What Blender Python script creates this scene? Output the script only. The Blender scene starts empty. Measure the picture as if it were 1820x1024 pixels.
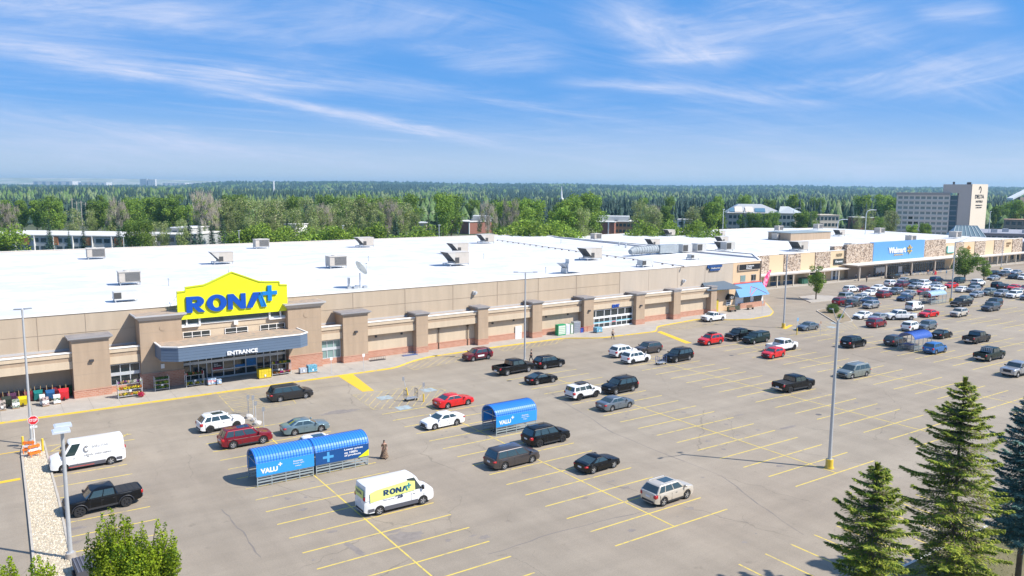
import bpy, bmesh, math, random
import numpy as np
from mathutils import Vector, Matrix
R = math.radians
random.seed(7)
S = bpy.context.scene
COL = S.collection

# ------------------------------------------------------------------ camera
CAMH = 25.0
FPX, YAW, PITCH, ROLL = 1396.43, 0.596938, 0.126943, 0.0068248
_F = Vector((math.sin(YAW) * math.cos(PITCH), math.cos(YAW) * math.cos(PITCH), -math.sin(PITCH)))
_R = Vector((math.cos(YAW), -math.sin(YAW), 0))
_U = _R.cross(_F)
CR = _R * math.cos(ROLL) + _U * math.sin(ROLL)
CU = -_R * math.sin(ROLL) + _U * math.cos(ROLL)
cam = bpy.data.cameras.new('camera'); cam.sensor_width = 36; cam.lens = 36 * FPX / 1820
cam.clip_start = 0.5; cam.clip_end = 60000
co = bpy.data.objects.new('camera', cam); COL.objects.link(co)
co.matrix_world = Matrix(((CR.x, CU.x, -_F.x, 0), (CR.y, CU.y, -_F.y, 0), (CR.z, CU.z, -_F.z, CAMH), (0, 0, 0, 1)))
S.camera = co
S.render.resolution_x = 1024; S.render.resolution_y = 576

# ------------------------------------------------------------------ light
SUN = Vector((0.635, -0.742, 1.02)).normalized()      # direction towards the sun
elev = math.asin(SUN.z); azim = math.atan2(SUN.x, SUN.y)
sl = bpy.data.lights.new('sun', 'SUN'); sl.energy = 4.0; sl.angle = R(0.6); sl.color = (1.0, 0.955, 0.885)
so = bpy.data.objects.new('sun', sl); COL.objects.link(so)
so.rotation_euler = (-SUN).to_track_quat('-Z', 'Y').to_euler()
so.location = (0, 0, 80)
W = bpy.data.worlds.new('World'); S.world = W; W.use_nodes = True
wn = W.node_tree; wn.nodes.clear()
def wnode(t, **k):
    n = wn.nodes.new(t)
    for a, b in k.items(): setattr(n, a, b)
    return n
L_ = wn.links.new
out = wnode('ShaderNodeOutputWorld'); bg = wnode('ShaderNodeBackground'); bg.inputs['Strength'].default_value = 0.15
sky = wnode('ShaderNodeTexSky', sky_type='NISHITA', sun_disc=False, sun_elevation=elev, sun_rotation=azim)
sky.air_density = 1.0; sky.dust_density = 0.6; sky.ozone_density = 2.2; sky.altitude = 1000
hs = wnode('ShaderNodeHueSaturation'); hs.inputs['Saturation'].default_value = 1.12; hs.inputs['Value'].default_value = 1.0
L_(sky.outputs[0], hs.inputs['Color'])
# thin high cirrus: streaks laid out on a plane high above the place (direction divided by its height)
tc = wnode('ShaderNodeTexCoord'); sp = wnode('ShaderNodeSeparateXYZ'); L_(tc.outputs['Generated'], sp.inputs[0])
def wm(op, a, b=None, clamp=False):
    n = wnode('ShaderNodeMath', operation=op); n.use_clamp = clamp
    for i, v in enumerate((a, b)):
        if v is None: continue
        if isinstance(v, (int, float)): n.inputs[i].default_value = v
        else: L_(v, n.inputs[i])
    return n.outputs[0]
zc = wm('MAXIMUM', sp.outputs[2], 0.02)
zz = wm('ADD', zc, 0.10)
px = wm('DIVIDE', sp.outputs[0], zz); py_ = wm('DIVIDE', sp.outputs[1], zz)
cb = wnode('ShaderNodeCombineXYZ'); L_(px, cb.inputs[0]); L_(py_, cb.inputs[1])
def clouds(rot, scl, nscale, dist, lo, hi, seed, det=6, rough=0.62):
    mp = wnode('ShaderNodeMapping'); mp.inputs['Rotation'].default_value = (0, 0, R(rot)); mp.inputs['Scale'].default_value = scl
    mp.inputs['Location'].default_value = (seed, seed * .37, 0)
    L_(cb.outputs[0], mp.inputs[0])
    nz = wnode('ShaderNodeTexNoise'); nz.inputs['Scale'].default_value = nscale; nz.inputs['Detail'].default_value = det
    nz.inputs['Roughness'].default_value = rough; nz.inputs['Distortion'].default_value = dist
    L_(mp.outputs[0], nz.inputs['Vector'])
    mr = wnode('ShaderNodeMapRange', interpolation_type='SMOOTHSTEP'); mr.inputs['From Min'].default_value = lo; mr.inputs['From Max'].default_value = hi
    L_(nz.outputs['Fac'], mr.inputs['Value']); return mr.outputs['Result']
c1 = clouds(38, (0.55, 2.0, 1), 0.8, 0.7, 0.46, 0.80, 3.1)
c2 = clouds(60, (0.35, 1.3, 1), 0.55, 0.5, 0.40, 0.68, 11.3, 5, 0.5)
c3 = clouds(38, (0.9, 7.0, 1), 1.6, 1.2, 0.35, 0.75, 5.7, 7, 0.7)
m = wm('MULTIPLY', c1, wm('ADD', wm('MULTIPLY', c3, 0.35), 0.30))
m = wm('ADD', m, wm('MULTIPLY', c2, wm('ADD', wm('MULTIPLY', c3, 0.14), 0.0)))
# long bands with soft, fibrous edges at a few places in that plane
nzg = wnode('ShaderNodeTexNoise'); nzg.inputs['Scale'].default_value = 1.9; nzg.inputs['Detail'].default_value = 6; nzg.inputs['Roughness'].default_value = .62; L_(cb.outputs[0], nzg.inputs['Vector'])
wob = wm('MULTIPLY', wm('SUBTRACT', nzg.outputs['Fac'], 0.5), 3.4)
FIB = {}
def fibre(ang):
    k = round(math.degrees(ang) / 20)
    if k not in FIB:
        mp3 = wnode('ShaderNodeMapping', vector_type='TEXTURE'); mp3.inputs['Rotation'].default_value = (0, 0, R(k * 20 + 4)); mp3.inputs['Scale'].default_value = (1.0, .30, 1); mp3.inputs['Location'].default_value = (k * 3.7, k, 0); L_(cb.outputs[0], mp3.inputs[0])
        fb = wnode('ShaderNodeTexNoise'); fb.inputs['Scale'].default_value = 1.6; fb.inputs['Detail'].default_value = 7; fb.inputs['Roughness'].default_value = .66; fb.inputs['Distortion'].default_value = .6; L_(mp3.outputs[0], fb.inputs['Vector'])
        fr_ = wnode('ShaderNodeMapRange'); fr_.inputs['From Min'].default_value = .34; fr_.inputs['From Max'].default_value = .68; fr_.inputs['To Min'].default_value = .30; fr_.inputs['To Max'].default_value = 1.15; L_(fb.outputs['Fac'], fr_.inputs['Value'])
        FIB[k] = fr_.outputs[0]
    return FIB[k]
def streak(cx, cy, ang, ln, wd, amt, seed):
    mp = wnode('ShaderNodeMapping', vector_type='TEXTURE'); mp.inputs['Location'].default_value = (cx, cy, 0)
    mp.inputs['Rotation'].default_value = (0, 0, ang); mp.inputs['Scale'].default_value = (ln, wd, 1); L_(cb.outputs[0], mp.inputs[0])
    s2 = wnode('ShaderNodeSeparateXYZ'); L_(mp.outputs[0], s2.inputs[0])
    y = wm('ADD', s2.outputs[1], wob); g = wm('ADD', wm('MULTIPLY', y, y), wm('POWER', wm('ABSOLUTE', s2.outputs[0]), 4))
    return wm('MULTIPLY', wm('POWER', 2.718, wm('MULTIPLY', g, -0.85)), wm('MULTIPLY', fibre(ang), amt * .95))
def sdir(x, y):      # a pixel's direction as a point of the cloud plane
    d = _F * FPX + CR * (x - 910) - CU * (y - 512); d.normalize(); q = max(d.z, .02) + .10
    return d.x / q, d.y / q
for (x0, y0, x1, y1, wd, amt, seed) in ((-60, 75, 500, 150, .16, .85, 1), (300, 145, 850, 252, .10, 1.05, 2), (150, 120, 800, 170, .13, .45, 3),
        (-50, 190, 440, 275, .22, .55, 4), (1090, 20, 1250, 112, .11, .9, 5), (1150, 108, 1330, 95, .09, .9, 6), (1230, 70, 1500, 5, .16, .8, 7),
        (1020, 148, 1225, 160, .08, .8, 8), (1240, 150, 1450, 190, .12, .5, 9), (1560, 165, 1820, 90, .3, .7, 10), (800, 110, 980, 90, .17, .6, 11),
        (-40, 20, 330, 5, .22, .8, 12), (1650, 30, 1760, 10, .14, .7, 13), (1400, 100, 1600, 40, .14, .55, 14), (1400, 325, 1900, 300, .8, .5, 15), (700, 60, 760, 10, .2, .4, 16),
        (300, 250, 700, 300, .4, .45, 17), (640, 30, 420, 70, .25, .5, 18), (-40, 240, 300, 290, .5, .6, 20), (900, 260, 1500, 230, .9, .25, 23)):
    ax, ay = sdir(x0, y0); bx_, by_ = sdir(x1, y1)
    ln = math.hypot(bx_ - ax, by_ - ay) / 2
    m = wm('ADD', m, streak((ax + bx_) / 2, (ay + by_) / 2, math.atan2(by_ - ay, bx_ - ax), ln * 1.15, wd * 1.3, amt, seed * 7.3))
m = wm('MULTIPLY', m, 0.80, True)
# colour of the cloud, and the pale band the air makes near the horizon
hz = wnode('ShaderNodeMapRange', interpolation_type='SMOOTHSTEP'); hz.inputs['From Min'].default_value = 0.0; hz.inputs['From Max'].default_value = 0.115
hz.inputs['To Min'].default_value = 1; hz.inputs['To Max'].default_value = 0; L_(sp.outputs[2], hz.inputs['Value'])
low = wnode('ShaderNodeMapRange', interpolation_type='SMOOTHSTEP'); low.inputs['From Min'].default_value = 0.22; low.inputs['From Max'].default_value = 0.75
low.inputs['To Min'].default_value = .88; low.inputs['To Max'].default_value = 0.0; L_(sp.outputs[2], low.inputs['Value'])
mixb = wnode('ShaderNodeMix', data_type='RGBA'); mixb.inputs['B'].default_value = (0.27, 1.22, 3.15, 1)
L_(low.outputs['Result'], mixb.inputs['Factor']); L_(hs.outputs[0], mixb.inputs['A'])
mixh = wnode('ShaderNodeMix', data_type='RGBA'); mixh.inputs['B'].default_value = (2.35, 2.85, 3.45, 1)
L_(wm('POWER', hz.outputs['Result'], 1.3), mixh.inputs['Factor']); L_(mixb.outputs['Result'], mixh.inputs['A'])
mixc = wnode('ShaderNodeMix', data_type='RGBA'); mixc.inputs['B'].default_value = (2.75, 3.05, 3.95, 1)
L_(m, mixc.inputs['Factor']); L_(mixh.outputs['Result'], mixc.inputs['A'])
L_(mixc.outputs['Result'], bg.inputs['Color']); L_(bg.outputs[0], out.inputs[0])
S.view_settings.view_transform = 'Standard'; S.view_settings.look = 'None'; S.view_settings.gamma = 1
S.view_settings.exposure = 0.75
S.render.engine = 'CYCLES'
S.cycles.max_bounces = 6; S.cycles.transparent_max_bounces = 8; S.cycles.volume_bounces = 0

# ------------------------------------------------------------------ pixel of the photograph -> point on the ground
def gp(x, y, z=0.0):
    d = _F * FPX + CR * (x - 910) - CU * (y - 512)
    t = (z - CAMH) / d.z
    return Vector((d.x * t, d.y * t, z))
def at_depth(x, depth, z=0.0):          # point on the ground below pixel column x at a given depth along the view
    d = _F * FPX + CR * (x - 910) + CU * 165; d.z = 0
    fx = d.x * math.sin(YAW) + d.y * math.cos(YAW)
    return Vector((d.x * depth / fx, d.y * depth / fx, z))
def at_px(x, y, depth):                 # foot of the vertical whose top shows at pixel x, y
    d = _F * FPX + CR * (x - 910) - CU * (y - 512)
    fx = d.x * math.sin(YAW) + d.y * math.cos(YAW)
    return Vector((d.x * depth / fx, d.y * depth / fx, 0))
def height_at(x, y, depth):             # height of the thing whose top is at pixel x, y at that depth
    d = _F * FPX + CR * (x - 910) - CU * (y - 512)
    fx = d.x * math.sin(YAW) + d.y * math.cos(YAW)
    return CAMH + d.z * depth / fx

# ------------------------------------------------------------------ materials
MATS = {}
def mat(name, col, rough=0.7, metal=0.0, var=0.0, vscale=2.0, bump=0.0, bscale=20.0, coat=0.0, emis=None, spec=None, col2=None, c2lo=.45, c2hi=.6, obj=False, streak=0):
    if name in MATS: return MATS[name]
    m = bpy.data.materials.new(name); m.use_nodes = True; nt = m.node_tree; p = nt.nodes['Principled BSDF']
    p.inputs['Base Color'].default_value = (*col, 1); p.inputs['Roughness'].default_value = rough; p.inputs['Metallic'].default_value = metal
    if coat: p.inputs['Coat Weight'].default_value = coat; p.inputs['Coat Roughness'].default_value = 0.05
    if spec is not None: p.inputs['Specular IOR Level'].default_value = spec
    if emis: p.inputs['Emission Color'].default_value = (*emis[0], 1); p.inputs['Emission Strength'].default_value = emis[1]
    tcn = nt.nodes.new('ShaderNodeTexCoord'); src = tcn.outputs['Object']
    if not obj:
        g = nt.nodes.new('ShaderNodeNewGeometry'); src = g.outputs['Position']
    if var or col2:
        n = nt.nodes.new('ShaderNodeTexNoise'); n.inputs['Scale'].default_value = vscale; n.inputs['Detail'].default_value = 6; n.inputs['Roughness'].default_value = .6
        if streak:
            q = nt.nodes.new('ShaderNodeMapping'); q.inputs['Scale'].default_value = (1, 1, streak); nt.links.new(src, q.inputs[0]); nt.links.new(q.outputs[0], n.inputs['Vector'])
        else: nt.links.new(src, n.inputs['Vector'])
        mr = nt.nodes.new('ShaderNodeMapRange')
        mx = nt.nodes.new('ShaderNodeMix'); mx.data_type = 'RGBA'
        if col2:
            mr.inputs['From Min'].default_value = c2lo; mr.inputs['From Max'].default_value = c2hi
            mx.inputs['A'].default_value = (*col, 1); mx.inputs['B'].default_value = (*col2, 1)
        else:
            mr.inputs['From Min'].default_value = .3; mr.inputs['From Max'].default_value = .7
            mx.inputs['A'].default_value = (*[c * (1 - var) for c in col], 1); mx.inputs['B'].default_value = (*[min(1, c * (1 + var)) for c in col], 1)
        nt.links.new(n.outputs['Fac'], mr.inputs['Value']); nt.links.new(mr.outputs[0], mx.inputs['Factor']); nt.links.new(mx.outputs['Result'], p.inputs['Base Color'])
    if bump:
        n = nt.nodes.new('ShaderNodeTexNoise'); n.inputs['Scale'].default_value = bscale; n.inputs['Detail'].default_value = 4
        nt.links.new(src, n.inputs['Vector'])
        b = nt.nodes.new('ShaderNodeBump'); b.inputs['Strength'].default_value = bump; b.inputs['Distance'].default_value = 0.05
        nt.links.new(n.outputs['Fac'], b.inputs['Height']); nt.links.new(b.outputs[0], p.inputs['Normal'])
    MATS[name] = m; return m

# ------------------------------------------------------------------ objects
def tag(o, label=None, cat=None, group=None, kind=None):
    if label: o['label'] = label
    if cat: o['category'] = cat
    if group: o['group'] = group
    if kind: o['kind'] = kind
    return o
def thing(name, label, cat, loc=(0, 0, 0), rotz=0.0, group=None):
    o = bpy.data.objects.new(name, None); COL.objects.link(o); o.location = loc; o.rotation_euler = (0, 0, rotz)
    o.empty_display_size = 0.3
    return tag(o, label, cat, group)
class MB:
    """collects faces in one mesh; o is the origin taken off every point"""
    def __init__(s, o=(0, 0, 0)): s.v = []; s.f = []; s.mi = []; s.sm = []; s.o = Vector(o); s.m = 0; s.smooth = False
    def vert(s, p): s.v.append((p[0] - s.o.x, p[1] - s.o.y, p[2] - s.o.z)); return len(s.v) - 1
    def face(s, idx): s.f.append(tuple(idx)); s.mi.append(s.m); s.sm.append(s.smooth)
    def poly(s, pts): s.face([s.vert(p) for p in pts]); return s
    def box(s, x0, y0, z0, x1, y1, z1):
        if x0 > x1: x0, x1 = x1, x0
        if y0 > y1: y0, y1 = y1, y0
        if z0 > z1: z0, z1 = z1, z0
        i = [s.vert(p) for p in ((x0, y0, z0), (x1, y0, z0), (x1, y1, z0), (x0, y1, z0), (x0, y0, z1), (x1, y0, z1), (x1, y1, z1), (x0, y1, z1))]
        for q in ((0, 3, 2, 1), (4, 5, 6, 7), (0, 1, 5, 4), (1, 2, 6, 5), (2, 3, 7, 6), (3, 0, 4, 7)): s.face([i[k] for k in q])
        return s
    def bar(s, a, b, w, h=None, up=(0, 0, 1)):
        a = Vector(a); b = Vector(b); h = h or w; d = (b - a).normalized(); u = Vector(up)
        if abs(d.dot(u)) > .98: u = Vector((1, 0, 0))
        r = d.cross(u).normalized(); u = r.cross(d)
        i = [s.vert(p + r * sx * w / 2 + u * sy * h / 2) for p in (a, b) for sx, sy in ((-1, -1), (1, -1), (1, 1), (-1, 1))]
        for q in ((3, 2, 1, 0), (4, 5, 6, 7), (0, 1, 5, 4), (1, 2, 6, 5), (2, 3, 7, 6), (3, 0, 4, 7)): s.face([i[k] for k in q])
        return s
    def tube(s, pts, rad, n=8, cap=True):
        pts = [Vector(p) for p in pts]; rad = rad if isinstance(rad, (list, tuple)) else [rad] * len(pts)
        rings = []; prev = None
        for k, p in enumerate(pts):
            d = (pts[min(k + 1, len(pts) - 1)] - pts[max(k - 1, 0)]).normalized()
            if prev is None:
                u = Vector((0, 0, 1)) if abs(d.z) < .9 else Vector((1, 0, 0)); r = d.cross(u).normalized()
            else: r = (prev - d * prev.dot(d)).normalized()
            prev = r; u = d.cross(r)
            rings.append([s.vert(p + (r * math.cos(2 * math.pi * j / n) + u * math.sin(2 * math.pi * j / n)) * rad[k]) for j in range(n)])
        for a, b in zip(rings, rings[1:]):
            for j in range(n): s.face((a[j], a[(j + 1) % n], b[(j + 1) % n], b[j]))
        if cap: s.face(rings[0][::-1]); s.face(rings[-1])
        return s
    def prism(s, pts, ext):       # closed outline pushed along ext
        e = Vector(ext); n = len(pts)
        a = [s.vert(Vector(p)) for p in pts]; b = [s.vert(Vector(p) + e) for p in pts]
        s.face(a[::-1]); s.face(b)
        for j in range(n): s.face((a[j], a[(j + 1) % n], b[(j + 1) % n], b[j]))
        return s
    def mesh(s, name, mats, fix=True, sharp=None):
        me = bpy.data.meshes.new(name); me.from_pydata(s.v, [], s.f)
        for m in (mats if isinstance(mats, (list, tuple)) else [mats]): me.materials.append(m)
        me.polygons.foreach_set('material_index', s.mi); me.polygons.foreach_set('use_smooth', s.sm)
        if fix:
            b = bmesh.new(); b.from_mesh(me); bmesh.ops.recalc_face_normals(b, faces=b.faces); b.to_mesh(me); b.free()
        if sharp: me.set_sharp_from_angle(angle=R(sharp))
        me.update(); return me
    def build(s, name, mats, parent=None, **k):
        return link(name, s.mesh(name, mats, **k), parent)
def link(name, me, parent=None, loc=None):
    o = bpy.data.objects.new(name, me); COL.objects.link(o)
    if parent: o.parent = parent
    if loc is not None: o.location = loc
    return o
def struct(o): o['kind'] = 'structure'; return o
def copy_tree(o, parent=None):
    c = o.copy(); COL.objects.link(c)
    if parent: c.parent = parent
    for ch in KIDS.get(o.name, [x for x in o.children]): copy_tree(ch, c)
    return c
KIDS = {}
def text_mesh(txt, w=None, h=None, depth=0.02, bold=0.0, align='LEFT', shear=0.0, space=1.0):
    """text as mesh in local X (along) / Z (up), facing -Y; scaled to w x h with its lower left at the origin"""
    c = bpy.data.curves.new('t', 'FONT'); c.body = txt; c.size = 1; c.extrude = 0.5; c.offset = bold; c.shear = shear; c.space_character = space
    c.resolution_u = 3
    o = bpy.data.objects.new('t', c); COL.objects.link(o)
    bpy.context.view_layer.update()
    me = bpy.data.meshes.new_from_object(o.evaluated_get(bpy.context.evaluated_depsgraph_get()))
    bpy.data.objects.remove(o); bpy.data.curves.remove(c)
    n = len(me.vertices); a = np.empty(n * 3); me.vertices.foreach_get('co', a); a = a.reshape(-1, 3)
    mn = a.min(0); mx = a.max(0); sx = (w / (mx[0] - mn[0])) if w else None; sy = (h / (mx[1] - mn[1])) if h else None
    sx = sx or sy; sy = sy or sx
    b = np.empty_like(a); b[:, 0] = (a[:, 0] - mn[0]) * sx; b[:, 2] = (a[:, 1] - mn[1]) * sy; b[:, 1] = -(a[:, 2]) * depth
    me.vertices.foreach_set('co', b.ravel()); me.update(); return me
def put_text(name, txt, m, parent, loc, w=None, h=None, rotz=0.0, **k):
    me = text_mesh(txt, w, h, **k); me.materials.clear(); me.materials.append(m)
    o = link(name, me, parent); o.location = loc; o.rotation_euler = (0, 0, rotz); return o
# ================================================================== GROUND
def asphalt(name, base, tint):
    m = bpy.data.materials.new(name); m.use_nodes = True; nt = m.node_tree; p = nt.nodes['Principled BSDF']; l = nt.links.new
    p.inputs['Roughness'].default_value = 0.88; p.inputs['Specular IOR Level'].default_value = .3
    g = nt.nodes.new('ShaderNodeNewGeometry')
    def noise(sc, det=5, ro=.6, mp=None, dist=0):
        n = nt.nodes.new('ShaderNodeTexNoise'); n.inputs['Scale'].default_value = sc; n.inputs['Detail'].default_value = det; n.inputs['Roughness'].default_value = ro; n.inputs['Distortion'].default_value = dist
        if mp:
            q = nt.nodes.new('ShaderNodeMapping'); q.inputs['Scale'].default_value = mp; l(g.outputs['Position'], q.inputs[0]); l(q.outputs[0], n.inputs['Vector'])
        else: l(g.outputs['Position'], n.inputs['Vector'])
        return n.outputs['Fac']
    def rng(v, a, b, c, d, st='LINEAR'):
        r = nt.nodes.new('ShaderNodeMapRange'); r.interpolation_type = st
        for k, x in zip(('From Min', 'From Max', 'To Min', 'To Max'), (a, b, c, d)): r.inputs[k].default_value = x
        l(v, r.inputs['Value']); return r.outputs[0]
    def mul(a, b):
        q = nt.nodes.new('ShaderNodeMath'); q.operation = 'MULTIPLY'
        for i, v in enumerate((a, b)):
            if isinstance(v, (int, float)): q.inputs[i].default_value = v
            else: l(v, q.inputs[i])
        return q.outputs[0]
    f = mul(rng(noise(.035, 4), .3, .7, .90, 1.08), rng(noise(.35, 6, .65), .3, .7, .93, 1.06))
    f = mul(f, rng(noise(.22, 5, .6, (.16, 1.6, 1)), .35, .7, 1.06, .89))       # drive tracks along the aisles
    f = mul(f, rng(noise(.30, 5, .6, (1.5, .14, 1)), .38, .7, 1.03, .91))
    f = mul(f, rng(noise(9, 3, .7), .3, .7, .90, 1.10))                          # aggregate
    f = mul(f, rng(noise(60, 2, .7), .3, .7, .93, 1.07))
    f = mul(f, rng(noise(.9, 4, .5), .66, .76, 1, .82))                          # small oil spots
    # cracks: edges of large warped cells, broken up
    wv = nt.nodes.new('ShaderNodeTexNoise'); wv.inputs['Scale'].default_value = .5; wv.inputs['Detail'].default_value = 5; l(g.outputs['Position'], wv.inputs['Vector'])
    ad = nt.nodes.new('ShaderNodeVectorMath'); ad.operation = 'MULTIPLY_ADD'; ad.inputs[1].default_value = (1.8, 1.8, 0); l(wv.outputs['Color'], ad.inputs[0]); l(g.outputs['Position'], ad.inputs[2])
    for sc, wd, am, lo in ((.055, .0011, .78, .44), (.16, .0022, .86, .56)):
        vo = nt.nodes.new('ShaderNodeTexVoronoi'); vo.feature = 'DISTANCE_TO_EDGE'; vo.inputs['Scale'].default_value = sc; l(ad.outputs[0], vo.inputs['Vector'])
        br = rng(noise(.12 if sc < .1 else .2, 3), lo, lo + .06, 1, am)
        c = rng(vo.outputs['Distance'], wd, wd * 2.2, 0, 1)
        mx = nt.nodes.new('ShaderNodeMix'); mx.data_type = 'FLOAT'; l(c, mx.inputs['Factor']); l(br, mx.inputs['A']); mx.inputs['B'].default_value = 1
        f = mul(f, mx.outputs['Result'])
    cm = nt.nodes.new('ShaderNodeMix'); cm.data_type = 'RGBA'; cm.inputs['A'].default_value = (*base, 1); cm.inputs['B'].default_value = (*tint, 1)
    l(rng(noise(.02, 3), .4, .6, 0, 1), cm.inputs['Factor'])
    sc_ = nt.nodes.new('ShaderNodeVectorMath'); sc_.operation = 'SCALE'; l(cm.outputs['Result'], sc_.inputs[0]); l(f, sc_.inputs['Scale']); l(sc_.outputs[0], p.inputs['Base Color'])
    b = nt.nodes.new('ShaderNodeBump'); b.inputs['Strength'].default_value = .25; b.inputs['Distance'].default_value = .01; l(noise(40, 3), b.inputs['Height']); l(b.outputs[0], p.inputs['Normal'])
    return m
M_ASPH = asphalt('asphalt', (.322, .272, .208), (.312, .258, .196))
def worn(name, col, back, lo, hi, sc=3.0):
    m = mat(name, back, .8, col2=col, c2lo=lo, c2hi=hi, vscale=sc); return m
M_LINE = worn('line_yellow', (.70, .52, .09), (.36, .30, .19), .32, .50, 1.6)
M_KERBY = worn('kerb_yellow', (.72, .50, .05), (.52, .42, .22), .30, .48, 1.2)
M_BAR = worn('bar_yellow', (.72, .46, .03), (.55, .40, .14), .25, .42, 1.0)
M_CONC = mat('concrete', (.40, .355, .30), .85, var=.10, vscale=.6, bump=.1)
M_KERB = mat('kerb_concrete', (.46, .41, .34), .85, var=.10, vscale=1.5)
M_SOIL = mat('forest_floor', (.045, .065, .022), .95, col2=(.12, .12, .06), vscale=.02, c2lo=.4, c2hi=.6)
M_GRASS = mat('lawn', (.13, .125, .045), .95, col2=(.20, .165, .085), vscale=.35, c2lo=.35, c2hi=.65, bump=.5, bscale=30)
M_WHITE = mat('marking_white', (.55, .55, .52), .8, col2=(.34, .32, .29), vscale=3, c2lo=.45, c2hi=.65)
M_PAD = mat('marking_blue', (.28, .29, .27), .8, col2=(.36, .44, .46), vscale=2, c2lo=.4, c2hi=.6)

def sheet(name, pts, z, m, kind='structure'):
    b = MB(); b.poly([(x, y, z) for x, y in pts]); o = b.build(name, m, fix=False); me = o.data
    if me.polygons[0].normal.z < 0: me.flip_normals()
    return tag(o, kind=kind)
sheet('ground', [(-30000, -8000), (40000, -8000), (40000, 40000), (-30000, 40000)], -.08, M_SOIL)
sheet('parking_lot', [(-90, -40), (430, -40), (430, 235), (-90, 235)], 0, M_ASPH)

def slab(name, pts, h, m, z0=-.02):
    b = MB(); b.prism([(x, y, z0) for x, y in pts], (0, 0, h - z0)); return struct(b.build(name, m))
def strip(b, pts, w, h, off=0.0, z0=-.01, closed=False):
    """kerb of width w lying on the left of the path"""
    P = [Vector((x, y)) for x, y in pts]; n = len(P); N = []
    for i in range(n):
        a = P[i - 1] if (i or closed) else P[i]; c = P[(i + 1) % n] if (i < n - 1 or closed) else P[i]
        d = (c - a).normalized(); N.append(Vector((-d.y, d.x)))
    seg = range(n if closed else n - 1)
    for i in seg:
        j = (i + 1) % n
        a, c = P[i] + N[i] * off, P[j] + N[j] * off; e, g = P[j] + N[j] * (off + w), P[i] + N[i] * (off + w)
        b.prism([(a.x, a.y, z0), (c.x, c.y, z0), (e.x, e.y, z0), (g.x, g.y, z0)], (0, 0, h - z0))
def smooth_path(pts, r=1.2, n=4):
    out = [pts[0]]
    for a, p, c in zip(pts, pts[1:], pts[2:]):
        a, p, c = Vector(a), Vector(p), Vector(c)
        d1 = min(r, (a - p).length / 2); d2 = min(r, (c - p).length / 2); A = p + (a - p).normalized() * d1; C = p + (c - p).normalized() * d2
        for k in range(n + 1):
            t = k / n; q = A * (1 - t) ** 2 + p * 2 * t * (1 - t) + C * t * t; out.append((q.x, q.y))
    out.append(pts[-1]); return out
KERB = smooth_path([(-20, 96.2), (10, 96.6), (42.5, 97.3), (46.6, 97.4), (50.6, 99.9), (54, 101.2), (66.7, 102.0), (80.0, 102.1), (85.2, 99.0), (97.6, 98.4), (101.4, 101.9),
                    (113.6, 103.6), (118.4, 99.9), (122.2, 98.2), (129.6, 99.0), (134.0, 101.6), (141.5, 109.0), (149.0, 117.5), (152, 125.9)])
back = [(152, 131), (134, 112), (118, 109), (-20, 105.4)]
slab('sidewalk', KERB + back, .15, M_CONC)
b = MB(); strip(b, KERB, .16, .156, off=-.06); struct(b.build('kerb_painted_yellow', M_KERBY))
b = MB()      # joints in the walk
for k in range(46):
    x = -8 + k * 2.9
    for a, c in zip(KERB, KERB[1:]):
        if a[0] <= x < c[0]:
            y = a[1] + (c[1] - a[1]) * (x - a[0]) / (c[0] - a[0]) + .15
            b.poly([(x, y, .154), (x + .03, y, .154), (x + .03, 103.0 + .028 * x, .154), (x, 103.0 + .028 * x, .154)]); break
struct(b.build('sidewalk_joint', mat('joint', (.24, .21, .18), .9), fix=False))
K2 = [(152.2, 125.9), (330, 126.1)]
slab('far_sidewalk', K2 + [(330, 134), (152.2, 134)], .15, M_CONC)
b = MB(); strip(b, K2, .2, .156, off=-.1); struct(b.build('far_kerb', M_KERB))

# ---- painted lines
b = MB()
def ln(x0, y0, x1, y1, w=.125, z=.004):
    d = Vector((x1 - x0, y1 - y0)).normalized(); n = Vector((-d.y, d.x)) * w / 2
    b.poly([(x0 - n.x, y0 - n.y, z), (x1 - n.x, y1 - n.y, z), (x1 + n.x, y1 + n.y, z), (x0 + n.x, y0 + n.y, z)])
SW, Y0 = 2.757, 39.37
rows = [(22.85, -4, 15), (41.55, 0, 14), (61.85, 0, 16), (80.7, 0, 16), (100.6, -1, 16), (120.6, -1, 16), (140.4, -1, 14), (160.2, 0, 22), (180, 0, 24), (199.8, 0, 25), (219.6, 2, 25), (239.4, 2, 25), (259, 4, 25), (279, 6, 25)]
for sx, k0, k1 in rows:
    ln(sx, Y0 + k0 * SW, sx, Y0 + k1 * SW, .12, .008)
    for k in range(k0, k1 + 1): ln(sx - 5.85, Y0 + k * SW, sx + 5.85, Y0 + k * SW)
for k in range(10): ln(4.05, 78.9 - k * 2.83, 9.75, 78.8 - k * 2.83)
for y in (83.6, 85.6): ln(4.1, y, 11.5, y - .3)
for k in range(5): ln(4.3 + k * 1.4, 83.6, 5.6 + k * 1.4, 85.6, .09)
for k in range(9): ln(40.85 + k * 2.75, 32.75, 40.85 + k * 2.75, 27.0 if k > 1 else 24.0)
struct(b.build('parking_lines', M_LINE, fix=False)); b = MB()
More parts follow.
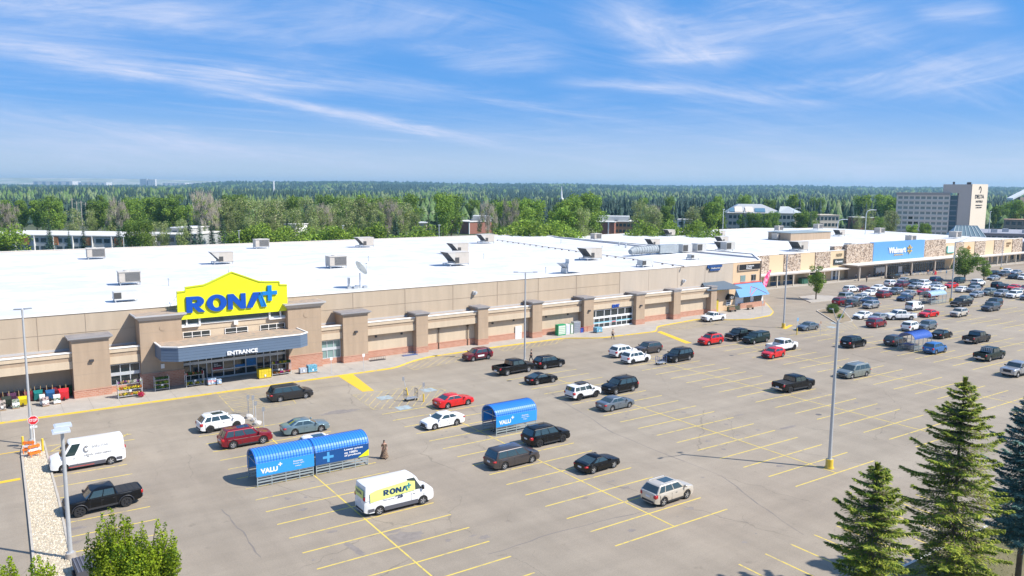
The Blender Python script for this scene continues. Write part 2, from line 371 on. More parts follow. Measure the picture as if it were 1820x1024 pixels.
# hatched walkways by the two entrances and the disabled bays
def hatch(poly, ang, gap, w=.10):
    P = [Vector(p) for p in poly]; n = len(P)
    for i in range(n): ln(P[i].x, P[i].y, P[(i + 1) % n].x, P[(i + 1) % n].y, .11, .008)
    d = Vector((math.cos(ang), math.sin(ang))); q = Vector((-d.y, d.x)); t = min(p.dot(q) for p in P) + gap
    while t < max(p.dot(q) for p in P):
        hit = []
        for i in range(n):
            a, c = P[i].dot(q), P[(i + 1) % n].dot(q)
            if (a - t) * (c - t) < 0: hit.append(P[i].lerp(P[(i + 1) % n], (t - a) / (c - a)))
        if len(hit) == 2: ln(*hit[0], *hit[1], w)
        t += gap
hatch([(22.7, 96.7), (22.3, 87.4), (29.2, 87.4), (30.6, 96.9)], .02, .75)
hatch([(36.2, 87.3), (35.7, 80.2), (41.5, 78.6), (46.8, 83.4), (45.2, 87.0)], .9, .85)
hatch([(66, 102), (66, 99), (76, 99.3), (80, 101.9)], .75, .8)
hatch([(48.5, 99.5), (48.5, 95.2), (62, 97.5), (64, 101.8)], .75, .9)
hatch([(119, 90), (119, 84), (131, 81), (137, 86), (130, 90.5)], .9, 1.0)
hatch([(101.5, 101.5), (103, 97.6), (116, 98.4), (113.5, 103.2)], .1, .8)
struct(b.build('hatched_lines', worn('line_faded', (.56, .42, .14), (.30, .26, .20), .38, .56, 1.4), fix=False))
b = MB(); z = .012
b.poly([(37.9, 96.9), (39.9, 97.0), (39.2, 87.9), (37.5, 88.2)] and [(38.3, 97.1, z), (40.4, 97.2, z), (39.2, 87.8, z), (37.8, 88.1, z)])
b.poly([(97.6, 98.2, z), (98.9, 98.5, z), (95.4, 87.9, z), (94.2, 88.1, z)])
b.poly([(119.5, 88.5, z), (124, 90.4, z), (124.2, 89.7, z), (119.6, 87.8, z)])
b.poly([(-1.5, 76.6, z), (1.6, 76.7, z), (1.6, 77.3, z), (-1.5, 77.2, z)])
b.poly([(-12, 84.9, z), (1.9, 85.2, z), (1.9, 85.4, z), (-12, 85.1, z)])
struct(b.build('painted_bar', M_BAR, fix=False))
b = MB()
for x, y in ((38.9, 84.1), (38.9, 79.0), (45.0, 84.5), (122.0, 87.0), (128.6, 84.6), (133, 86.8)):
    b.poly([(x - .85, y - .8, .014), (x + .85, y - .8, .014), (x + .85, y + .8, .014), (x - .85, y + .8, .014)])
struct(b.build('painted_pad', M_PAD, fix=False))

# ---- stains, patches and sealed seams
def blob(cx, cy, rx, ry, z, n=22, j=.35):
    pts = []
    for k in range(n):
        a = 2 * math.pi * k / n; r = 1 + random.uniform(-j, j); pts.append((cx + math.cos(a) * rx * r, cy + math.sin(a) * ry * r, z))
    return pts
ZB = [.0006]
M_STAIN = mat('stain', (.215, .182, .155), .8, col2=(.262, .224, .19), vscale=1.6, c2lo=.4, c2hi=.62)
b = MB(); c = lambda x, y: gp(320 + x / 2.813, 660 + y / 2.813)
for x, y, rx, ry in ((1065, 800, .8, .25), (1110, 825, 1.3, .7), (1160, 835, .8, .35), (1120, 855, .5, .3), (850, 875, .22, .9), (875, 890, .2, 1.0), (900, 905, .25, .8), (795, 203, 2.2, .6), (660, 552, .25, .1), (1465, 822, .3, .1)):
    p = c(x, y); ZB[0] += .00015; b.poly(blob(p.x, p.y, rx, ry, ZB[0]))
for x, y, rx, ry in ((1112, 867, .4, .2), (1400, 760, 1.5, .25), (590, 945, .35, .2), (110, 1010, .8, .5), (860, 955, .4, .3), (130, 940, .9, .3), (130, 965, .6, .25), (1040, 885, .25, .15), (1313, 738, .7, .2), (1465, 605, .8, .2)):
    p = gp(x, y); ZB[0] += .00015; b.poly(blob(p.x, p.y, rx, ry, ZB[0]))
rs = random.Random(17)
for k in range(150):
    sx = rs.choice([22.85, 41.55, 61.85, 80.7, 100.6, 120.6]) + rs.choice((-1, 1)) * rs.uniform(1, 4.6); yy = 39.37 + (rs.randrange(-3, 16) + .5) * 2.757 + rs.uniform(-.5, .5); s = rs.uniform(.06, .28); ZB[0] += .00001; b.poly(blob(sx, yy, s * rs.uniform(.8, 1.6), s, ZB[0], 12))
for k in range(60):
    ZB[0] += .00001; s = rs.uniform(.04, .14); b.poly(blob(rs.uniform(5, 120), rs.uniform(45, 95), s, s, ZB[0], 9))
struct(b.build('pavement_stain', M_STAIN, fix=False))
b = MB()
for pth in ([(980, 700), (1090, 770), (1280, 845), (1360, 905), (1440, 960)], [(780, 690), (860, 740), (960, 765)], [(395, 905), (430, 945), (470, 1000)], [(1100, 640), (1230, 662), (1400, 668)],
            [(870, 985), (1010, 940), (1180, 900)], [(560, 690), (700, 677), (800, 683)]):
    P = []
    for (x0, y0), (x1, y1) in zip(pth, pth[1:]):
        for k in range(6):
            q = gp(x0 + (x1 - x0) * k / 6, y0 + (y1 - y0) * k / 6); P.append((q.x + random.uniform(-.12, .12), q.y + random.uniform(-.12, .12)))
    for a, d in zip(P, P[1:]):
        w = random.uniform(.02, .06); v = Vector((d[0] - a[0], d[1] - a[1])).normalized(); n = Vector((-v.y, v.x)) * w
        b.poly([(a[0] - n.x, a[1] - n.y, .003), (d[0] - n.x, d[1] - n.y, .003), (d[0] + n.x, d[1] + n.y, .003), (a[0] + n.x, a[1] + n.y, .003)])
struct(b.build('sealed_crack', mat('crack_seal', (.20, .17, .145), .8), fix=False))
b = MB()
for x, y in ((905, 677), (1180, 622), (1300, 632), (1455, 737)):
    p = gp(x, y); b.poly([(p.x + math.cos(k * .524) * .35, p.y + math.sin(k * .524) * .35, .006) for k in range(12)])
struct(b.build('manhole_cover', mat('iron', (.12, .105, .095), .7), fix=False))

# ---- islands
RI = [(4.0, 87.0), (3.95, 77.4), (3.95, 70), (3.8, 60), (3.6, 50), (3.4, 38), (1.2, 38), (1.4, 50), (1.62, 60), (1.8, 71), (2.0, 84.5), (2.3, 87.2)]
M_ROCK = mat('river_stones', (.50, .42, .30), .9, col2=(.30, .25, .17), vscale=4.5, c2lo=.45, c2hi=.7, bump=1.0, bscale=9)
slab('stone_bed', RI, .12, M_ROCK)
b = MB(); strip(b, RI[::-1], .16, .17, off=-.05, closed=True); struct(b.build('stone_bed_kerb', M_KERB))
b = MB()
rs = random.Random(3)
for k in range(5200):
    y = 46 + rs.random() ** .8 * 40.5; x0 = 1.4 + (y - 50) * .017; x1 = 3.6 + min(.35, (y - 50) * .02)
    x = rs.uniform(x0 + .15, x1 - .15); r = rs.uniform(.035, .085); z = .12; a0 = rs.random() * 3
    ring = [b.vert((x + math.cos(a0 + j * 1.257) * r * rs.uniform(.7, 1.2), y + math.sin(a0 + j * 1.257) * r, z)) for j in range(5)]
    t = b.vert((x, y, z + r * .8)); b.m = rs.choice((0, 0, 1, 2))
    for j in range(5): b.face((ring[j], ring[(j + 1) % 5], t))
tag(b.build('loose_stones', [mat('stone_a', (.55, .47, .34), .9), mat('stone_b', (.42, .34, .24), .9), mat('stone_c', (.60, .54, .44), .9)], fix=False), kind='stuff')
M_MULCH = mat('mulch', (.28, .215, .135), .95, var=.3, vscale=2, bump=.5)
def island(name, pts, m):
    pts = smooth_path(pts + [pts[0]], 1.0, 3)[:-1]
    slab(name, pts, .13, m); bb = MB(); strip(bb, pts, .2, .16, off=-.1, closed=True); struct(bb.build(name + '_kerb', M_KERB))
island('planter_bed', [(152.4, 105.8), (159.4, 105.5), (167.0, 108.2), (164.5, 112.8), (158.0, 113.0)][::1], M_CONC)
island('planter_bed', [(132.8, 86.4), (137.6, 86.2), (149.2, 96.0), (146.5, 98.6), (143.2, 98.0)][::1], M_MULCH)
island('planter_bed', [(232, 106), (262, 106), (262, 109.5), (232, 109.5)], M_MULCH)
# ---- lawn behind the spruces
LW = smooth_path([(40, 12), (43, 24.6), (47.6, 26.3), (150, 26.6)], 2.0, 5)
slab('lawn', LW + [(150, -20), (40, -20)], .14, M_GRASS)
b = MB(); strip(b, LW, .18, .17, off=-.09); struct(b.build('lawn_kerb', mat('kerb_pale', (.58, .55, .50), .85, var=.08)))
b = MB(); rs = random.Random(5)
for k in range(26000):
    x = rs.uniform(44, 84); y = rs.uniform(8, 27)
    if y > 26.2: continue
    a = rs.random() * 6.28; h = rs.uniform(.03, .09); w = .02; b.m = rs.choice((0, 0, 1))
    b.poly([(x - w * math.cos(a), y - w * math.sin(a), .14), (x + w * math.cos(a), y + w * math.sin(a), .14), (x + rs.uniform(-.03, .03), y + rs.uniform(-.03, .03), .14 + h)])
tag(b.build('grass', [mat('blade_a', (.16, .17, .05), .9), mat('blade_b', (.26, .21, .10), .9)], fix=False), kind='stuff')
# ---- pale hills with low buildings on the far left skyline
b = MB(); prof = [(-400, 80), (-150, 88), (0, 90), (120, 93), (250, 88), (330, 80), (420, 62), (520, 45), (640, 20)]
pa = [at_depth(x, 6500, 0) for x, _ in prof]; pb = [at_depth(x, 8200, h) for x, h in prof]; pc = [at_depth(x, 10500, 0) for x, _ in prof]
for i in range(len(prof) - 1):
    b.poly([pa[i], pa[i + 1], pb[i + 1], pb[i]]); b.poly([pb[i], pb[i + 1], pc[i + 1], pc[i]])
struct(b.build('hills', mat('hill', (.30, .33, .24), .95, col2=(.50, .48, .42), vscale=.004, c2lo=.45, c2hi=.6)))
# ================================================================== STORE WITH THE YELLOW SIGN
def brick_mat(name, c1, c2, cm, sc=1.0):
    m = bpy.data.materials.new(name); m.use_nodes = True; nt = m.node_tree; p = nt.nodes['Principled BSDF']; p.inputs['Roughness'].default_value = .85
    g = nt.nodes.new('ShaderNodeNewGeometry'); s = nt.nodes.new('ShaderNodeSeparateXYZ'); nt.links.new(g.outputs['Position'], s.inputs[0])
    a = nt.nodes.new('ShaderNodeMath'); a.operation = 'ADD'; nt.links.new(s.outputs[0], a.inputs[0]); nt.links.new(s.outputs[1], a.inputs[1])
    c = nt.nodes.new('ShaderNodeCombineXYZ'); nt.links.new(a.outputs[0], c.inputs[0]); nt.links.new(s.outputs[2], c.inputs[1])
    b = nt.nodes.new('ShaderNodeTexBrick'); b.inputs['Scale'].default_value = sc; b.inputs['Brick Width'].default_value = .42; b.inputs['Row Height'].default_value = .21; b.inputs['Mortar Size'].default_value = .016
    b.inputs['Color1'].default_value = (*c1, 1); b.inputs['Color2'].default_value = (*c2, 1); b.inputs['Mortar'].default_value = (*cm, 1)
    nt.links.new(c.outputs[0], b.inputs['Vector']); nt.links.new(b.outputs['Color'], p.inputs['Base Color']); MATS[name] = m; return m
M_BRICK = brick_mat('brick', (.42, .18, .11), (.50, .24, .16), (.52, .40, .30))
def stone_mat():
    m = bpy.data.materials.new('rubble_stone'); m.use_nodes = True; nt = m.node_tree; p = nt.nodes['Principled BSDF']; p.inputs['Roughness'].default_value = .85
    g = nt.nodes.new('ShaderNodeNewGeometry'); v = nt.nodes.new('ShaderNodeTexVoronoi'); v.inputs['Scale'].default_value = 2.7; v.inputs['Randomness'].default_value = 1
    mp = nt.nodes.new('ShaderNodeMapping'); mp.inputs['Scale'].default_value = (1, 1, 1.4); nt.links.new(g.outputs['Position'], mp.inputs[0]); nt.links.new(mp.outputs[0], v.inputs['Vector'])
    r = nt.nodes.new('ShaderNodeValToRGB'); e = r.color_ramp.elements; e[0].position = .0; e[0].color = (.09, .065, .05, 1); e[1].position = 1; e[1].color = (.58, .46, .34, 1)
    for po, co_ in ((.2, (.25, .17, .12, 1)), (.32, (.50, .38, .27, 1)), (.6, (.36, .27, .20, 1)), (.8, (.62, .52, .41, 1))):
        q = e.new(po); q.color = co_
    s = nt.nodes.new('ShaderNodeSeparateColor'); nt.links.new(v.outputs['Color'], s.inputs[0]); nt.links.new(s.outputs[0], r.inputs[0]); nt.links.new(r.outputs[0], p.inputs['Base Color']); return m
M_STONE = stone_mat()
M_TAN = mat('stucco_tan', (.405, .30, .205), .85, var=.09, vscale=1.4, streak=.12, bump=.1, bscale=12)
M_CREAM = mat('stucco_cream', (.56, .45, .32), .85, var=.07, vscale=1.4, streak=.15)
M_BEIGE = mat('panel_beige', (.455, .365, .265), .85, var=.08, vscale=.9, streak=.10)
M_BEIGE2 = mat('panel_grey_beige', (.48, .405, .32), .85, var=.07, vscale=.9, streak=.10)
M_YEL = mat('stucco_peach', (.66, .47, .29), .85, var=.03)
M_COP = mat('coping_white', (.80, .78, .74), .6)
M_ROOF = mat('roof_membrane', (.56, .56, .555), .75, col2=(.70, .70, .695), vscale=.16, c2lo=.4, c2hi=.6)
M_GRAV = mat('roof_gravel', (.42, .31, .22), .95, col2=(.30, .25, .20), vscale=1.2, c2lo=.45, c2hi=.6, bump=.6, bscale=25)
M_GREYT = mat('grey_trim', (.30, .29, .29), .55)
M_LGREYT = mat('light_grey_trim', (.46, .45, .44), .5)
M_GREYR = mat('grey_membrane', (.22, .20, .195), .85, col2=(.30, .27, .25), vscale=1.0, c2lo=.4, c2hi=.7)
M_GLASS = mat('window_glass', (.022, .032, .036), .06, spec=.9)
M_GLASS2 = mat('window_glass_pale', (.20, .30, .28), .12, spec=.7)
M_ALU = mat('aluminium', (.62, .64, .65), .4, .3)
M_WHT = mat('white_paint', (.80, .80, .79), .5)
M_BLUEG = mat('siding_blue_grey', (.115, .165, .235), .6, var=.04, vscale=.8)
M_SIGNY = mat('sign_yellow', (.76, .80, .012), .45)
M_SIGNYD = mat('sign_yellow_edge', (.55, .60, .02), .5)
M_RB = mat('letter_blue', (.004, .075, .42), .35)
M_RB2 = mat('letter_light_blue', (.006, .20, .56), .35)
M_BLK = mat('black', (.012, .012, .013), .5)
M_DKMET = mat('dark_metal', (.05, .05, .055), .5)
M_JOINT = mat('joint_line', (.33, .26, .19), .9)
M_GALV = mat('galvanised', (.48, .50, .51), .4, .5, var=.08, vscale=3)
M_SOFFIT = mat('soffit', (.30, .25, .20), .9)  # one even brown-grey colour for the soffit
M_DOORW = mat('door_white', (.82, .80, .77), .5)
TH = R(1.6); _c, _s = math.cos(TH), math.sin(TH)
def SL(X, Y):       # place on the ground -> the store's own axes
    return 10 + _c * (X - 10) + _s * (Y - 102.8), 102.8 - _s * (X - 10) + _c * (Y - 102.8)
SO = (10, 102.8, 0)
store = thing('hardware_store', 'long beige store with white flat roof and a yellow gabled sign over the entrance', 'store', SO, TH)
def SB(): return MB(SO)
# roof and main walls
E_ = [(-22, 105.5), (138.8, 105.5)] + [SL(*p) for p in ((151.5, 121.5), (149.5, 194), (151.5, 201), (153.6, 212.0), (142, 213), (60, 211.6), (-22, 211))]
b = SB(); b.poly([(x, y, 9.72) for x, y in E_]); b.build('roof', M_ROOF, store, fix=False)
b = SB()
for (x0, y0), (x1, y1) in zip(E_, E_[1:] + E_[:1]):
    if y0 == 105.5 and y1 == 105.5: continue
    b.prism([(x0, y0, 0), (x1, y1, 0), (x1 - .01, y1 - .3, 0), (x0 - .01, y0 - .3, 0)], (0, 0, 9.88))
b.build('side_wall', M_BEIGE, store)
b = SB(); b.box(-22, 105.5, 0, 97.5, 105.8, 9.8); b.build('upper_wall', M_BEIGE, store)
b = SB(); b.box(97.5, 105.48, 0, 129.7, 105.8, 9.8); b.build('upper_wall', M_BEIGE2, store)
b = SB(); b.box(129.7, 105.46, 0, 138.8, 105.8, 9.8); b.build('upper_wall', M_YEL, store)
b = SB(); b.box(-22, 105.40, 9.8, 138.9, 105.95, 9.93)
for (x0, y0), (x1, y1) in list(zip(E_, E_[1:]))[1:]: b.bar((x0, y0, 9.9), (x1, y1, 9.9), .4, .1)
b.build('coping', M_COP, store)
b = SB()
for x in [-16, -8, 0, 5, 10, 44.5, 53, 61.5, 70, 78.5, 87, 97.5, 105, 113, 121]: b.box(x, 105.455, 5.4, x + .05, 105.5, 9.79)
for z in (7.5,): b.box(-22, 105.46, z, 97.4, 105.5, z + .035)
b.build('panel_joint', mat('panel_line', (.40, .32, .24), .9), store)
# roof seams, drains and pipe run
b = SB()
for y in range(109, 208, 4): b.box(-21, y, 9.722, 136 + max(0, min(12, (y - 106))), y + .05, 9.73)
b.build('roof_seam', mat('seam_grey', (.46, .46, .46), .8), store)
P0, P1 = SL(*gp(884, 427, 9.9).xy), SL(*gp(1215, 474, 9.9).xy)
b = SB(); b.bar((*P0, 10.0), (*P1, 10.0), .10)
for k in range(26):
    t = k / 25; b.box(P0[0] + (P1[0] - P0[0]) * t - .12, P0[1] + (P1[1] - P0[1]) * t - .18, 9.72, P0[0] + (P1[0] - P0[0]) * t + .12, P0[1] + (P1[1] - P0[1]) * t + .18, 9.95)
b.build('gas_pipe', mat('pipe_brown', (.25, .2, .17), .7), store)
Q = [SL(*gp(*p, 9.9).xy) for p in ((985, 421), (1240, 448), (1345, 458))]
b = SB()
for a, d in zip(Q, Q[1:]): b.bar((*a, 9.9), (*d, 9.9), .35, .3)
b.build('parapet_cap', mat('parapet_grey', (.44, .43, .44), .5), store)

# arcade in front of the upper wall
PIERS = [(8.1, 12.0, 7.3, .75), (41.7, 45.5, 7.3, .75), (53.4, 55.4, 6.2, .6), (64.5, 66.4, 6.2, .6), (75.3, 77.3, 6.15, .6), (86.3, 88.5, 6.1, 1.2), (98.9, 101.1, 5.9, 1.2), (109.2, 111.1, 5.8, .6), (119.9, 121.6, 5.75, .5)]
BIG = [(15.4, 20.25), (33.8, 38.5)]
def fascia(x0, x1, kind='wall'):
    y = 103.15
    b = SB(); b.box(x0, y, 3.65, x1, y + .35, 4.55); b.build('fascia_band', M_CREAM, store)
    b = SB(); b.box(x0, y + .06, 4.55, x1, y + .35, 5.05); b.build('fascia_band', M_TAN, store)
    b = SB(); b.box(x0, y - .05, 5.05, x1, y + .35, 5.52); b.build('fascia_band', M_CREAM, store)
    b = SB(); b.box(x0, y - .12, 5.52, x1, y + .42, 5.64); b.build('coping', M_COP, store)
    b = SB(); b.box(x0, y + .35, 5.2, x1, 105.5, 5.45); b.build('lower_roof', M_GRAV, store)
    b = SB(); b.box(x0, 105.36, 5.45, x1, 105.5, 5.7); b.build('flashing', M_LGREYT, store)
for x0, x1 in ((-22, 8.3), (11.8, 15.5), (38.4, 41.8), (45.4, 53.5), (55.3, 64.6), (66.3, 75.4), (77.2, 86.4), (88.4, 99.0), (101.0, 109.3), (111.0, 120)): fascia(x0, x1)
b = SB(); b.box(-22, 103.5, 3.6, 8.3, 105.5, 3.66); b.build('soffit', M_SOFFIT, store)
for x0, x1 in ((45.4, 53.5), (55.3, 64.6), (66.3, 75.4), (77.2, 86.4), (101.0, 109.3), (111.0, 120)):
    b = SB(); b.box(x0, 103.95, 1.05, x1, 104.2, 3.72); b.build('recess_wall', M_CREAM, store)
    b = SB(); b.box(x0, 103.83, .1, x1, 104.2, 1.05); b.box(x0, 103.80, 1.05, x1, 104.0, 1.15); b.build('brick_base', M_BRICK, store)
b = SB(); b.box(-22, 105.3, .1, 8.2, 105.45, 1.3); b.build('brick_base', mat('brick_shaded', (.16, .07, .055), .9), store)  # brick colour darkened here to carry the shade of the deep covered walk
def joints(b, x0, x1, y, zs):
    for z in zs: b.box(x0 - .004, y - .004, z, x1 + .004, y + .1, z + .03)
for x0, x1, h, br in PIERS:
    yf = 102.75 if not 86 < x0 < 101.5 else 102.45
    b = SB(); b.box(x0, yf, 1.05, x1, 105.5, h - .35); pr = b.build('pier', M_TAN, store)
    b = SB(); b.box(x0 - .05, yf - .05, .1, x1 + .05, 105.4, 1.0); b.box(x0 - .09, yf - .09, 1.0, x1 + .09, 105.4, 1.1); b.build('brick_base', M_BRICK, pr)
    for z_ in [2.9, 4.4] + ([5.6] if h > 7 else []): b = SB(); joints(b, x0, x1, yf, [z_]); b.build('joint', M_JOINT, pr)
    b = SB(); w = .42 if h > 7 else (.26 if x0 < 105 else .12)
    b.prism([(x0, yf, h - .4), (x0 - w, yf - w, h - .12), (x0 - w, yf - w, h + .02), (x0, yf, h + .02)][:0] or [(x0 - w, yf - w, h - .1), (x1 + w, yf - w, h - .1), (x1 + w, 105.3, h - .1), (x0 - w, 105.3, h - .1)], (0, 0, .16))
    i = [b.vert(p) for p in ((x0, yf, h - .42), (x1, yf, h - .42), (x1, 105.3, h - .42), (x0, 105.3, h - .42), (x0 - w + .06, yf - w + .06, h - .1), (x1 + w - .06, yf - w + .06, h - .1), (x1 + w - .06, 105.3, h - .1), (x0 - w + .06, 105.3, h - .1))]
    for q in ((0, 1, 5, 4), (1, 2, 6, 5), (2, 3, 7, 6), (3, 0, 4, 7)): b.face([i[k] for k in q])
    b.build('cornice', M_GREYT, pr)
    b = SB(); b.box(x0 - w + .12, yf - w + .12, h + .06, x1 + w - .12, 105.2, h + .075); b.build('cap_top', M_GREYR, pr)
    if h > 7 or 86 < x0 < 101.5:
        xm = (x0 + x1) / 2; b = SB(); b.box(xm - .22, yf - .3, h * .60, xm + .22, yf, h * .60 + .25); b.build('wall_lamp', M_DKMET, pr)
b = SB()
for x, z in ((47.3, 3.1), (51.5, 3.1), (68.0, 3.1), (72.2, 3.2), (79.0, 3.15), (83.8, 3.15)): b.box(x - .14, 103.78, z, x + .14, 103.95, z + .25)
b.build('wall_lamp', M_DKMET, store)
b = SB()
for x in (57.8, 63.1): b.box(x, 103.72, .15, x + .12, 103.8, 3.5); b.box(x - .15, 103.7, 3.25, x + .27, 103.8, 3.4)
b.build('downpipe', mat('pipe_dark', (.12, .08, .05), .7), store)
b = SB(); b.box(72.5, 103.74, .15, 73.75, 103.83, 2.3); d = b.build('door', M_DOORW, store)
b = SB(); b.box(73.5, 103.70, 1.1, 73.6, 103.74, 1.2); b.build('handle', M_DKMET, d)
# big pylons
for x0, x1 in BIG:
    b = SB(); b.box(x0, 102.75, 2.1, x1, 106.6, 8.8); pr = b.build('pylon', M_TAN, store)
    xa, xb = (x0, x0 + 3.35) if x0 < 20 else (x0, x1)
    b = SB(); b.box(x0 - .06, 102.69, .1, x1 + .06, 104.4, 2.0); b.box(x0 - .10, 102.65, 2.0, x1 + .10, 104.4, 2.12); b.build('brick_base', M_BRICK, pr)
    for z_ in (3.6, 5.3, 7.1): b = SB(); joints(b, x0, x1, 102.75, (z_,)); b.build('joint', M_JOINT, pr)
    b = SB(); w = .55
    b.box(x0 - w, 102.75 - w, 9.12, x1 + w, 106.8, 9.3)
    i = [b.vert(p) for p in ((x0, 102.75, 8.62), (x1, 102.75, 8.62), (x1, 106.6, 8.62), (x0, 106.6, 8.62), (x0 - w + .08, 102.83 - w, 9.12), (x1 + w - .08, 102.83 - w, 9.12), (x1 + w - .08, 106.75, 9.12), (x0 - w + .08, 106.75, 9.12))]
    for q in ((0, 1, 5, 4), (1, 2, 6, 5), (2, 3, 7, 6), (3, 0, 4, 7)): b.face([i[k] for k in q])
    b.build('cornice', M_LGREYT, pr)
    b = SB(); b.box(x0 - w + .15, 102.9 - w, 9.3, x1 + w - .15, 106.6, 9.312); b.build('cap_top', M_GRAV, pr)
    xm = (x0 + x1) / 2; b = SB(); b.tube([(xm + .2, 102.75, 7.6), (xm + .2, 102.71, 7.6)], .38, 18); b.tube([(xm + .2, 102.705, 7.6), (xm + .2, 102.7, 7.6)], .3, 18); b.build('round_boss', M_TAN, pr)
b = SB(); b.box(17.6, 102.62, 2.55, 18.0, 102.75, 3.1); b.build('notice', M_WHT, store)
# entrance bay
b = SB(); b.box(20.25, 103.9, 3.2, 33.8, 104.3, 7.45); b.build('entrance_wall', M_CREAM, store)
b = SB(); b.box(20.25, 103.75, 7.45, 33.8, 104.35, 7.6); b.build('coping', M_COP, store)
b = SB(); b.box(20.25, 103.86, 6.72, 33.8, 103.9, 6.76); b.build('joint', M_JOINT, store)
for x0, x1 in ((20.6, 23.9), (25.8, 28.7), (30.4, 33.7)):
    b = SB(); b.box(x0, 103.84, 5.62, x1, 103.9, 6.55); wv = b.build('window', M_GLASS, store)
    b = SB(); b.box(x0 - .1, 103.72, 5.45, x1 + .1, 103.92, 5.62)
    n = 3 if x1 - x0 > 3 else 2
    for k in range(n + 1): xx = x0 + (x1 - x0) * k / n; b.box(xx - .04, 103.79, 5.62, xx + .04, 103.86, 6.55)
    b.box(x0, 103.8, 6.0, x1, 103.86, 6.05); b.box(x0, 103.8, 6.55, x1, 103.86, 6.6); b.build('frame', M_COP, wv)
b = SB(); b.poly([(20.25, 104.35, 7.55), (33.8, 104.35, 7.55), (33.8, 105.7, 8.75), (20.25, 105.7, 8.75)]); b.poly([(20.25, 105.7, 8.75), (33.8, 105.7, 8.75), (33.8, 106.2, 9.85), (20.25, 106.2, 9.85)]); b.build('grey_slope', M_GREYR, store, fix=False)
b = SB(); b.box(26.9, 103.5, 7.0, 27.4, 103.9, 7.5); b.build('camera_box', M_COP, store)
for x0, x1 in ((20.3, 22.6), (31.6, 33.75)):      # white steel frames under the ends of the sign
    b = SB(); b.bar((x0, 103.6, 7.35), (x1, 103.6, 7.35), .22); b.bar((x0 if x0 > 30 else x1, 103.6, 7.3), (x0 if x0 > 30 else x1, 103.6, 8.5), .22)
    xm = (x0 + x1) / 2 + (.4 if x0 > 30 else -.4); b.bar((xm, 103.6, 7.3), (xm, 103.6, 8.5), .18); b.bar((x0, 104.6, 7.45), (x1, 104.6, 7.45), .15); b.build('steel_frame', M_WHT, store)
# glazing
b = SB(); b.box(20.3, 103.95, .15, 33.75, 104.0, 3.25); gl = b.build('shopfront_glass', M_GLASS, store)
b = SB()
mx = [20.3, 21.3, 22.3, 23.3, 23.95, 25.4, 26.8, 28.3, 29.75, 30.7, 31.6, 32.6, 33.7]
for x in mx: b.box(x - .05, 103.82, .15, x + .05, 103.96, 3.25)
b.box(20.25, 103.80, 2.28, 33.8, 103.96, 2.62); b.box(20.25, 103.80, .15, 33.8, 103.96, .35); b.box(23.9, 103.82, 1.15, 29.8, 103.9, 1.27); b.box(20.25, 103.8, 3.2, 33.8, 103.96, 3.3)
b.build('frame', M_ALU, gl)
b = SB(); b.box(24.05, 103.86, 1.3, 25.3, 103.94, 2.25); pn = b.build('door_poster', M_BLK, gl)
b = SB(); b.box(24.05, 103.84, 1.3, 25.3, 103.86, 1.55); b.build('red_strip', mat('poster_red', (.45, .02, .05), .5), pn)
put_text('lettering', 'Store\nReception', M_WHT, pn, (24.2 - 10, 103.83 - 102.8, 1.65), w=.95, h=.45, depth=.01, bold=.02)
b = SB(); b.box(26.9, 103.86, 1.28, 28.2, 103.94, 1.6); b.box(28.4, 103.86, 1.28, 29.65, 103.94, 2.25); b.build('door_poster', mat('poster_blue', (.02, .16, .38), .5), gl)
b = SB(); b.box(29.1, 103.845, 1.7, 29.2, 103.86, 2.15); b.box(28.85, 103.845, 1.88, 29.45, 103.86, 1.98); b.box(27.1, 103.845, 1.38, 27.9, 103.86, 1.48); b.box(28.6, 103.845, 1.36, 29.5, 103.86, 1.44); b.build('poster_print', M_RB2, gl)
# canopy over the entrance
cf = [(18.65, 98.0), (33.7, 98.0), (35.0, 98.95), (35.0, 102.7), (17.0, 102.7), (17.0, 99.35)]
b = SB(); b.prism([(x, y, 4.12) for x, y in cf], (0, 0, 1.7)); cn = b.build('entrance_canopy', M_BLUEG, store)
b = SB()
for (x0, y0), (x1, y1) in ((cf[5], cf[0]), (cf[0], cf[1]), (cf[1], cf[2]), (cf[2], cf[3]), (cf[4], cf[5])):
    b.bar((x0, y0, 5.88), (x1, y1, 5.88), .18, .14)
b.build('coping', M_COP, cn)
b = SB(); b.poly([(x, y, 5.835) for x, y in [(18.7, 98.15), (33.65, 98.15), (34.9, 99.0), (34.9, 103.8), (17.1, 103.8), (17.1, 99.4)]]); b.build('canopy_roof', M_GRAV, cn, fix=False)
b = SB()
for z in (4.45, 4.8, 5.15, 5.48):
    for (x0, y0), (x1, y1) in ((cf[5], cf[0]), (cf[0], cf[1]), (cf[1], cf[2])): b.bar((x0, y0 - .0, z), (x1, y1, z), .03, .03)
b.build('siding_groove', mat('siding_line', (.075, .11, .16), .6), cn)
put_text('lettering', 'ENTRANCE', M_WHT, cn, (24.3 - 10, 97.93 - 102.8, 4.25), w=3.75, h=.5, depth=.14, bold=.035)
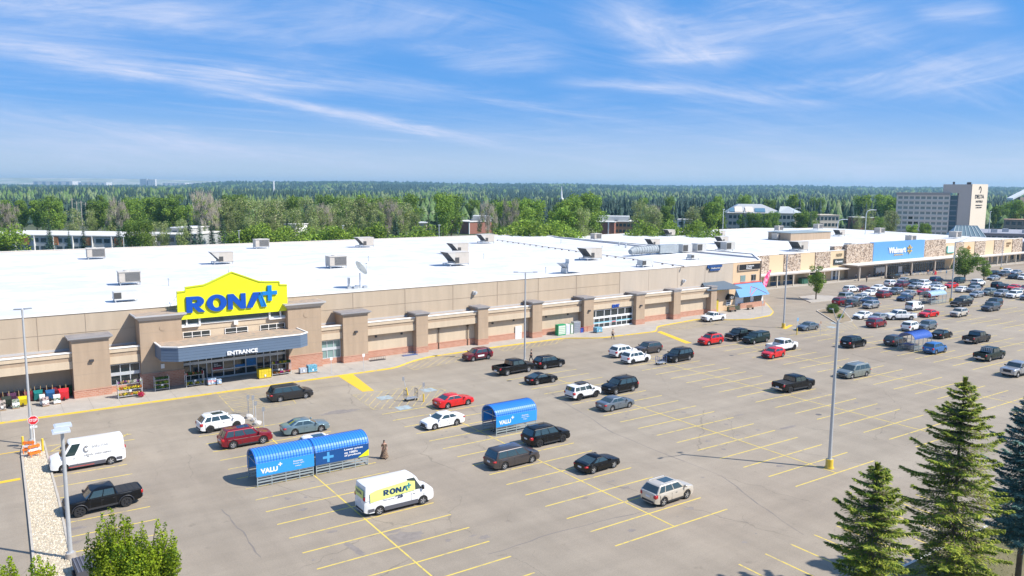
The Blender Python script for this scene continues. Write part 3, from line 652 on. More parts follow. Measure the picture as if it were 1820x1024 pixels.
# the yellow sign
out = [(19.95, 8.32), (33.95, 8.32), (33.95, 11.9), (32.9, 11.98), (32.9, 12.42), (31.2, 12.5), (30.2, 12.62), (26.75, 14.05), (23.9, 12.85), (23.2, 12.6), (20.95, 12.42), (20.95, 11.95), (19.95, 11.92)]
b = SB(); b.prism([(x, 103.15, z) for x, z in out], (0, .3, 0)); sg = b.build('store_sign', M_SIGNY, store)
b = SB()
for (x0, z0), (x1, z1) in zip(out[2:], out[3:]): b.bar((x0, 103.12, z0 - .09), (x1, 103.12, z1 - .09), .12, .14)
b.build('sign_edge', M_SIGNYD, sg)
def put_outline(name, polys, m, parent, y=103.12, dep=.2):
    b = SB()
    for P in polys: b.prism([(x, y, z) for x, z in P], (0, -dep, 0))
    return b.build(name, m, parent)
def rona(parent, ox, oz, k, place, dep, mb, ml):
    """letters R O N A + in a 10 x 2 box: k scales, place(x, z) gives the point, each letter its own mesh"""
    def arc(cx, cz, rx, rz, a0, a1, n=14): return [(cx + rx * math.cos(R(a0 + (a1 - a0) * i / n)), cz + rz * math.sin(R(a0 + (a1 - a0) * i / n))) for i in range(n + 1)]
    def mk(name, polys, m):
        b = MB()
        for P in polys:
            a = [b.vert(place(ox + x * k, oz + z * k, 0)) for x, z in P]; c = [b.vert(place(ox + x * k, oz + z * k, dep)) for x, z in P]
            b.face(a); b.face(c[::-1])
            for j in range(len(P)): b.face((a[j], c[j], c[(j + 1) % len(P)], a[(j + 1) % len(P)]))
        return b.build(name, m, parent)
    # R: stem, bowl pieces, leg (slightly overlapping pieces are kept end to end)
    o = arc(1.35, 1.37, .82, .65, 90, -90); i_ = arc(1.1, 1.40, .24, .22, -90, 90)
    mk('letter', [[(0, 0), (.72, 0), (.72, 2.02), (0, 2.02)], [(.72, 2.02)] + o + [(.72, .72), (.72, 1.18)] + i_ + [(.72, 1.62)], [(.95, .719), (1.45, .719), (2.25, 0), (1.45, 0), (.80, .719)]], mb)
    oo = arc(3.72, 1.0, 1.24, 1.08, 0, 180, 20); oi = arc(3.72, 1.0, .48, .62, 180, 0, 20)
    mk('letter', [oo + oi, [(x, 2.0 - z) for x, z in oo + oi][::-1]], mb)
    mk('letter', [[(5.1, 0), (5.72, 0), (5.72, 1.15), (6.72, 0), (7.4, 0), (7.4, 2.0), (6.78, 2.0), (6.78, .92), (5.85, 2.0), (5.1, 2.0)]], mb)
    mk('letter', [[(7.5, 0), (8.22, 0), (9.02, 1.35), (9.22, 1.02), (9.3, 2.0), (8.45, 2.0)][:3] + [(9.12, 1.75), (9.26, 2.0), (8.4, 2.0)]], mb)
    mk('letter', [[(8.95 + .28 * j, 1.62 - .0 * j), (9.12 + .28 * j, 1.62), (9.82 + .2 * j, 0), (9.62 + .2 * j, 0)] for j in (0,)] + [[(9.26, 2.0), (9.42, 2.0), (10.15, .02), (9.98, .02)], [(9.18, 1.6), (9.28, 1.75), (9.90, .02), (9.75, .02)]][:2] + [[(9.02, 1.25), (9.08, 1.45), (9.56, .02), (9.42, .02)]], ml)
    mk('cross', [[(9.58, 1.54), (10.3, 1.54), (10.3, .74), (10.85, .74), (10.85, 1.54), (11.57, 1.54), (11.57, 2.02), (10.85, 2.02), (10.85, 2.8), (10.3, 2.8), (10.3, 2.02), (9.58, 2.02)]], ml)
rona(sg, 20.95 - 10, 9.15, .998, lambda x, z, d: (x, .33 - d, z), .22, M_RB, M_RB2)
# steelwork behind the sign
b = SB()
for k, x in enumerate((20.5, 22.5, 24.6, 26.75, 28.9, 31.0, 33.3)):
    h = (12.3, 13.0, 13.7, 14.9, 13.9, 13.2, 12.6)[k]
    b.bar((x, 104.3, 9.0), (x, 104.3, h), .06); b.bar((x, 106.8, 9.7), (x, 106.8, 11.4), .05); b.bar((x, 104.3, h - .6), (x, 108.6, 9.75), .05); b.bar((x, 103.5, 11.2), (x, 104.3, 11.2), .06); b.box(x - .25, 108.3, 9.72, x + .25, 108.9, 9.95)
for z in (11.2, 9.6): b.bar((20, 104.3, z), (33.9, 104.3, z), .07)
for y in (106.8,): b.bar((19, y, 11.35), (34.6, y, 11.35), .05); b.bar((19, y, 10.6), (34.6, y, 10.6), .05)
for x0, x1 in ((16, 19.8), (34.1, 37.8)): b.bar((x0, 105.9, 9.8), (x1, 105.9, 9.8), .16); b.bar((x0, 105.9, 10.5), (x1, 105.9, 10.5), .06); [b.bar((x, 105.9, 9.3), (x, 105.9, 11.6 if k == 1 else 10.6), .12 if k != 1 else .06) for k, x in enumerate((x0 + .3, (x0 + x1) / 2, x1 - .3))]
b.build('sign_steelwork', M_WHT, store)
# windows beside the pylons
for x0, x1, m, nn in ((12.1, 15.35, M_GLASS, 3), (38.6, 41.6, M_GLASS2, 3)):
    b = SB(); b.box(x0 - .1, 103.6, .1, x1 + .1, 104.0, .95); b.build('brick_base', M_BRICK, store)
    b = SB(); b.box(x0 - .1, 103.75, .95, x1 + .1, 104.0, 3.7); b.build('recess_wall', M_CREAM, store)
    b = SB(); b.box(x0, 103.69, .98, x1, 103.75, 3.45); wv = b.build('window', m, store)
    b = SB()
    for k in range(nn + 1): xx = x0 + (x1 - x0) * k / nn; b.box(xx - .05, 103.62, .98, xx + .05, 103.7, 3.45)
    b.box(x0, 103.6, 2.1, x1, 103.7, 2.5); b.box(x0 - .08, 103.6, .93, x1 + .08, 103.7, 1.02); b.box(x0, 103.62, 3.4, x1, 103.7, 3.5); b.build('frame', M_ALU, wv)
# second entrance
x0, x1 = 88.45, 98.95
b = SB(); b.box(x0, 103.5, .15, x1, 103.55, 3.42); gl = b.build('shopfront_glass', M_GLASS, store)
b = SB(); b.box(x0, 103.56, .1, x1, 104.2, 3.7); b.build('recess_wall', M_CREAM, store)
b = SB()
for k, x in enumerate((88.5, 89.9, 91.9, 93.5, 95.2, 97.0, 98.9)): b.box(x - .05, 103.40, 2.25, x + .05, 103.51, 3.45)
for x in (88.5, 89.5, 90.7, 91.9, 93.3, 93.6, 94.9, 96.2, 97.5, 98.9): b.box(x - .05, 103.40, .15, x + .05, 103.51, 2.0)
b.box(x0, 103.38, 1.95, x1, 103.51, 2.3); b.box(x0, 103.38, .15, x1, 103.5, .36); b.box(x0, 103.38, 3.4, x1, 103.51, 3.5); b.box(x0, 103.39, 1.02, x1, 103.5, 1.12)
b.build('frame', M_WHT, gl)
b = SB(); b.box(88.7, 103.36, 1.16, 98.8, 103.39, 1.34); b.build('door_decal', mat('decal_blue', (.25, .55, .65), .5), gl)
b = SB(); b.box(93.75, 103.35, 1.1, 94.75, 103.36, 1.25); b.box(88.7, 103.35, .85, 89.4, 103.36, 1.1); b.build('door_decal', mat('decal_red', (.6, .05, .06), .5), gl)
put_text('lettering', 'EXIT', M_RB, store, (93.5 - 10, 103.05 - 102.8, 3.72), w=1.75, h=.55, depth=.12, bold=.04)
# wall fittings high on the wall
for x, z in ((65.4, 8.2), (114.5, 7.0)):
    b = SB(); b.box(x - .25, 105.1, z - .3, x + .25, 105.5, z + .3); b.tube([(x + .1, 105.1, z + .1), (x + .1, 104.8, z + .1)], .2, 10); b.build('floodlight', M_ALU, store)
# peach unit at the corner
b = SB(); b.box(121.6, 104.6, 0, 129.7, 105.48, 5.0); b.build('shop_wall', M_YEL, store)
b = SB(); b.box(121.9, 103.6, 4.6, 124.8, 105.5, 5.1); b.box(123, 104.4, .15, 124.2, 104.6, 2.6); b.build('door_surround', mat('shopfront_mustard', (.5, .38, .03), .6), store)
b = SB(); b.prism([(118.5, 102.6, 5.0), (129.3, 102.6, 4.75), (126.9, 105.4, 6.1), (120.2, 105.4, 6.1)], (0, 0, .14)); b.build('lean_to_roof', mat('slate_metal', (.09, .125, .16), .5), store)
b = SB()
arcp = [(127.5 + math.cos(R(a)) * 1.0, 2.45 + math.sin(R(a)) * 1.15) for a in range(0, 181, 15)]
b.prism([(x, 104.6, z) for x, z in arcp], (0, -.9, 0)); b.build('arched_awning', M_BLK, store)
put_text('lettering', 'G1', M_WHT, store, (127.1 - 10, 103.68 - 102.8, 2.7), w=.8, h=.45, depth=.02)
b = SB(); b.box(126.8, 104.5, 1.2, 128.2, 104.6, 2.3); b.build('door_poster', M_WHT, store)
b = SB(); b.box(126.9, 104.48, 1.9, 128.1, 104.5, 2.2); b.box(126.9, 104.48, 1.4, 127.9, 104.5, 1.6); b.build('poster_print', M_BLK, store)
b = SB(); b.box(130.0, 104.9, .1, 139.4, 105.46, 3.0); b.build('shop_wall', M_WHT, store)
b = SB(); b.box(131.1, 104.4, .1, 139.5, 104.9, 1.25); b.build('brick_base', M_BRICK, store)
for x0, x1 in ((132.8, 135.0), (136.2, 138.8)):
    b = SB(); b.box(x0, 104.82, 1.3, x1, 104.9, 2.75); b.build('window', M_GLASS, store)
for x0, x1, z0, z1, m in ((132.2, 133.8, 5.75, 6.95, M_GLASS2), (135.8, 137.3, 5.75, 6.95, M_GLASS)):
    b = SB(); b.box(x0, 105.4, z0, x1, 105.46, z1); wv = b.build('window', m, store); b = SB(); b.box(x0 - .08, 105.36, z0 - .1, x1 + .08, 105.42, z0); b.box(x0 + .7, 105.37, z0, x0 + .76, 105.41, z1); b.box(x0 - .08, 105.36, z1, x1 + .08, 105.42, z1 + .08); b.build('frame', M_LGREYT, wv)
M_AWN = mat('awning_blue', (.11, .28, .50), .7)
b = SB(); A = [(130.0, 105.45, 5.35), (139.2, 105.45, 5.35), (139.6, 103.4, 2.75), (129.6, 103.4, 2.75)]
b.poly(A); b.poly([A[0], A[3], (129.6, 105.45, 2.75)]); b.poly([A[1], (139.6, 105.45, 2.75), A[2]]); aw = b.build('awning', M_AWN, store, fix=False)
def onaw(x, t): return (x, 105.45 - 2.05 * t - .03, 5.35 - 2.6 * t + .03)
b = SB(); M_PINK = mat('awning_red', (.75, .16, .14), .6)
for a, d in (((133.4, .82), (135.0, .30)), ((135.0, .30), (136.3, .45)), ((136.3, .45), (138.9, .93)), ((136.3, .5), (133.2, .97))): b.bar(onaw(*a), onaw(*d), .12, .03)
b.bar((130, 105.3, 5.42), (139.2, 105.3, 5.42), .12, .2); b.build('awning_trim', M_PINK, aw)
# signs on the high wall
b = SB(); b.box(131.3, 105.2, 8.15, 138.25, 105.44, 9.3); s_ = b.build('shop_sign', M_BLK, store)
b = SB(); b.box(131.2, 105.16, 8.05, 138.3, 105.4, 8.15); b.box(131.15, 105.16, 8.05, 131.3, 105.42, 9.36); b.build('sign_frame', mat('sign_frame_beige', (.55, .45, .35), .6), s_)
put_text('lettering', 'Creators', M_WHT, s_, (133.6 - 10, 105.14 - 102.8, 8.78), w=2.5, h=.38, depth=.05, bold=.02)
put_text('lettering', 'Direct', M_WHT, s_, (133.6 - 10, 105.14 - 102.8, 8.32), w=1.8, h=.36, depth=.05, bold=.02)
M_NAVY = mat('sign_navy', (.015, .07, .22), .5)
b = SB(); b.box(121.9, 105.2, 9.22, 125.9, 105.44, 9.68); b.tube([(121.8, 105.2, 9.4), (121.8, 105.44, 9.4)], .36, 16); b.box(122.2, 105.2, 8.55, 125.3, 105.44, 8.95); s_ = b.build('shop_sign', M_NAVY, store)
put_text('lettering', 'Hotlineman', M_WHT, s_, (122.5 - 10, 105.16 - 102.8, 8.93), w=2.6, h=.3, depth=.04)

# pink feather banner at the corner of the block
b = MB(); p = Vector((*[gp(1354, 533).x, gp(1354, 533).y], .15))
t = thing('feather_flag', 'pink and magenta feather flag at the corner by the blue awning', 'flag', p)
b.tube([(0, 0, 0), (0, 0, 3), (.6, 0, 5.2), (2.2, 0, 6.4)], [.04, .03, .025, .015], 6); b.build('pole', M_ALU, t)
b = MB(); b.prism([(0, 0, 2.2), (1.5, 0, 2.9), (2.9, 0, 6.6), (2.3, 0, 6.6), (1.5, 0, 6.0), (.4, 0, 4.6)], (0, .03, 0)); b.build('banner', mat('banner_pink', (.75, .03, .16), .6, col2=(.75, .35, .5), vscale=1.6, c2lo=.5, c2hi=.56), t)

# ================================================================== THE MALL ON THE RIGHT
mall = thing('shopping_mall', 'long low cream mall with rubble stone panels and a wide sky-blue sign', 'mall', (150, 130, 0))
def B2(): return MB((150, 130, 0))
rp = [(151.9, 130.3), (309, 130.3), (305, 140), (313, 188), (313, 214), (299, 216), (284, 227), (160, 219), (151.9, 200)]
b = B2(); b.poly([(x, y, 8.12) for x, y in rp]); b.build('roof', M_ROOF, mall, fix=False)
b = B2()
for (x0, y0), (x1, y1) in zip(rp[1:], rp[2:] + rp[:1]): b.bar((x0, y0, 4.1), (x1, y1, 4.1), .3, 8.2)
b.build('side_wall', M_CREAM, mall)
b = B2(); b.box(152, 129.98, 0, 202, 130.3, 8.2); b.build('front_wall', mat('mall_cream', (.66, .50, .31), .85, var=.03), mall)
b = B2(); b.box(255, 129.98, 0, 309, 130.3, 8.35); b.build('front_wall', MATS['mall_cream'], mall)
b = B2(); b.box(152, 129.9, 8.2, 201.8, 130.5, 8.34); b.build('coping', M_COP, mall)
b = B2(); b.box(255.1, 129.9, 8.35, 309, 130.5, 8.47); b.build('coping', M_COP, mall)
for x0, x1 in ((153, 157), (164, 168.5), (174.6, 181.5), (188.0, 194.8)):
    b = B2(); b.box(x0, 129.8, 3.3, x1, 129.98, 8.19); b.build('stone_panel', M_STONE, mall)
for x0, x1 in ((262, 267.5), (275, 282), (288.4, 295.3), (301.6, 308.8)):
    b = B2(); b.box(x0, 129.8, 3.5, x1, 129.98, 8.34); b.build('stone_panel', M_STONE, mall)
for x0, x1 in ((201.6, 214.6), (242.2, 255.2)):
    b = B2(); b.box(x0, 129.4, 4.2, x1, 130.6, 9.7); b.build('stone_panel', M_STONE, mall)
b = B2(); b.box(197.5, 130.6, 8.1, 201.6, 132, 9.3); b.build('stone_return', M_STONE, mall)
b = B2(); b.box(214.6, 129.3, 4.3, 242.2, 130.6, 9.9); bl = b.build('store_sign', mat('sign_sky_blue', (.12, .33, .66), .5), mall)
put_text('lettering', 'Walmart', M_WHT, bl, (222.3 - 150, 129.26 - 130, 6.45), w=9.2, h=1.75, depth=.3, bold=.03)
put_text('lettering', 'SUPERCENTRE', mat('gold', (.75, .55, .25), .5), bl, (225.4 - 150, 129.26 - 130, 5.65), w=4.9, h=.42, depth=.15)
b = MB()
for k in range(6):
    a = R(90 + 60 * k); c0 = Vector((233.6 - 150, 0, 7.3)); d = Vector((math.cos(a), 0, math.sin(a))); n = Vector((-d.z, 0, d.x))
    P = [c0 + d * .4 - n * .1, c0 + d * 1.15 - n * .26, c0 + d * 1.35, c0 + d * 1.15 + n * .26, c0 + d * .4 + n * .1]
    b.prism([(q.x, 129.29 - 130, q.z) for q in P], (0, -.3, 0))
b.build('spark', mat('spark_gold', (.62, .42, .12), .5), bl)
b = B2(); b.box(202, 128.9, 0, 214.6, 130.2, 4.2); b.build('lower_wall', mat('mall_brown', (.30, .235, .175), .85, var=.05), mall)
b = B2(); b.box(214.6, 129.2, .15, 255, 129.4, 4.2); gl = b.build('shopfront_glass', mat('shop_glass_dim', (.03, .04, .045), .1), mall)
b = B2(); rs = random.Random(9)
for k in range(34): x = 214.8 + k * 1.19; b.box(x, 129.1, .15, x + .1, 129.22, 4.1)
b.box(214.6, 129.1, 2.7, 255, 129.2, 2.9); b.build('frame', mat('frame_blue_grey', (.30, .36, .42), .5), gl)
b = B2(); b.box(216, 129.05, 1.0, 221.5, 129.1, 2.6); b.box(228, 129.05, .5, 230, 129.1, 2.3); b.build('bright_panel', M_WHT, gl)
b = B2(); b.box(199.5, 124.6, 4.0, 262, 129.6, 4.32); cn = b.build('entrance_canopy', mat('canopy_brown', (.42, .34, .27), .8), mall)
b = B2(); b.box(199.3, 124.4, 4.32, 262.2, 129.3, 4.42); b.build('canopy_top', mat('canopy_pale', (.66, .60, .52), .8), cn)
b = B2()
for x in (201.4, 214.5, 228, 241, 254): b = B2(); b.box(x - .22, 124.9, 0, x + .22, 125.3, 4.0); b.build('post', mat('post_brown', (.45, .38, .31), .8), cn)
for x0, x1 in ((152, 199.5), (262, 330)):
    b = B2(); b.box(x0, 126.7, 3.35, x1, 130, 3.5); cn = b.build('walkway_canopy', mat('canopy_grey', (.62, .60, .57), .8), mall)
    b = B2(); b.box(x0, 126.62, 3.22, x1, 126.74, 3.56); b.build('fascia', mat('fascia_tan', (.52, .45, .38), .8), cn)
    x = x0 + 3
    while x < x1: b = B2(); b.box(x - .12, 126.8, .1, x + .12, 127.04, 3.3); b.build('post', mat('post_cream', (.66, .58, .47), .8), cn); x += 6.6
for x0, x1 in ((169.5, 173.5), (174.8, 178.5), (186, 191), (196, 199)):
    b = B2(); b.box(x0, 129.9, 1.3, x1, 129.97, 3.0); b.build('window', M_GLASS, mall)
    b = B2(); b.box(x0, 129.9, .15, x1, 129.97, 1.1); b.build('bench_wall', mat('navy_panel', (.05, .09, .15), .7), mall)
for x in (195.5, 197.5):
    b = B2(); b.box(x, 129.85, .15, x + .9, 129.9, 2.6); b.build('door', M_WHT, mall)
for k in range(11):
    x = 264 + k * 4.1; b = B2(); b.box(x, 129.9, .4, x + 2.4, 129.97, 2.9); b.build('window', M_GLASS, mall)
b = B2(); b.box(196.4, 129.75, 4.35, 200.9, 129.95, 5.9); s_ = b.build('shop_sign', mat('sign_dark_green', (.03, .045, .045), .5), mall)
put_text('lettering', 'Kareng', M_WHT, s_, (197.0 - 150, 129.7 - 130, 4.75), w=3.3, h=.7, depth=.05, bold=.02)
put_text('street_number', '1632', mat('number_brown', (.25, .20, .12), .7), mall, (197.6 - 150, 129.8 - 130, 6.7), w=2.6, h=.75, depth=.1, bold=.03)
b = B2(); b.box(256.6, 129.7, 5.2, 261, 129.95, 7.3); s_ = b.build('shop_sign', mat('sign_pale_blue', (.55, .70, .80), .5), mall)
b = B2(); b.box(256.5, 129.68, 5.1, 257.1, 129.7, 7.4); b.box(256.5, 129.68, 5.0, 261.1, 129.7, 5.3); b.build('sign_frame', mat('sign_green', (.03, .25, .15), .5), s_)
put_text('lettering', 'LAURELS\nCAFE', mat('brown_letters', (.30, .20, .10), .7), mall, (297.0 - 150, 129.85 - 130, 5.7), w=3.4, h=1.5, depth=.1)
b = B2(); b.box(270.6, 129.8, 5.0, 271.3, 129.97, 7.0); b.box(269.9, 129.8, 6.0, 272.2, 129.97, 6.5); b.build('wall_emblem', mat('emblem_orange', (.60, .28, .08), .6), mall)
# penthouse on the mall roof
q = gp(1405, 428, 8.2); b = B2(); b.box(q.x, q.y, 8.12, q.x + 22, q.y + 9, 10.6); ph = b.build('penthouse', M_TAN, mall)
b = B2(); b.box(q.x - .2, q.y - .2, 10.6, q.x + 22.2, q.y + 9.2, 10.8); b.build('penthouse_roof', mat('green_grey', (.25, .30, .31), .7), ph)

# ================================================================== ROOFTOP UNITS
M_RTU = mat('unit_beige', (.47, .42, .36), .6, var=.08, vscale=1.2)
M_RTUD = mat('unit_grille', (.06, .058, .055), .6)
def rtu(kind, lab, p, s=1.0, rz=0.0):
    t = thing('rooftop_unit', lab, 'air handler', p, rz, 'air handling units on the flat roofs')
    k_ = 1.22 if kind == 'cowl' else 1.05; w, d, h = 3.2 * s * k_, 2.3 * s * k_, 1.62 * s * k_
    b = MB()
    for x in (-w / 2 + .15, w / 2 - .15):
        for y in (.1, d - .1): b.bar((x, y, 0), (x, y, .45), .12)
    b.bar((-w / 2, .1, .42), (w / 2, .1, .42), .12); b.bar((-w / 2, d - .1, .42), (w / 2, d - .1, .42), .12); [b.bar((x, .04, .42), (x, d - .04, .42), .11) for x in (-w / 2 + .15, w / 2 - .15)]; b.build('stand', M_GALV, t)
    b = MB()
    if kind == 'grille':
        b.box(-w / 2, 0, .5, w / 2, d, .5 + h); b.build('casing', M_RTU, t)
        b = MB(); b.box(-w * .22, -.03, .62, w * .46, 0, .35 + h); g = b.build('grille', M_RTUD, t)
        b = MB(); [b.box(-w * .22, -.05, z, w * .46, -.03, z + .03) for z in np.arange(.7, .3 + h, .16)]; b.build('louvre', M_LGREYT, g)
        b = MB(); b.box(-w / 2 - .1, -.12, .5 + h, w / 2 + .1, d + .1, .6 + h); b.tube([(-.4 * s, d / 2, h + .6), (-.4 * s, d / 2, h + .72)], .5 * s, 14); b.build('lid', mat('unit_lid', (.56, .52, .46), .6), t)
    elif kind == 'plain':
        b.box(-w / 2, 0, .3, w / 2, d * .8, .3 + h * .75); b.build('casing', mat('unit_pale', (.55, .54, .50), .6, var=.05), t)
        b = MB(); b.box(-w / 2 - .02, .1, .5, -w * .2, -.03, h * .9); b.build('grille', M_RTUD, t)
    else:
        b.box(-w * .22, 0, .5, w / 2, d, .5 + h); b.build('casing', M_RTU, t)
        b = MB()
        i = [b.vert(q) for q in ((-w * .22, 0, .9), (-w * .22, d, .9), (-w * .62, d, .5 + h), (-w * .62, 0, .5 + h), (-w * .22, 0, .5 + h), (-w * .22, d, .5 + h))]
        b.face((i[0], i[3], i[4])); b.face((i[1], i[5], i[2])); b.face((i[2], i[5], i[4], i[3])); b.build('hood', mat('unit_hood', (.50, .47, .42), .6), t, fix=False)
        b = MB(); b.poly([(-w * .235, .1, .85), (-w * .235, d - .1, .85), (-w * .56, d - .1, .42 + h), (-w * .56, .1, .42 + h)]); b.box(-w * .24, -.02, .62, -w * .02, 0, .62 + h * .5); b.build('filter', M_RTUD, t, fix=False)
        b = MB(); b.box(-w * .62, -.06, .5 + h, w / 2 + .06, d + .06, .57 + h); b.build('lid', mat('unit_lid', (.56, .52, .46), .6), t)
    return t
U = [('grille', 172, 461, 1.0, 'beige rooftop unit with a dark grille near the far left edge of the store roof'),
     ('grille', 232, 507, .9, 'rooftop unit with wide dark grille behind the left pylon, upper of two'),
     ('plain', 225, 537, .85, 'low pale rooftop box right behind the left pylon cornice'),
     ('cowl', 398, 470, .95, 'rooftop unit just above and left of the yellow sign peak'),
     ('grille', 467, 442, 1.0, 'beige rooftop unit with dark grille at the far roof edge beyond the yellow sign'),
     ('grille', 602, 477, 1.0, 'rooftop unit with dark square grille beside the satellite dish'),
     ('cowl', 652, 440, 1.0, 'cowled rooftop unit at the far edge beyond the satellite dish'),
     ('cowl', 817, 473, 1.1, 'cowled rooftop unit, nearer of the pair in mid roof'),
     ('cowl', 820, 452, 1.0, 'cowled rooftop unit, farther of the pair in mid roof'),
     ('cowl', 868, 433, 1.0, 'cowled rooftop unit where the gas pipe begins at the far edge'),
     ('cowl', 1057, 463, 1.05, 'cowled rooftop unit beside the gas pipe in the right half of the store roof'),
     ('plain', 1152, 475, .85, 'small pale box near the front roof edge left of the navy sign'),
     ('plain', 1236, 462, .7, 'small white box right of the galvanised duct'),
     ('grille', 1063, 427, .8, 'low beige unit alone in the far middle of the roofs')]
for kind, x, y, s, lab in U: rtu(kind, lab, gp(x, y, 9.73), s)
U2 = [('cowl', 1165, 439, .9, 'cowled unit behind the long galvanised duct'), ('cowl', 1194, 420, .9, 'cowled unit at the far edge of the mall roof near the trees'),
      ('cowl', 1288, 434, .9, 'lower cowled unit of the stepped group of three'), ('cowl', 1284, 421, .8, 'far cowled unit of the stepped group of three'), ('cowl', 1294, 447, 1.05, 'nearest cowled unit of the stepped group of three, close to the grey parapet'),
      ('grille', 1388, 411, .9, 'far unit by the penthouse, behind the dark one'), ('grille', 1386, 427, .9, 'dark grilled unit left of the tan penthouse'), ('cowl', 1428, 447, 1.1, 'large cowled unit in front of the tan penthouse'),
      ('grille', 1458, 408, 1.0, 'unit at the far edge of the mall roof, right of the penthouse'), ('cowl', 1497, 420, .9, 'unit in mid mall roof, left of the tall curved lamps'), ('grille', 1568, 416, 1.0, 'unit on the far mall roof edge before the hotel'),
      ('grille', 1624, 430, .9, 'beige unit right above the end of the blue sign'), ('grille', 1704, 424, 1.1, 'beige unit above the stone panel right of the blue sign'), ('plain', 1515, 441, .9, 'tilted dark box behind the stone panel left of the blue sign')]
for kind, x, y, s, lab in U2: rtu(kind, lab, gp(x, y, 8.13), s)
# galvanised duct with boxes
q = gp(1120, 456, 9.73); t = thing('roof_duct', 'long galvanised duct with box fans on the roof near the gas pipe', 'duct', q)
b = MB(); b.tube([(0, 0, 1.0), (1.2, .2, 1.3), (9.5, 1.2, 1.3)], [.6, .9, .9], 12); M_DUCT = mat('duct_grey', (.30, .33, .34), .6, var=.15, vscale=2); b.build('duct', M_DUCT, t); b = MB(); [b.tube([(1.4 + k * .9, .22 + k * .11, 1.3), (1.5 + k * .9, .23 + k * .11, 1.3)], .96, 12) for k in range(9)]; b.build('duct_collar', mat('duct_dark', (.20, .22, .23), .6), t)
b = MB(); b.box(9.5, .1, .3, 15.5, 2.4, 2.2); b.build('plenum', M_DUCT, t)
for x in (17.5, 22.5, 33): b = MB(); b.box(x, .6, .2, x + 3.2, 2.6, 2.1); c_ = b.build('fan_box', mat('fan_grey', (.50, .49, .46), .6), t); b = MB(); b.box(x + .1, .56, .4, x + 1.7, .6, 1.9); b.build('grille', M_RTUD, c_)
b = MB(); [b.bar((x, 1, 0), (x, 1, 1), .15) for x in (1.5, 4.5, 7.5, 11, 14)]; b.build('stand', M_GALV, t)
# satellite dish
q = gp(640, 512, 9.73); t = thing('satellite_dish', 'round mesh satellite dish on a post near the front roof edge', 'satellite dish', q)
b = MB(); b.tube([(0, 0, 0), (0, 0, 2.3)], .09, 8); [b.box(x - .3, y - .3, 0, x + .3, y + .3, .3) for x, y in ((-.8, 0), (.8, 0), (0, 1), (-1.6, .5))]; b.bar((-1.6, .5, 0), (-1.6, .5, 1.6), .5, .2); b.build('mast', M_GALV, t)
b = MB(); b.smooth = True; n = 20; prev = None; nv = Vector((.55, -.55, .62)).normalized(); rx = nv.cross(Vector((0, 0, 1))).normalized(); ry = rx.cross(nv)
for r_, dz in ((.02, 0), (.5, .05), (.9, .17), (1.25, .33)):
    ring = [b.vert(Vector((0, 0, 2.9)) + (rx * math.cos(2 * math.pi * j / n) + ry * math.sin(2 * math.pi * j / n)) * r_ + nv * dz) for j in range(n)]
    if prev: [b.face((prev[j], prev[(j + 1) % n], ring[(j + 1) % n], ring[j])) for j in range(n)]
    prev = ring
b.build('reflector', mat('dish_grey', (.20, .215, .215), .6), t, fix=False)
b = MB(); tip = Vector((0, 0, 2.9)) + nv * 1.3; [b.bar(Vector((0, 0, 2.9)) + (rx * math.cos(a) + ry * math.sin(a)) * 1.2 + nv * .3, tip, .03) for a in (0, 2.1, 4.2)]; b.bar(tip, tip + nv * .25, .12); b.build('feed', M_GALV, t)
# small vents and posts
rs = random.Random(4)
VP = [(1008, 480, 'vent'), (970, 486, 'post'), (900, 417, 'post'), (997, 433, 'post'), (1070, 445, 'post'), (1100, 437, 'vent'), (1112, 441, 'vent'), (860, 460, 'post'), (655, 465, 'post'), (300, 508, 'post'), (365, 520, 'post')]
for x, y, k in VP:
    q = gp(x, y, 9.73); t = thing('roof_vent', 'small metal roof vent beside the larger units' if k == 'vent' else 'thin vent pipe standing on the white roof', 'roof vent', q, 0, 'small vents on the white roof')
    b = MB(); b.tube([(0, 0, 0), (0, 0, .9 if k == 'vent' else 1.1)], .22 if k == 'vent' else .06, 8); b.build('pipe', M_GALV, t)
    b = MB(); b.tube([(0, 0, .9), (0, 0, 1.15)], [.35, .1] if k == 'vent' else [.1, .1], 8); b.build('cap', M_GALV, t)
q = gp(1010, 487, 9.73); t = thing('roof_machine', 'white roof machine with an open flap near the front edge', 'roof machine', q)
b = MB(); b.box(0, 0, .4, 3.4, 2, 1.8); b.box(.4, .3, 1.8, 1.6, 1.4, 2.6); b.build('casing', mat('unit_white', (.66, .65, .62), .6), t); b = MB(); b.bar((-1.3, 1, 1.9), (0, 1, 1.0), 1.5, .08, (0, 0, 1)); b.box(-.3, .2, .1, 0, 1.8, 1.0); b.build('flap', M_GALV, t)
# ================================================================== BUILDINGS BEYOND THE ROOFS
def frame_ab(xa, da, xb, db):
    A = at_depth(xa, da); B = at_depth(xb, db); v = (B - A); return A, math.atan2(v.y, v.x), v.length
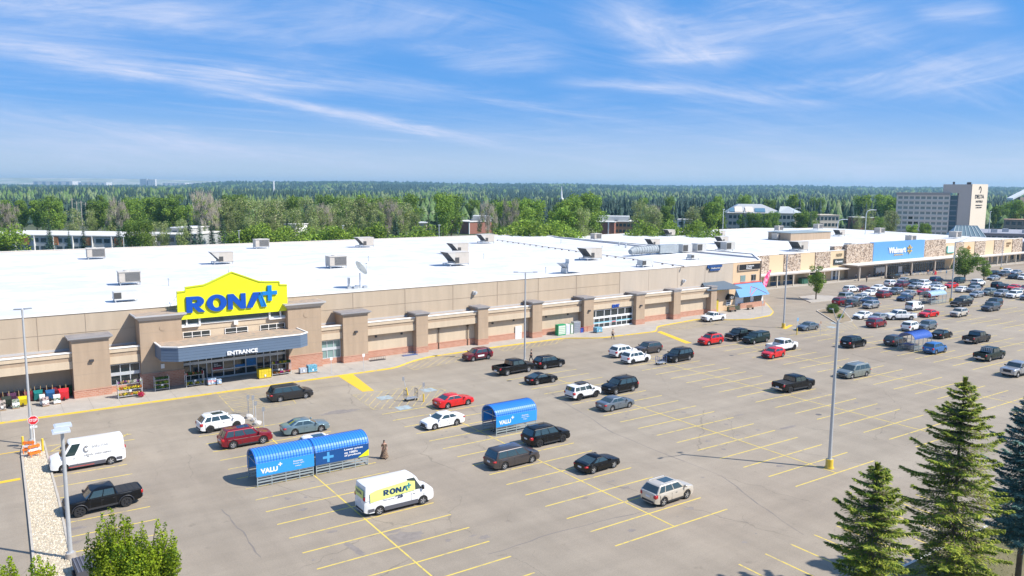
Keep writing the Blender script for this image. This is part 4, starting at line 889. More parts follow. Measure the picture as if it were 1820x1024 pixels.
# hotel
A, az, L = frame_ab(1594, 437, 1727, 421)
h = thing('hotel', 'tall grey banded hotel slab with a cream end wall bearing a dark emblem', 'hotel', A, az)
M_HG = mat('hotel_grey', (.40, .35, .31), .85, var=.04, vscale=.2); M_HL = mat('hotel_band', (.80, .74, .65), .85); M_HC = mat('hotel_cream', (.74, .63, .50), .85)
mw = L * .72
b = MB(); b.box(0, 0, 0, mw, 14, 23.3); b.build('wall', M_HL, h)
b = MB(); b.box(-.3, -.5, 22.6, mw, 14, 23.9); b.build('parapet', mat('hotel_top', (.42, .37, .33), .85), h)
rs = random.Random(2)
for f in range(8):
    z = .8 + f * 2.75
    b = MB(); b.box(.2, -.35, z + 1.75, mw, 0, z + 2.75); b.build('floor_band', mat('hotel_spandrel', (.72, .63, .54), .85), h)
    for k in range(9):
        x0 = .5 + k * (mw - .6) / 9; w = (mw - .6) / 9
        b = MB(); b.box(x0 + .35, -.06, z + .35, x0 + w - .35, 0, z + 1.75)
        r = rs.random(); b.build('window', mat('hotel_glass', (.26, .31, .28), .2) if r > .2 else (mat('hotel_glass_dark', (.015, .035, .02), .15) if r < .1 else mat('hotel_curtain', (.26, .33, .32), .5)), h)
b = MB()
for k in range(10): x = .5 + k * (mw - .6) / 9; b.box(x - .18, -.32, 0, x + .18, 0, 22.6)
b.build('pilaster', M_HL, h)
b = MB(); b.box(mw, 1.0, 0, mw + 4.0, 14, 22.4); b.build('stair_wall', mat('hotel_slate', (.20, .23, .25), .7), h)
for f in range(8): b = MB(); b.box(mw + .4, .9, 1 + f * 2.75, mw + 3.5, 1, 3 + f * 2.75); b.build('window', mat('stair_glass', (.06, .12, .15), .15), h)
b = MB(); b.box(mw - 3.2, .4, 23.9, L - .01, 10, 28.4); b.box(mw + 4.0, .4, 0, L - .01, 14, 23.9); b.build('tower', mat('hotel_tower_grey', (.60, .51, .44), .85, var=.04, vscale=.2), h)
_C = at_depth(1755, 431); _v = _C - A; CX, CY = _v.x * math.cos(az) + _v.y * math.sin(az), -_v.x * math.sin(az) + _v.y * math.cos(az); EA = math.atan2(CY - .2, CX - L)
b = MB(); b.prism([(L, .2, 0), (CX, CY, 0), (CX - 3, CY + 3, 0), (L, CY + 3, 0)], (0, 0, 28.6)); ew = b.build('end_wall', M_HC, h)
def ewp(s, o): return (L + math.cos(EA) * s + math.sin(EA) * o, .2 + math.sin(EA) * s - math.cos(EA) * o)
EL = math.hypot(CX - L, CY - .2)
b = MB(); b.box(L - 2, 3, 28.4, L - .4, 12, 29.6); b.box(L - 9, 4, 28.4, L - 8, 5, 29.8); b.build('rooftop_box', M_DKMET, h)
for txt, z, w_, hh in (('DELTA', 21.0, .56, 2.0), ('HOTELS', 18.8, .42, 1.1), ('MARRIOTT', 17.0, .42, .6), ('CALGARY', 15.8, .38, .6)):
    put_text('lettering', txt, M_BLK, ew, (*ewp(EL * (.5 - w_ / 2), .08), z), w=EL * w_, h=hh, depth=.1, bold=.02, rotz=EA)
b = MB()
arc_ = [(math.cos(R(a)) * 1.9, math.sin(R(a)) * 2.1) for a in range(-80, 181, 20)] + [(math.cos(R(a)) * 1.1, math.sin(R(a)) * 1.4) for a in range(180, -81, -20)]
b.prism([(*ewp(EL * .5 + y * .75, .02), 25.6 + z * .9) for y, z in arc_], (math.sin(EA) * .1, -math.cos(EA) * .1, 0)); b.build('emblem', M_BLK, ew)

def block(lab, xa, da, xb, db, depth, H, wallm, roofm, name='office_building', cat='building', floors=2, nwin=10, win=True, trim=M_HC, z0=0.0, over=.4):
    A, az, L = frame_ab(xa, da, xb, db); t = thing(name, lab, cat, A, az)
    b = MB(); b.box(0, 0, z0, L, depth, H); b.build('wall', wallm, t)
    b = MB(); b.box(-over, -over, H, L + over, depth + over, H + .35); b.build('roof', roofm, t)
    if win:
        fh = (H - .4) / floors
        for f in range(floors):
            for k in range(nwin):
                w = L / nwin; b = MB(); b.box(k * w + w * .15, -.08, f * fh + fh * .35, (k + 1) * w - w * .15, 0, f * fh + fh * .85); b.build('window', mat('far_glass', (.05, .08, .09), .15), t)
    return t, L
M_OFF = mat('office_cream', (.55, .47, .36), .85); M_ROFF = mat('office_roof', (.55, .55, .52), .8); M_MEM = mat('pale_roof', (.62, .60, .55), .85, var=.08, vscale=.1); M_RBR = mat('red_brick_far', (.28, .12, .085), .9)
# apartments on the left
t, L = block('long two-storey apartment block with pale flat roof behind the left end of the store', -60, 292, 250, 285, 26, 6.3, mat('apt_wall', (.42, .43, .42), .85), M_MEM, 'apartment_block', 'apartments', 2, 22)
b = MB()
for k in range(9): x = 3 + k * L / 9; b.box(x, -.5, 0, x + .35, 0, 6.3)
b.build('fin', M_COP, t)
for x in (.12, .30, .47, .66, .84): b = MB(); b.box(L * x, -.3, 3.0, L * x + 3.2, 0, 6.1); b.build('brick_panel', mat('orange_brick', (.42, .17, .07), .9), t)
t, L = block('pale roofed apartment wing partly behind the spruces left of the yellow sign', 262, 295, 330, 292, 24, 6.6, mat('apt_wall', (.42, .43, .42), .85), M_MEM, 'apartment_block', 'apartments', 2, 6)
block('white roofed house among the poplars above the left part of the roof', 302, 305, 334, 304, 14, 8.6, mat('pale_grey_wall', (.40, .40, .38), .85), M_COP, 'house', 'house', 2, 3)
block('small pale house half hidden behind brownish poplars left of centre', 505, 330, 523, 328, 8, 9.0, M_COP, M_MEM, 'house', 'house', 2, 2)
block('small house with pale roof in a gap of the trees left of the brick block', 745, 330, 757, 330, 8, 10, M_OFF, M_COP, 'house', 'house', 2, 2)
t, L = block('red brick school block with white fins and pale roof left of centre horizon', 797, 436, 835, 425, 18, 6.4, M_RBR, M_MEM, 'school_building', 'school', 2, 3, win=False)
b = MB(); b.box(L - .6, -.4, 0, L, 0, 6.4); b.box(L * .45, -.3, 0, L * .5, 0, 6.4); b.build('fin', M_COP, t)
t, L = block('brown wing with a glazed upper floor beside the red brick block', 836, 438, 893, 438, 24, 6.4, mat('school_tan', (.38, .24, .13), .9), M_MEM, 'school_building', 'school', 2, 9)
b = MB(); b.box(1, 5, 6.7, L * .8, 18, 9.2); b.build('upper_floor', M_ROFF, t)
t, L = block('brick block with white columns right of centre horizon', 1037, 428, 1093, 424, 22, 6.8, M_RBR, M_MEM, 'school_building', 'school', 2, 6, win=False)
b = MB()
for x in (0, .42, .80): b.box(L * x, -.5, 0, L * x + .6, 0, 6.8)
b.build('fin', M_COP, t)
t, L = block('grey roofed wing right of the brick block with white columns', 1094, 432, 1136, 430, 22, 6.8, mat('school_tan', (.38, .24, .13), .9), M_MEM, 'school_building', 'school', 2, 6)
b = MB(); b.box(-14, 6, 7.1, L * .6, 20, 9.6); b.build('upper_floor', M_ROFF, t)
block('small pale building with a post in the trees right of the brick blocks', 1206, 440, 1229, 438, 10, 7.8, M_COP, M_MEM, 'school_building', 'school', 2, 2)
block('white house roof glimpsed left of the white spire', 958, 390, 968, 388, 10, 6.5, M_COP, M_COP, 'house', 'house', 1, 2)
block('pale pink house row in a gap of the dark trees left of centre', 752, 640, 780, 640, 10, 9, mat('pink_wall', (.60, .45, .38), .9), M_MEM, 'house', 'house', 1, 5)
block('white house in a gap right of the round poplar', 828, 560, 842, 560, 10, 12, M_COP, M_MEM, 'house', 'house', 2, 2)
# offices with the sloped skylight roof
t, L = block('cream office building with a big sloping glazed roof left of the hotel', 1296, 452, 1392, 446, 26, 11.2, mat('office_grey', (.40, .37, .33), .85), M_OFF, 'office_building', 'offices', 3, 12)
b = MB(); i = [b.vert(p) for p in ((-1, -1, 11.6), (L + 1, -1, 11.6), (L + 1, 27, 11.6), (-1, 27, 11.6), (6, 9, 16.4), (L * .66, 9, 16.4), (L * .66, 20, 16.4), (6, 20, 16.4))]
for q in ((0, 1, 5, 4), (1, 2, 6, 5), (2, 3, 7, 6), (3, 0, 4, 7), (4, 5, 6, 7)): b.face([i[k] for k in q])
b.build('skylight_roof', mat('skylight_grey', (.46, .46, .44), .35), t)
for x0, m in ((.12, M_HC), (.32, M_HC)): b = MB(); b.prism([(L * x0, -.3, 11.8), (L * x0 + 4, -.3, 11.8), (L * x0 + 4, 5.0, 14.6), (L * x0, 5.0, 14.6)], (0, -.1, .5)); b.build('dormer', m, t)
for x0 in (.0, .47): b = MB(); b.prism([(L * x0 + .8, -.1, 12.0), (L * x0 + 6.4, -.1, 12.0), (L * x0 + 6.4, 4.2, 14.0), (L * x0 + .8, 4.2, 14.0)], (0, -.1, .4)); b.build('skylight', mat('sky_glass', (.10, .20, .27), .1), t)
t, L = block('cream three-storey office wing with a glazed slanting end left of the hotel', 1385, 440, 1415, 436, 22, 11.6, M_HC, M_OFF, 'office_building', 'offices', 3, 4)
b = MB(); i = [b.vert(p) for p in ((0, 0, 11.9), (L + 1, 0, 11.9), (L + 1, 22, 11.9), (0, 22, 11.9), (0, 6, 15.6), (L * .45, 8, 15.6))]
b.face((i[0], i[1], i[5], i[4])); b.face((i[1], i[2], i[5])); b.face((i[2], i[3], i[4], i[5])); b.face((i[3], i[0], i[4])); b.build('skylight_roof', mat('skylight_pale', (.50, .52, .50), .3), t)
block('low cream office wing with dark windows just left of the hotel trees', 1440, 446, 1494, 446, 16, 10.6, M_HC, M_OFF, 'office_building', 'offices', 3, 8)
block('flat red-topped building glimpsed through trees left of the hotel', 1528, 470, 1560, 470, 14, 8.5, M_RBR, M_MEM, 'house', 'house', 1, 6)
# glass hall and flat roofs on the right
A, az, L = frame_ab(1696, 322, 1762, 318); t = thing('glass_hall', 'glass-roofed hall in front of the hotel', 'hall', A, az)
b = MB(); b.box(0, 0, 0, L, 14, 6.2); b.build('wall', mat('hall_grey', (.20, .19, .20), .85), t)
b = MB(); i = [b.vert(p) for p in ((.5, .3, 6.2), (L - .5, .3, 6.2), (L - .5, 13.5, 6.2), (.5, 13.5, 6.2), (2.8, 6.5, 10.6), (L - 2.5, 6.5, 10.6))]
b.face((i[0], i[1], i[5], i[4])); b.face((i[1], i[2], i[5])); b.face((i[2], i[3], i[4], i[5])); b.face((i[3], i[0], i[4])); gr = b.build('glass_roof', mat('hall_glass', (.16, .22, .24), .12), t)
b = MB()
for k in range(8):
    u = k / 7; b.bar((.5 + (L - 1) * u, .25, 6.25), (2.8 + (L - 5.3) * u, 6.45, 10.65), .18)
b.bar((.5, .25, 6.3), (L - .5, .25, 6.3), .3); b.bar((2.8, 6.5, 10.65), (L - 2.5, 6.5, 10.65), .3); b.build('rib', mat('rib_pale', (.45, .52, .52), .6), gr)
t, L = block('grey low roofs with vents right of the glass hall', 1758, 330, 1880, 322, 40, 7.2, mat('low_grey', (.25, .24, .25), .85), mat('low_roof', (.30, .30, .33), .85, var=.2, vscale=.15), 'low_building', 'building', 2, 12)
b = MB(); [b.box(x, y, 7.5, x + 2, y + 2, 9) for x, y in ((3, 4), (9, 12), (15, 6), (21, 20), (26, 9))]; b.build('roof_box', M_LGREYT, t)
t, L = block('pale violet membrane roof at the right edge behind the mall', 1765, 292, 1880, 280, 20, 6.6, mat('low_grey', (.25, .24, .25), .85), mat('violet_roof', (.50, .49, .56), .7), 'low_building', 'building', 1, 1, win=False)
block('long brown-roofed building by the trees at the right edge', 1790, 470, 1900, 455, 16, 8.0, mat('far_brown', (.32, .25, .20), .85), mat('brown_roof', (.42, .26, .17), .85), 'low_building', 'building', 2, 10)
# white slanted roof edge on the skyline at right
q = at_depth(1812, 640); t = thing('ski_jump_roof', 'white slanting roof edge rising at the right end of the skyline', 'building', q, -.4)
b = MB(); b.prism([(-6, 0, 18), (14, 0, 27), (14, 0, 28.5), (-6, 0, 19.5)], (0, 6, 0)); b.build('roof', M_WHT, t); b = MB(); b.box(2, 1, 0, 12, 5, 20); b.build('base', mat('far_brown', (.32, .25, .20), .85), t)
# spire
q = at_depth(998, 560); t = thing('minaret', 'slim white spire rising above the trees at the centre of the horizon', 'spire', q)
zt = height_at(998, 331, 560)
b = MB(); b.tube([(0, 0, 0), (0, 0, zt - 8)], [1.0, .9], 10); b.build('shaft', M_WHT, t); b = MB(); b.tube([(0, 0, zt - 10), (0, 0, zt - 9), (0, 0, zt - 8.2)], [1.5, 1.6, 1.2], 10); b.build('balcony', M_WHT, t); b = MB(); b.tube([(0, 0, zt - 8.2), (0, 0, zt)], [.8, .1], 8); b.build('spire_tip', M_WHT, t)
q = at_depth(487, 1500); t = thing('chimney', 'thin white chimney on the skyline left of centre', 'chimney', q); b = MB(); b.tube([(0, 0, 0), (0, 0, height_at(487, 322, 1500))], 1.4, 8); b.build('stack', M_WHT, t); b = MB(); b.tube([(0, 0, height_at(487, 322, 1500)), (0, 0, height_at(487, 322, 1500) + .6)], 1.6, 8); b.build('rim', M_WHT, t)
# far towers and sheds on the hill
def far_block(lab, x0, x1, ytop, d, m):
    A = at_depth(x0, d); B_ = at_depth(x1, d); v = B_ - A; t = thing('far_building', lab, 'building', A, math.atan2(v.y, v.x)); L = v.length
    b = MB(); b.box(0, 0, 0, L, L * .4, height_at((x0 + x1) / 2, ytop, d)); b.build('wall', m, t)
    b = MB(); [b.box(L * (k + .2) / 5, -.6, 0, L * (k + .6) / 5, 0, height_at((x0 + x1) / 2, ytop, d) - 4) for k in range(5)]; b.build('window', mat('far_win', (.3, .36, .42), .5), t)
M_FAR = mat('far_white', (.70, .68, .66), .85)
far_block('white tower block, left of the twin towers on the far left skyline', 250, 262, 318, 5200, mat('far_grey', (.45, .47, .5), .85))
far_block('white tower block, right of the twin towers on the far left skyline', 264, 277, 318.5, 5200, M_FAR)
for x0, x1, yt, lab in ((60, 130, 322, 'long pale shed on the far hill at the left'), (140, 190, 324, 'shorter pale shed on the far hill left of the twin towers'), (290, 330, 325, 'pale shed on the far hill right of the twin towers'), (340, 400, 326, 'long pale shed at the right end of the far hill')):
    far_block(lab, x0, x1, yt, 5600, M_FAR)
# tall curved street lamps and poles beyond the roofs
def far_lamp(x, yt, d, lab, curved=True):
    q = at_depth(x, d); z = height_at(x, yt, d); t = thing('street_lamp', lab, 'street lamp', q, 0, 'street lamps beyond the roofs')
    b = MB(); v = CR
    pts = [(0, 0, 0), (0, 0, z - 1.5), (.4 * v.x, .4 * v.y, z - .4), (1.6 * v.x, 1.6 * v.y, z), (3.2 * v.x, 3.2 * v.y, z)] if curved else [(0, 0, 0), (0, 0, z)]
    b.tube(pts, .13, 6); b.build('pole', M_ALU, t)
    b = MB(); e = pts[-1]; b.box(e[0] - .3, e[1] - .3, e[2] - .12, e[0] + .5, e[1] + .3, e[2] + .06); b.build('lamp_head', M_ALU, t)
for x, yt, d, lab in ((1542, 373, 300, 'curved grey street lamp left of the hotel, taller one'), (1492, 390, 300, 'curved grey street lamp near the cream office wing'), (1412, 370, 430, 'curved lamp behind the glazed office roof')): far_lamp(x, yt, d, lab)
for x, yt, d, lab in ((608, 401, 262, 'thin white lamp post above the roof edge left of centre'), (422, 410, 262, 'white lamp post above the roof edge, just right of the yellow sign peak'), (215, 420, 262, 'white lamp post in front of the pale apartment block'), (1287, 372, 330, 'dark post near the office trees'), (1763, 376, 330, 'pale T-shaped lamp beside the cream end wall'), (780, 400, 262, 'thin grey lamp post above the roof edge near the red brick block')): far_lamp(x, yt, d, lab, False)
for k, (x, yt) in enumerate(((127, 352), (135, 358), (143, 357), (151, 360), (161, 366))):
    q = at_depth(x, 480); z = height_at(x, yt, 480); t = thing('utility_pole', 'bare utility pole in a row before the dark trees at the left', 'utility pole', q, 0, 'utility poles in the left tree belt')
    b = MB(); b.tube([(0, 0, 0), (0, 0, z)], .22, 6); b.build('pole', mat('pole_wood', (.40, .36, .30), .8), t); b = MB(); b.bar((-1.2, 0, z - 1), (1.2, 0, z - 1), .15); b.build('crossarm', MATS['pole_wood'], t)
# ================================================================== TREES
def leafm(name, c, var=.30, trans=.38):
    m = bpy.data.materials.new(name); m.use_nodes = True; nt = m.node_tree; p = nt.nodes['Principled BSDF']; p.inputs['Roughness'].default_value = .7; p.inputs['Specular IOR Level'].default_value = .2
    g = nt.nodes.new('ShaderNodeNewGeometry'); n = nt.nodes.new('ShaderNodeTexNoise'); n.inputs['Scale'].default_value = .8; n.inputs['Detail'].default_value = 3; nt.links.new(g.outputs['Position'], n.inputs['Vector'])
    oi = nt.nodes.new('ShaderNodeObjectInfo')
    mr = nt.nodes.new('ShaderNodeMapRange'); mr.inputs['From Min'].default_value = .3; mr.inputs['From Max'].default_value = .7; mr.inputs['To Min'].default_value = 1 - var; mr.inputs['To Max'].default_value = 1 + var
    mr2 = nt.nodes.new('ShaderNodeMapRange'); mr2.inputs['To Min'].default_value = .75; mr2.inputs['To Max'].default_value = 1.25; nt.links.new(oi.outputs['Random'], mr2.inputs['Value'])
    mu = nt.nodes.new('ShaderNodeMath'); mu.operation = 'MULTIPLY'; nt.links.new(n.outputs['Fac'], mr.inputs['Value']); nt.links.new(mr.outputs[0], mu.inputs[0]); nt.links.new(mr2.outputs[0], mu.inputs[1])
    v = nt.nodes.new('ShaderNodeVectorMath'); v.operation = 'SCALE'; v.inputs[0].default_value = c; nt.links.new(mu.outputs[0], v.inputs['Scale']); nt.links.new(v.outputs[0], p.inputs['Base Color'])
    if trans:
        tr = nt.nodes.new('ShaderNodeBsdfTranslucent'); nt.links.new(v.outputs[0], tr.inputs['Color']); mx = nt.nodes.new('ShaderNodeMixShader'); mx.inputs[0].default_value = trans
        nt.links.new(p.outputs[0], mx.inputs[1]); nt.links.new(tr.outputs[0], mx.inputs[2]); nt.links.new(mx.outputs[0], nt.nodes['Material Output'].inputs[0])
    MATS[name] = m; return m
LG = [leafm('leaf_green', (.20, .31, .055)), leafm('leaf_bright', (.27, .38, .05)), leafm('leaf_deep', (.14, .23, .055))]
LP = [leafm('poplar_green', (.27, .34, .10)), leafm('poplar_pale', (.31, .37, .14)), leafm('poplar_dry', (.34, .35, .18), .2, .2)]
leafm('twig_brown', (.34, .30, .235), .2, 0)
LC = [leafm('needle_dark', (.04, .085, .06), .3, .1), leafm('needle_mid', (.07, .13, .08), .3, .05)]
M_BARK = mat('bark', (.13, .10, .075), .95, var=.25, vscale=4, bump=.6, bscale=10)
M_BARKG = mat('bark_grey', (.30, .26, .21), .95, var=.2, vscale=4)
def leaf_cloud(cl, n, size, seed, mats_p=(.5, .85), flat=.0, origin=(0, 0, 0), shell=.55):
    """cl: clumps (x,y,z,rx,ry,rz). Many small leaf faces spread through each clump, denser near its surface"""
    r = np.random.default_rng(seed); cl = np.array(cl, float); vol = cl[:, 3] * cl[:, 4] * cl[:, 5]; vol = vol ** .8; pick = r.choice(len(cl), n, p=vol / vol.sum())
    d = r.normal(size=(n, 3)); d /= np.linalg.norm(d, axis=1)[:, None]; rad = shell + (1 - shell) * r.random(n); rad *= 1 + .15 * r.normal(size=n)
    c = cl[pick, :3] + d * rad[:, None] * cl[pick, 3:]
    a = r.normal(size=(n, 3)) + d * 1.0; a /= np.linalg.norm(a, axis=1)[:, None]; t = np.cross(a, r.normal(size=(n, 3))); t /= np.linalg.norm(t, axis=1)[:, None]; u = np.cross(a, t)
    s = size * (.6 + .8 * r.random(n))[:, None]
    v = np.stack([c - t * s, c - u * s * .6, c + t * s, c + u * s * .6], 1).reshape(-1, 3)
    mi = (r.random(n)[:, None] > np.array(mats_p)[None]).sum(1); cm = r.choice(3, len(cl), p=(.6, .25, .15)); mi = np.where(r.random(n) < .55, cm[pick], mi)
    return v, mi
def quads_mesh(name, v, mi, mats):
    n = len(v) // 4; me = bpy.data.meshes.new(name); me.vertices.add(len(v)); me.vertices.foreach_set('co', v.astype(np.float32).ravel())
    me.loops.add(4 * n); me.loops.foreach_set('vertex_index', np.arange(4 * n, dtype=np.int32)); me.polygons.add(n)
    me.polygons.foreach_set('loop_start', np.arange(0, 4 * n, 4, dtype=np.int32)); 
    for m in mats: me.materials.append(m)
    me.polygons.foreach_set('material_index', np.clip(mi, 0, len(mats) - 1).astype(np.int32)); me.update(calc_edges=True); return me
def limb_trunk(b, h, r, nl, spread, rs, zlo=.25, lean=.04, top=.85):
    pts = [(0, 0, 0)]; 
    for k in range(1, 6): t = k / 5; pts.append((rs.uniform(-1, 1) * lean * h * t, rs.uniform(-1, 1) * lean * h * t, h * top * t))
    b.tube(pts, [r * (1 - .16 * k) for k in range(6)], 7); tips = []
    for k in range(nl):
        t = zlo + (top - zlo) * (k + .5) / nl; z = h * t; a = k * 2.4 + rs.uniform(-.4, .4); i = min(4, int(t / top * 5)); p = Vector(pts[i]).lerp(Vector(pts[i + 1]), t / top * 5 - i)
        l = spread * (1.1 - .6 * t) * rs.uniform(.7, 1.1); q = p + Vector((math.cos(a) * l * .5, math.sin(a) * l * .5, l * .35)); e = p + Vector((math.cos(a) * l, math.sin(a) * l, l * .9)); rr = r * .42 * (1.1 - t)
        b.tube([p, q, e], [rr, rr * .6, rr * .2], 5); tips.append(e)
    return tips
def decid_proto(kind, seed, H=16.0, W=9.0, n=2600, size=.34, mats=LG, nc=26):
    rs = random.Random(seed); b = MB(); b.smooth = True
    limb_trunk(b, H, H * .018, 9, W * .45, rs); tr = b.mesh('trunk', M_BARKG if mats is LP else M_BARK)
    cl = []
    for k in range(nc):
        z = rs.uniform(.26, .95); a = rs.random() * 6.283; prof = math.sin(min(1, (z - .12) / .55) * math.pi / 2) * (1 if z < .6 else math.sqrt(max(.05, 1 - ((z - .6) / .42) ** 2)))
        rr = W / 2 * prof * rs.uniform(.3, .85); s = W * rs.uniform(.10, .19)
        cl.append((math.cos(a) * rr, math.sin(a) * rr, z * H, s, s, s * rs.uniform(.8, 1.35)))
    cl.append((0, 0, H * .9, W * .1, W * .1, H * .09)); cl.append((0, 0, H * .6, W * .26, W * .26, H * .2))
    v, mi = leaf_cloud(cl, int(n * 1.5), size * .82, seed, shell=.68); return tr, quads_mesh('crown', v, mi, mats)
def bare_proto(seed, H=16.0, W=8.0):          # half-dead poplar: a fan of bare pale twigs with few leaves
    rs = random.Random(seed); b = MB(); b.smooth = True; tips = limb_trunk(b, H, H * .014, 14, W * .5, rs, .2, .03, .9); tr = b.mesh('trunk', M_BARKG)
    b = MB()
    for e in tips + [Vector((0, 0, H * z)) for z in (.5, .6, .7, .8)]:
        for k in range(26):
            a = rs.random() * 6.28; l = rs.uniform(.12, .28) * H * .6; q = e + Vector((rs.uniform(-1, 1), rs.uniform(-1, 1), rs.uniform(-.6, .6))); f = q + Vector((math.cos(a) * l * .35, math.sin(a) * l * .35, l)); b.bar(q, f, .07)
    tw = b.mesh('twigs', MATS['twig_brown'], fix=False)
    cl = [(e.x, e.y, e.z - .5, 1.2, 1.2, 1.4) for e in tips]; v, mi = leaf_cloud(cl, 1100, .26, seed, shell=.2); return tr, quads_mesh('crown', v, mi, LP), tw
def conifer_proto(seed, H=16.0, W=5.0, n=2200, size=.30, mats=LC):
    r = np.random.default_rng(seed); rs = random.Random(seed); b = MB(); b.smooth = True; b.tube([(0, 0, 0), (0, 0, H * .5), (0, 0, H * .97)], [H * .015, H * .009, .02], 6); tr = b.mesh('trunk', M_BARK)
    tiers = int(H * 1.5); vs = []; ms = []
    for k in range(n):
        u = 1 - math.sqrt(r.random() * .985); z = H * (.07 + .93 * u); ti = math.floor(u * tiers) / tiers; ru = W / 2 * (1 - u) ** .85 * (.72 + .28 * math.cos((u * tiers) % 1 * 3.1)) + .12
        a = r.random() * 6.283; lob = .82 + .18 * math.sin(a * 5 + math.floor(u * tiers) * 2.1); rad = ru * lob * (r.random() ** .45); zz = z - rad * .28
        c = np.array([math.cos(a) * rad, math.sin(a) * rad, zz]); o = np.array([math.cos(a), math.sin(a), -.35]); o /= np.linalg.norm(o); t = np.array([-math.sin(a), math.cos(a), r.normal() * .3]); s = size * (.5 + .8 * r.random()) * (.6 + .5 * (1 - u))
        vs += [c - o * s * 1.1, c - t * s * .55, c + o * s * 1.3, c + t * s * .55]; ms.append(int(r.random() < .4))
    return tr, quads_mesh('crown', np.array(vs), np.array(ms), mats)
PR = {}
for k in range(3): PR['green%d' % k] = decid_proto('g', 10 + k, 16, (10, 12, 9)[k], 3000, .36, LG)
for k in range(3): PR['poplar%d' % k] = decid_proto('p', 20 + k, 17, (9, 10, 8)[k], 2300, .30, LP, 34)
for k in range(2): PR['bare%d' % k] = bare_proto(30 + k)
for k in range(3): PR['spruce%d' % k] = conifer_proto(40 + k, 16, (5.5, 6.5, 4.8)[k])
for k in range(2): PR['bush%d' % k] = decid_proto('b', 60 + k, 7, 9, 1900, .26, [LG[1], LG[0], LG[2]], 18)
def tree(kind, loc, h, w=1.0, lab='', name='tree', cat='tree', group=None, rz=None):
    p = PR[kind]; s = h / {'g': 16, 'p': 17, 'b': 16, 's': 16}[kind[0]]
    if kind.startswith('bush'): s = h / 7
    t = thing(name, lab, cat, loc, random.uniform(0, 6.28) if rz is None else rz, group)
    for nm, me in zip(('trunk', 'crown', 'twigs'), p): o = link(nm, me, t); o.scale = (s * w, s * w, s)
    return t
rt = random.Random(21)
GR = 'trees beyond the store roof'
def belt(kinds, xs, yt, d, w, lab, name, jy=5, jd=25, wj=.15):
    for x in xs:
        if d < 440 and (798 < x < 890 or 1038 < x < 1134) and rt.random() < .75: continue
        dd = d + rt.uniform(-jd, jd); q = at_depth(x + rt.uniform(-3, 3), dd); h = height_at(x, yt(x) + rt.uniform(-jy, jy), dd)
        tree(rt.choice(kinds), q, max(3, h), w * rt.uniform(1 - wj, 1 + wj), lab, name, 'tree', GR)
SPL = 'dark conical spruce standing among the leafy trees beyond the roof'; GRL = 'leafy green poplar with full crown beyond the roof'; PAL = 'pale thin-leaved poplar beyond the roof'; BAL = 'half-bare brownish poplar with upright twigs beyond the roof'; BUL = 'low bright green bush at the far edge of the roof'
# last wooded row before the far forest
belt(['green0', 'green1', 'green2', 'spruce0'], range(-40, 1600, 44), lambda x: 352, 520, 1.0, 'tall leafy tree at the back of the near tree belt', 'leafy_tree', 6, 40)
belt(['spruce0', 'spruce1', 'spruce2'], range(-30, 1600, 26), lambda x: 350, 620, 1.0, 'dark spruce at the back of the near tree belt', 'spruce', 6, 60)
# leafy masses
belt(['green0', 'green1', 'green2'], [10, 35, 62, 85, 100, 170, 185, 232, 252, 275, 292, 310], lambda x: 356, 365, 1.0, GRL, 'poplar', 5)
belt(['green0', 'poplar0', 'poplar1'], [128, 160, 200, 215, 330, 345], lambda x: 368, 350, .9, GRL, 'poplar', 6)
belt(['poplar0', 'poplar1', 'poplar2'], [385, 402, 420, 432, 452, 470, 486, 500, 540, 560, 585, 612, 640, 660, 690, 715], lambda x: 356, 350, 1.0, PAL, 'poplar', 7)
belt(['green1', 'green0'], [420, 520, 600, 622, 645, 668, 700, 730], lambda x: 350, 400, 1.1, GRL, 'poplar', 4)
belt(['green1', 'green0'], [785, 802, 818, 892, 908, 925, 945, 1000, 1015, 1035, 1050, 1058], lambda x: 350 + (x > 880) * 6 - (x > 1030) * 8, 350, 1.1, GRL, 'poplar', 4)
belt(['poplar0', 'poplar1', 'green2'], [1080, 1110, 1135, 1150, 1165, 1185, 1232, 1248, 1262, 1275], lambda x: 362, 350, 1.0, PAL, 'poplar', 5)
belt(['poplar1', 'poplar2'], [405, 440, 480, 520, 560, 600, 640, 670, 705, 735], lambda x: 378, 300, .8, PAL, 'poplar', 8, 15)
belt(['bare0', 'bare1'], [362, 375, 205, 8, 575, 690, 905, 870, 1160], lambda x: 352 if x in (362, 375) else 366, 330, 1.0, BAL, 'poplar', 6)
belt(['spruce0', 'spruce1'], [83], lambda x: 384, 268, 1.1, 'blue-green spruce in front of the pale apartment block, leftmost', 'spruce', 0, 2)
belt(['spruce2'], [115], lambda x: 406, 268, 1.2, 'small spruce between the two larger ones before the apartment block', 'spruce', 0, 2)
belt(['spruce0'], [145], lambda x: 398, 268, 1.3, 'brownish spruce before the brick end of the apartment block', 'spruce', 0, 2)
belt(['spruce1'], [207], lambda x: 388, 268, 1.2, 'dark spruce beside the white lamp post', 'spruce', 0, 2)
belt(['poplar0', 'poplar1', 'green1'], [232, 252, 262, 285, 318], lambda x: 392, 275, .9, 'mid-sized leafy tree in front of the apartment wing', 'leafy_tree', 4, 5)
belt(['spruce0', 'spruce1', 'spruce2'], [330, 352, 375, 395, 508, 670, 762, 775, 845, 862, 700], lambda x: 380, 285, 1.2, SPL, 'spruce', 9, 12)
belt(['spruce0', 'spruce1', 'spruce2'], [1212, 1195, 1440, 1460, 1320], lambda x: 372, 400, 1.2, SPL, 'spruce', 6, 12)
belt(['bush0', 'bush1'], [2, 430, 455, 490, 533, 552, 570, 590, 612, 632, 655, 680, 722, 738, 760, 905, 935, 975, 990, 1010], lambda x: 408 if x < 770 else 404, 262, 1.3, BUL, 'bush', 4, 10)
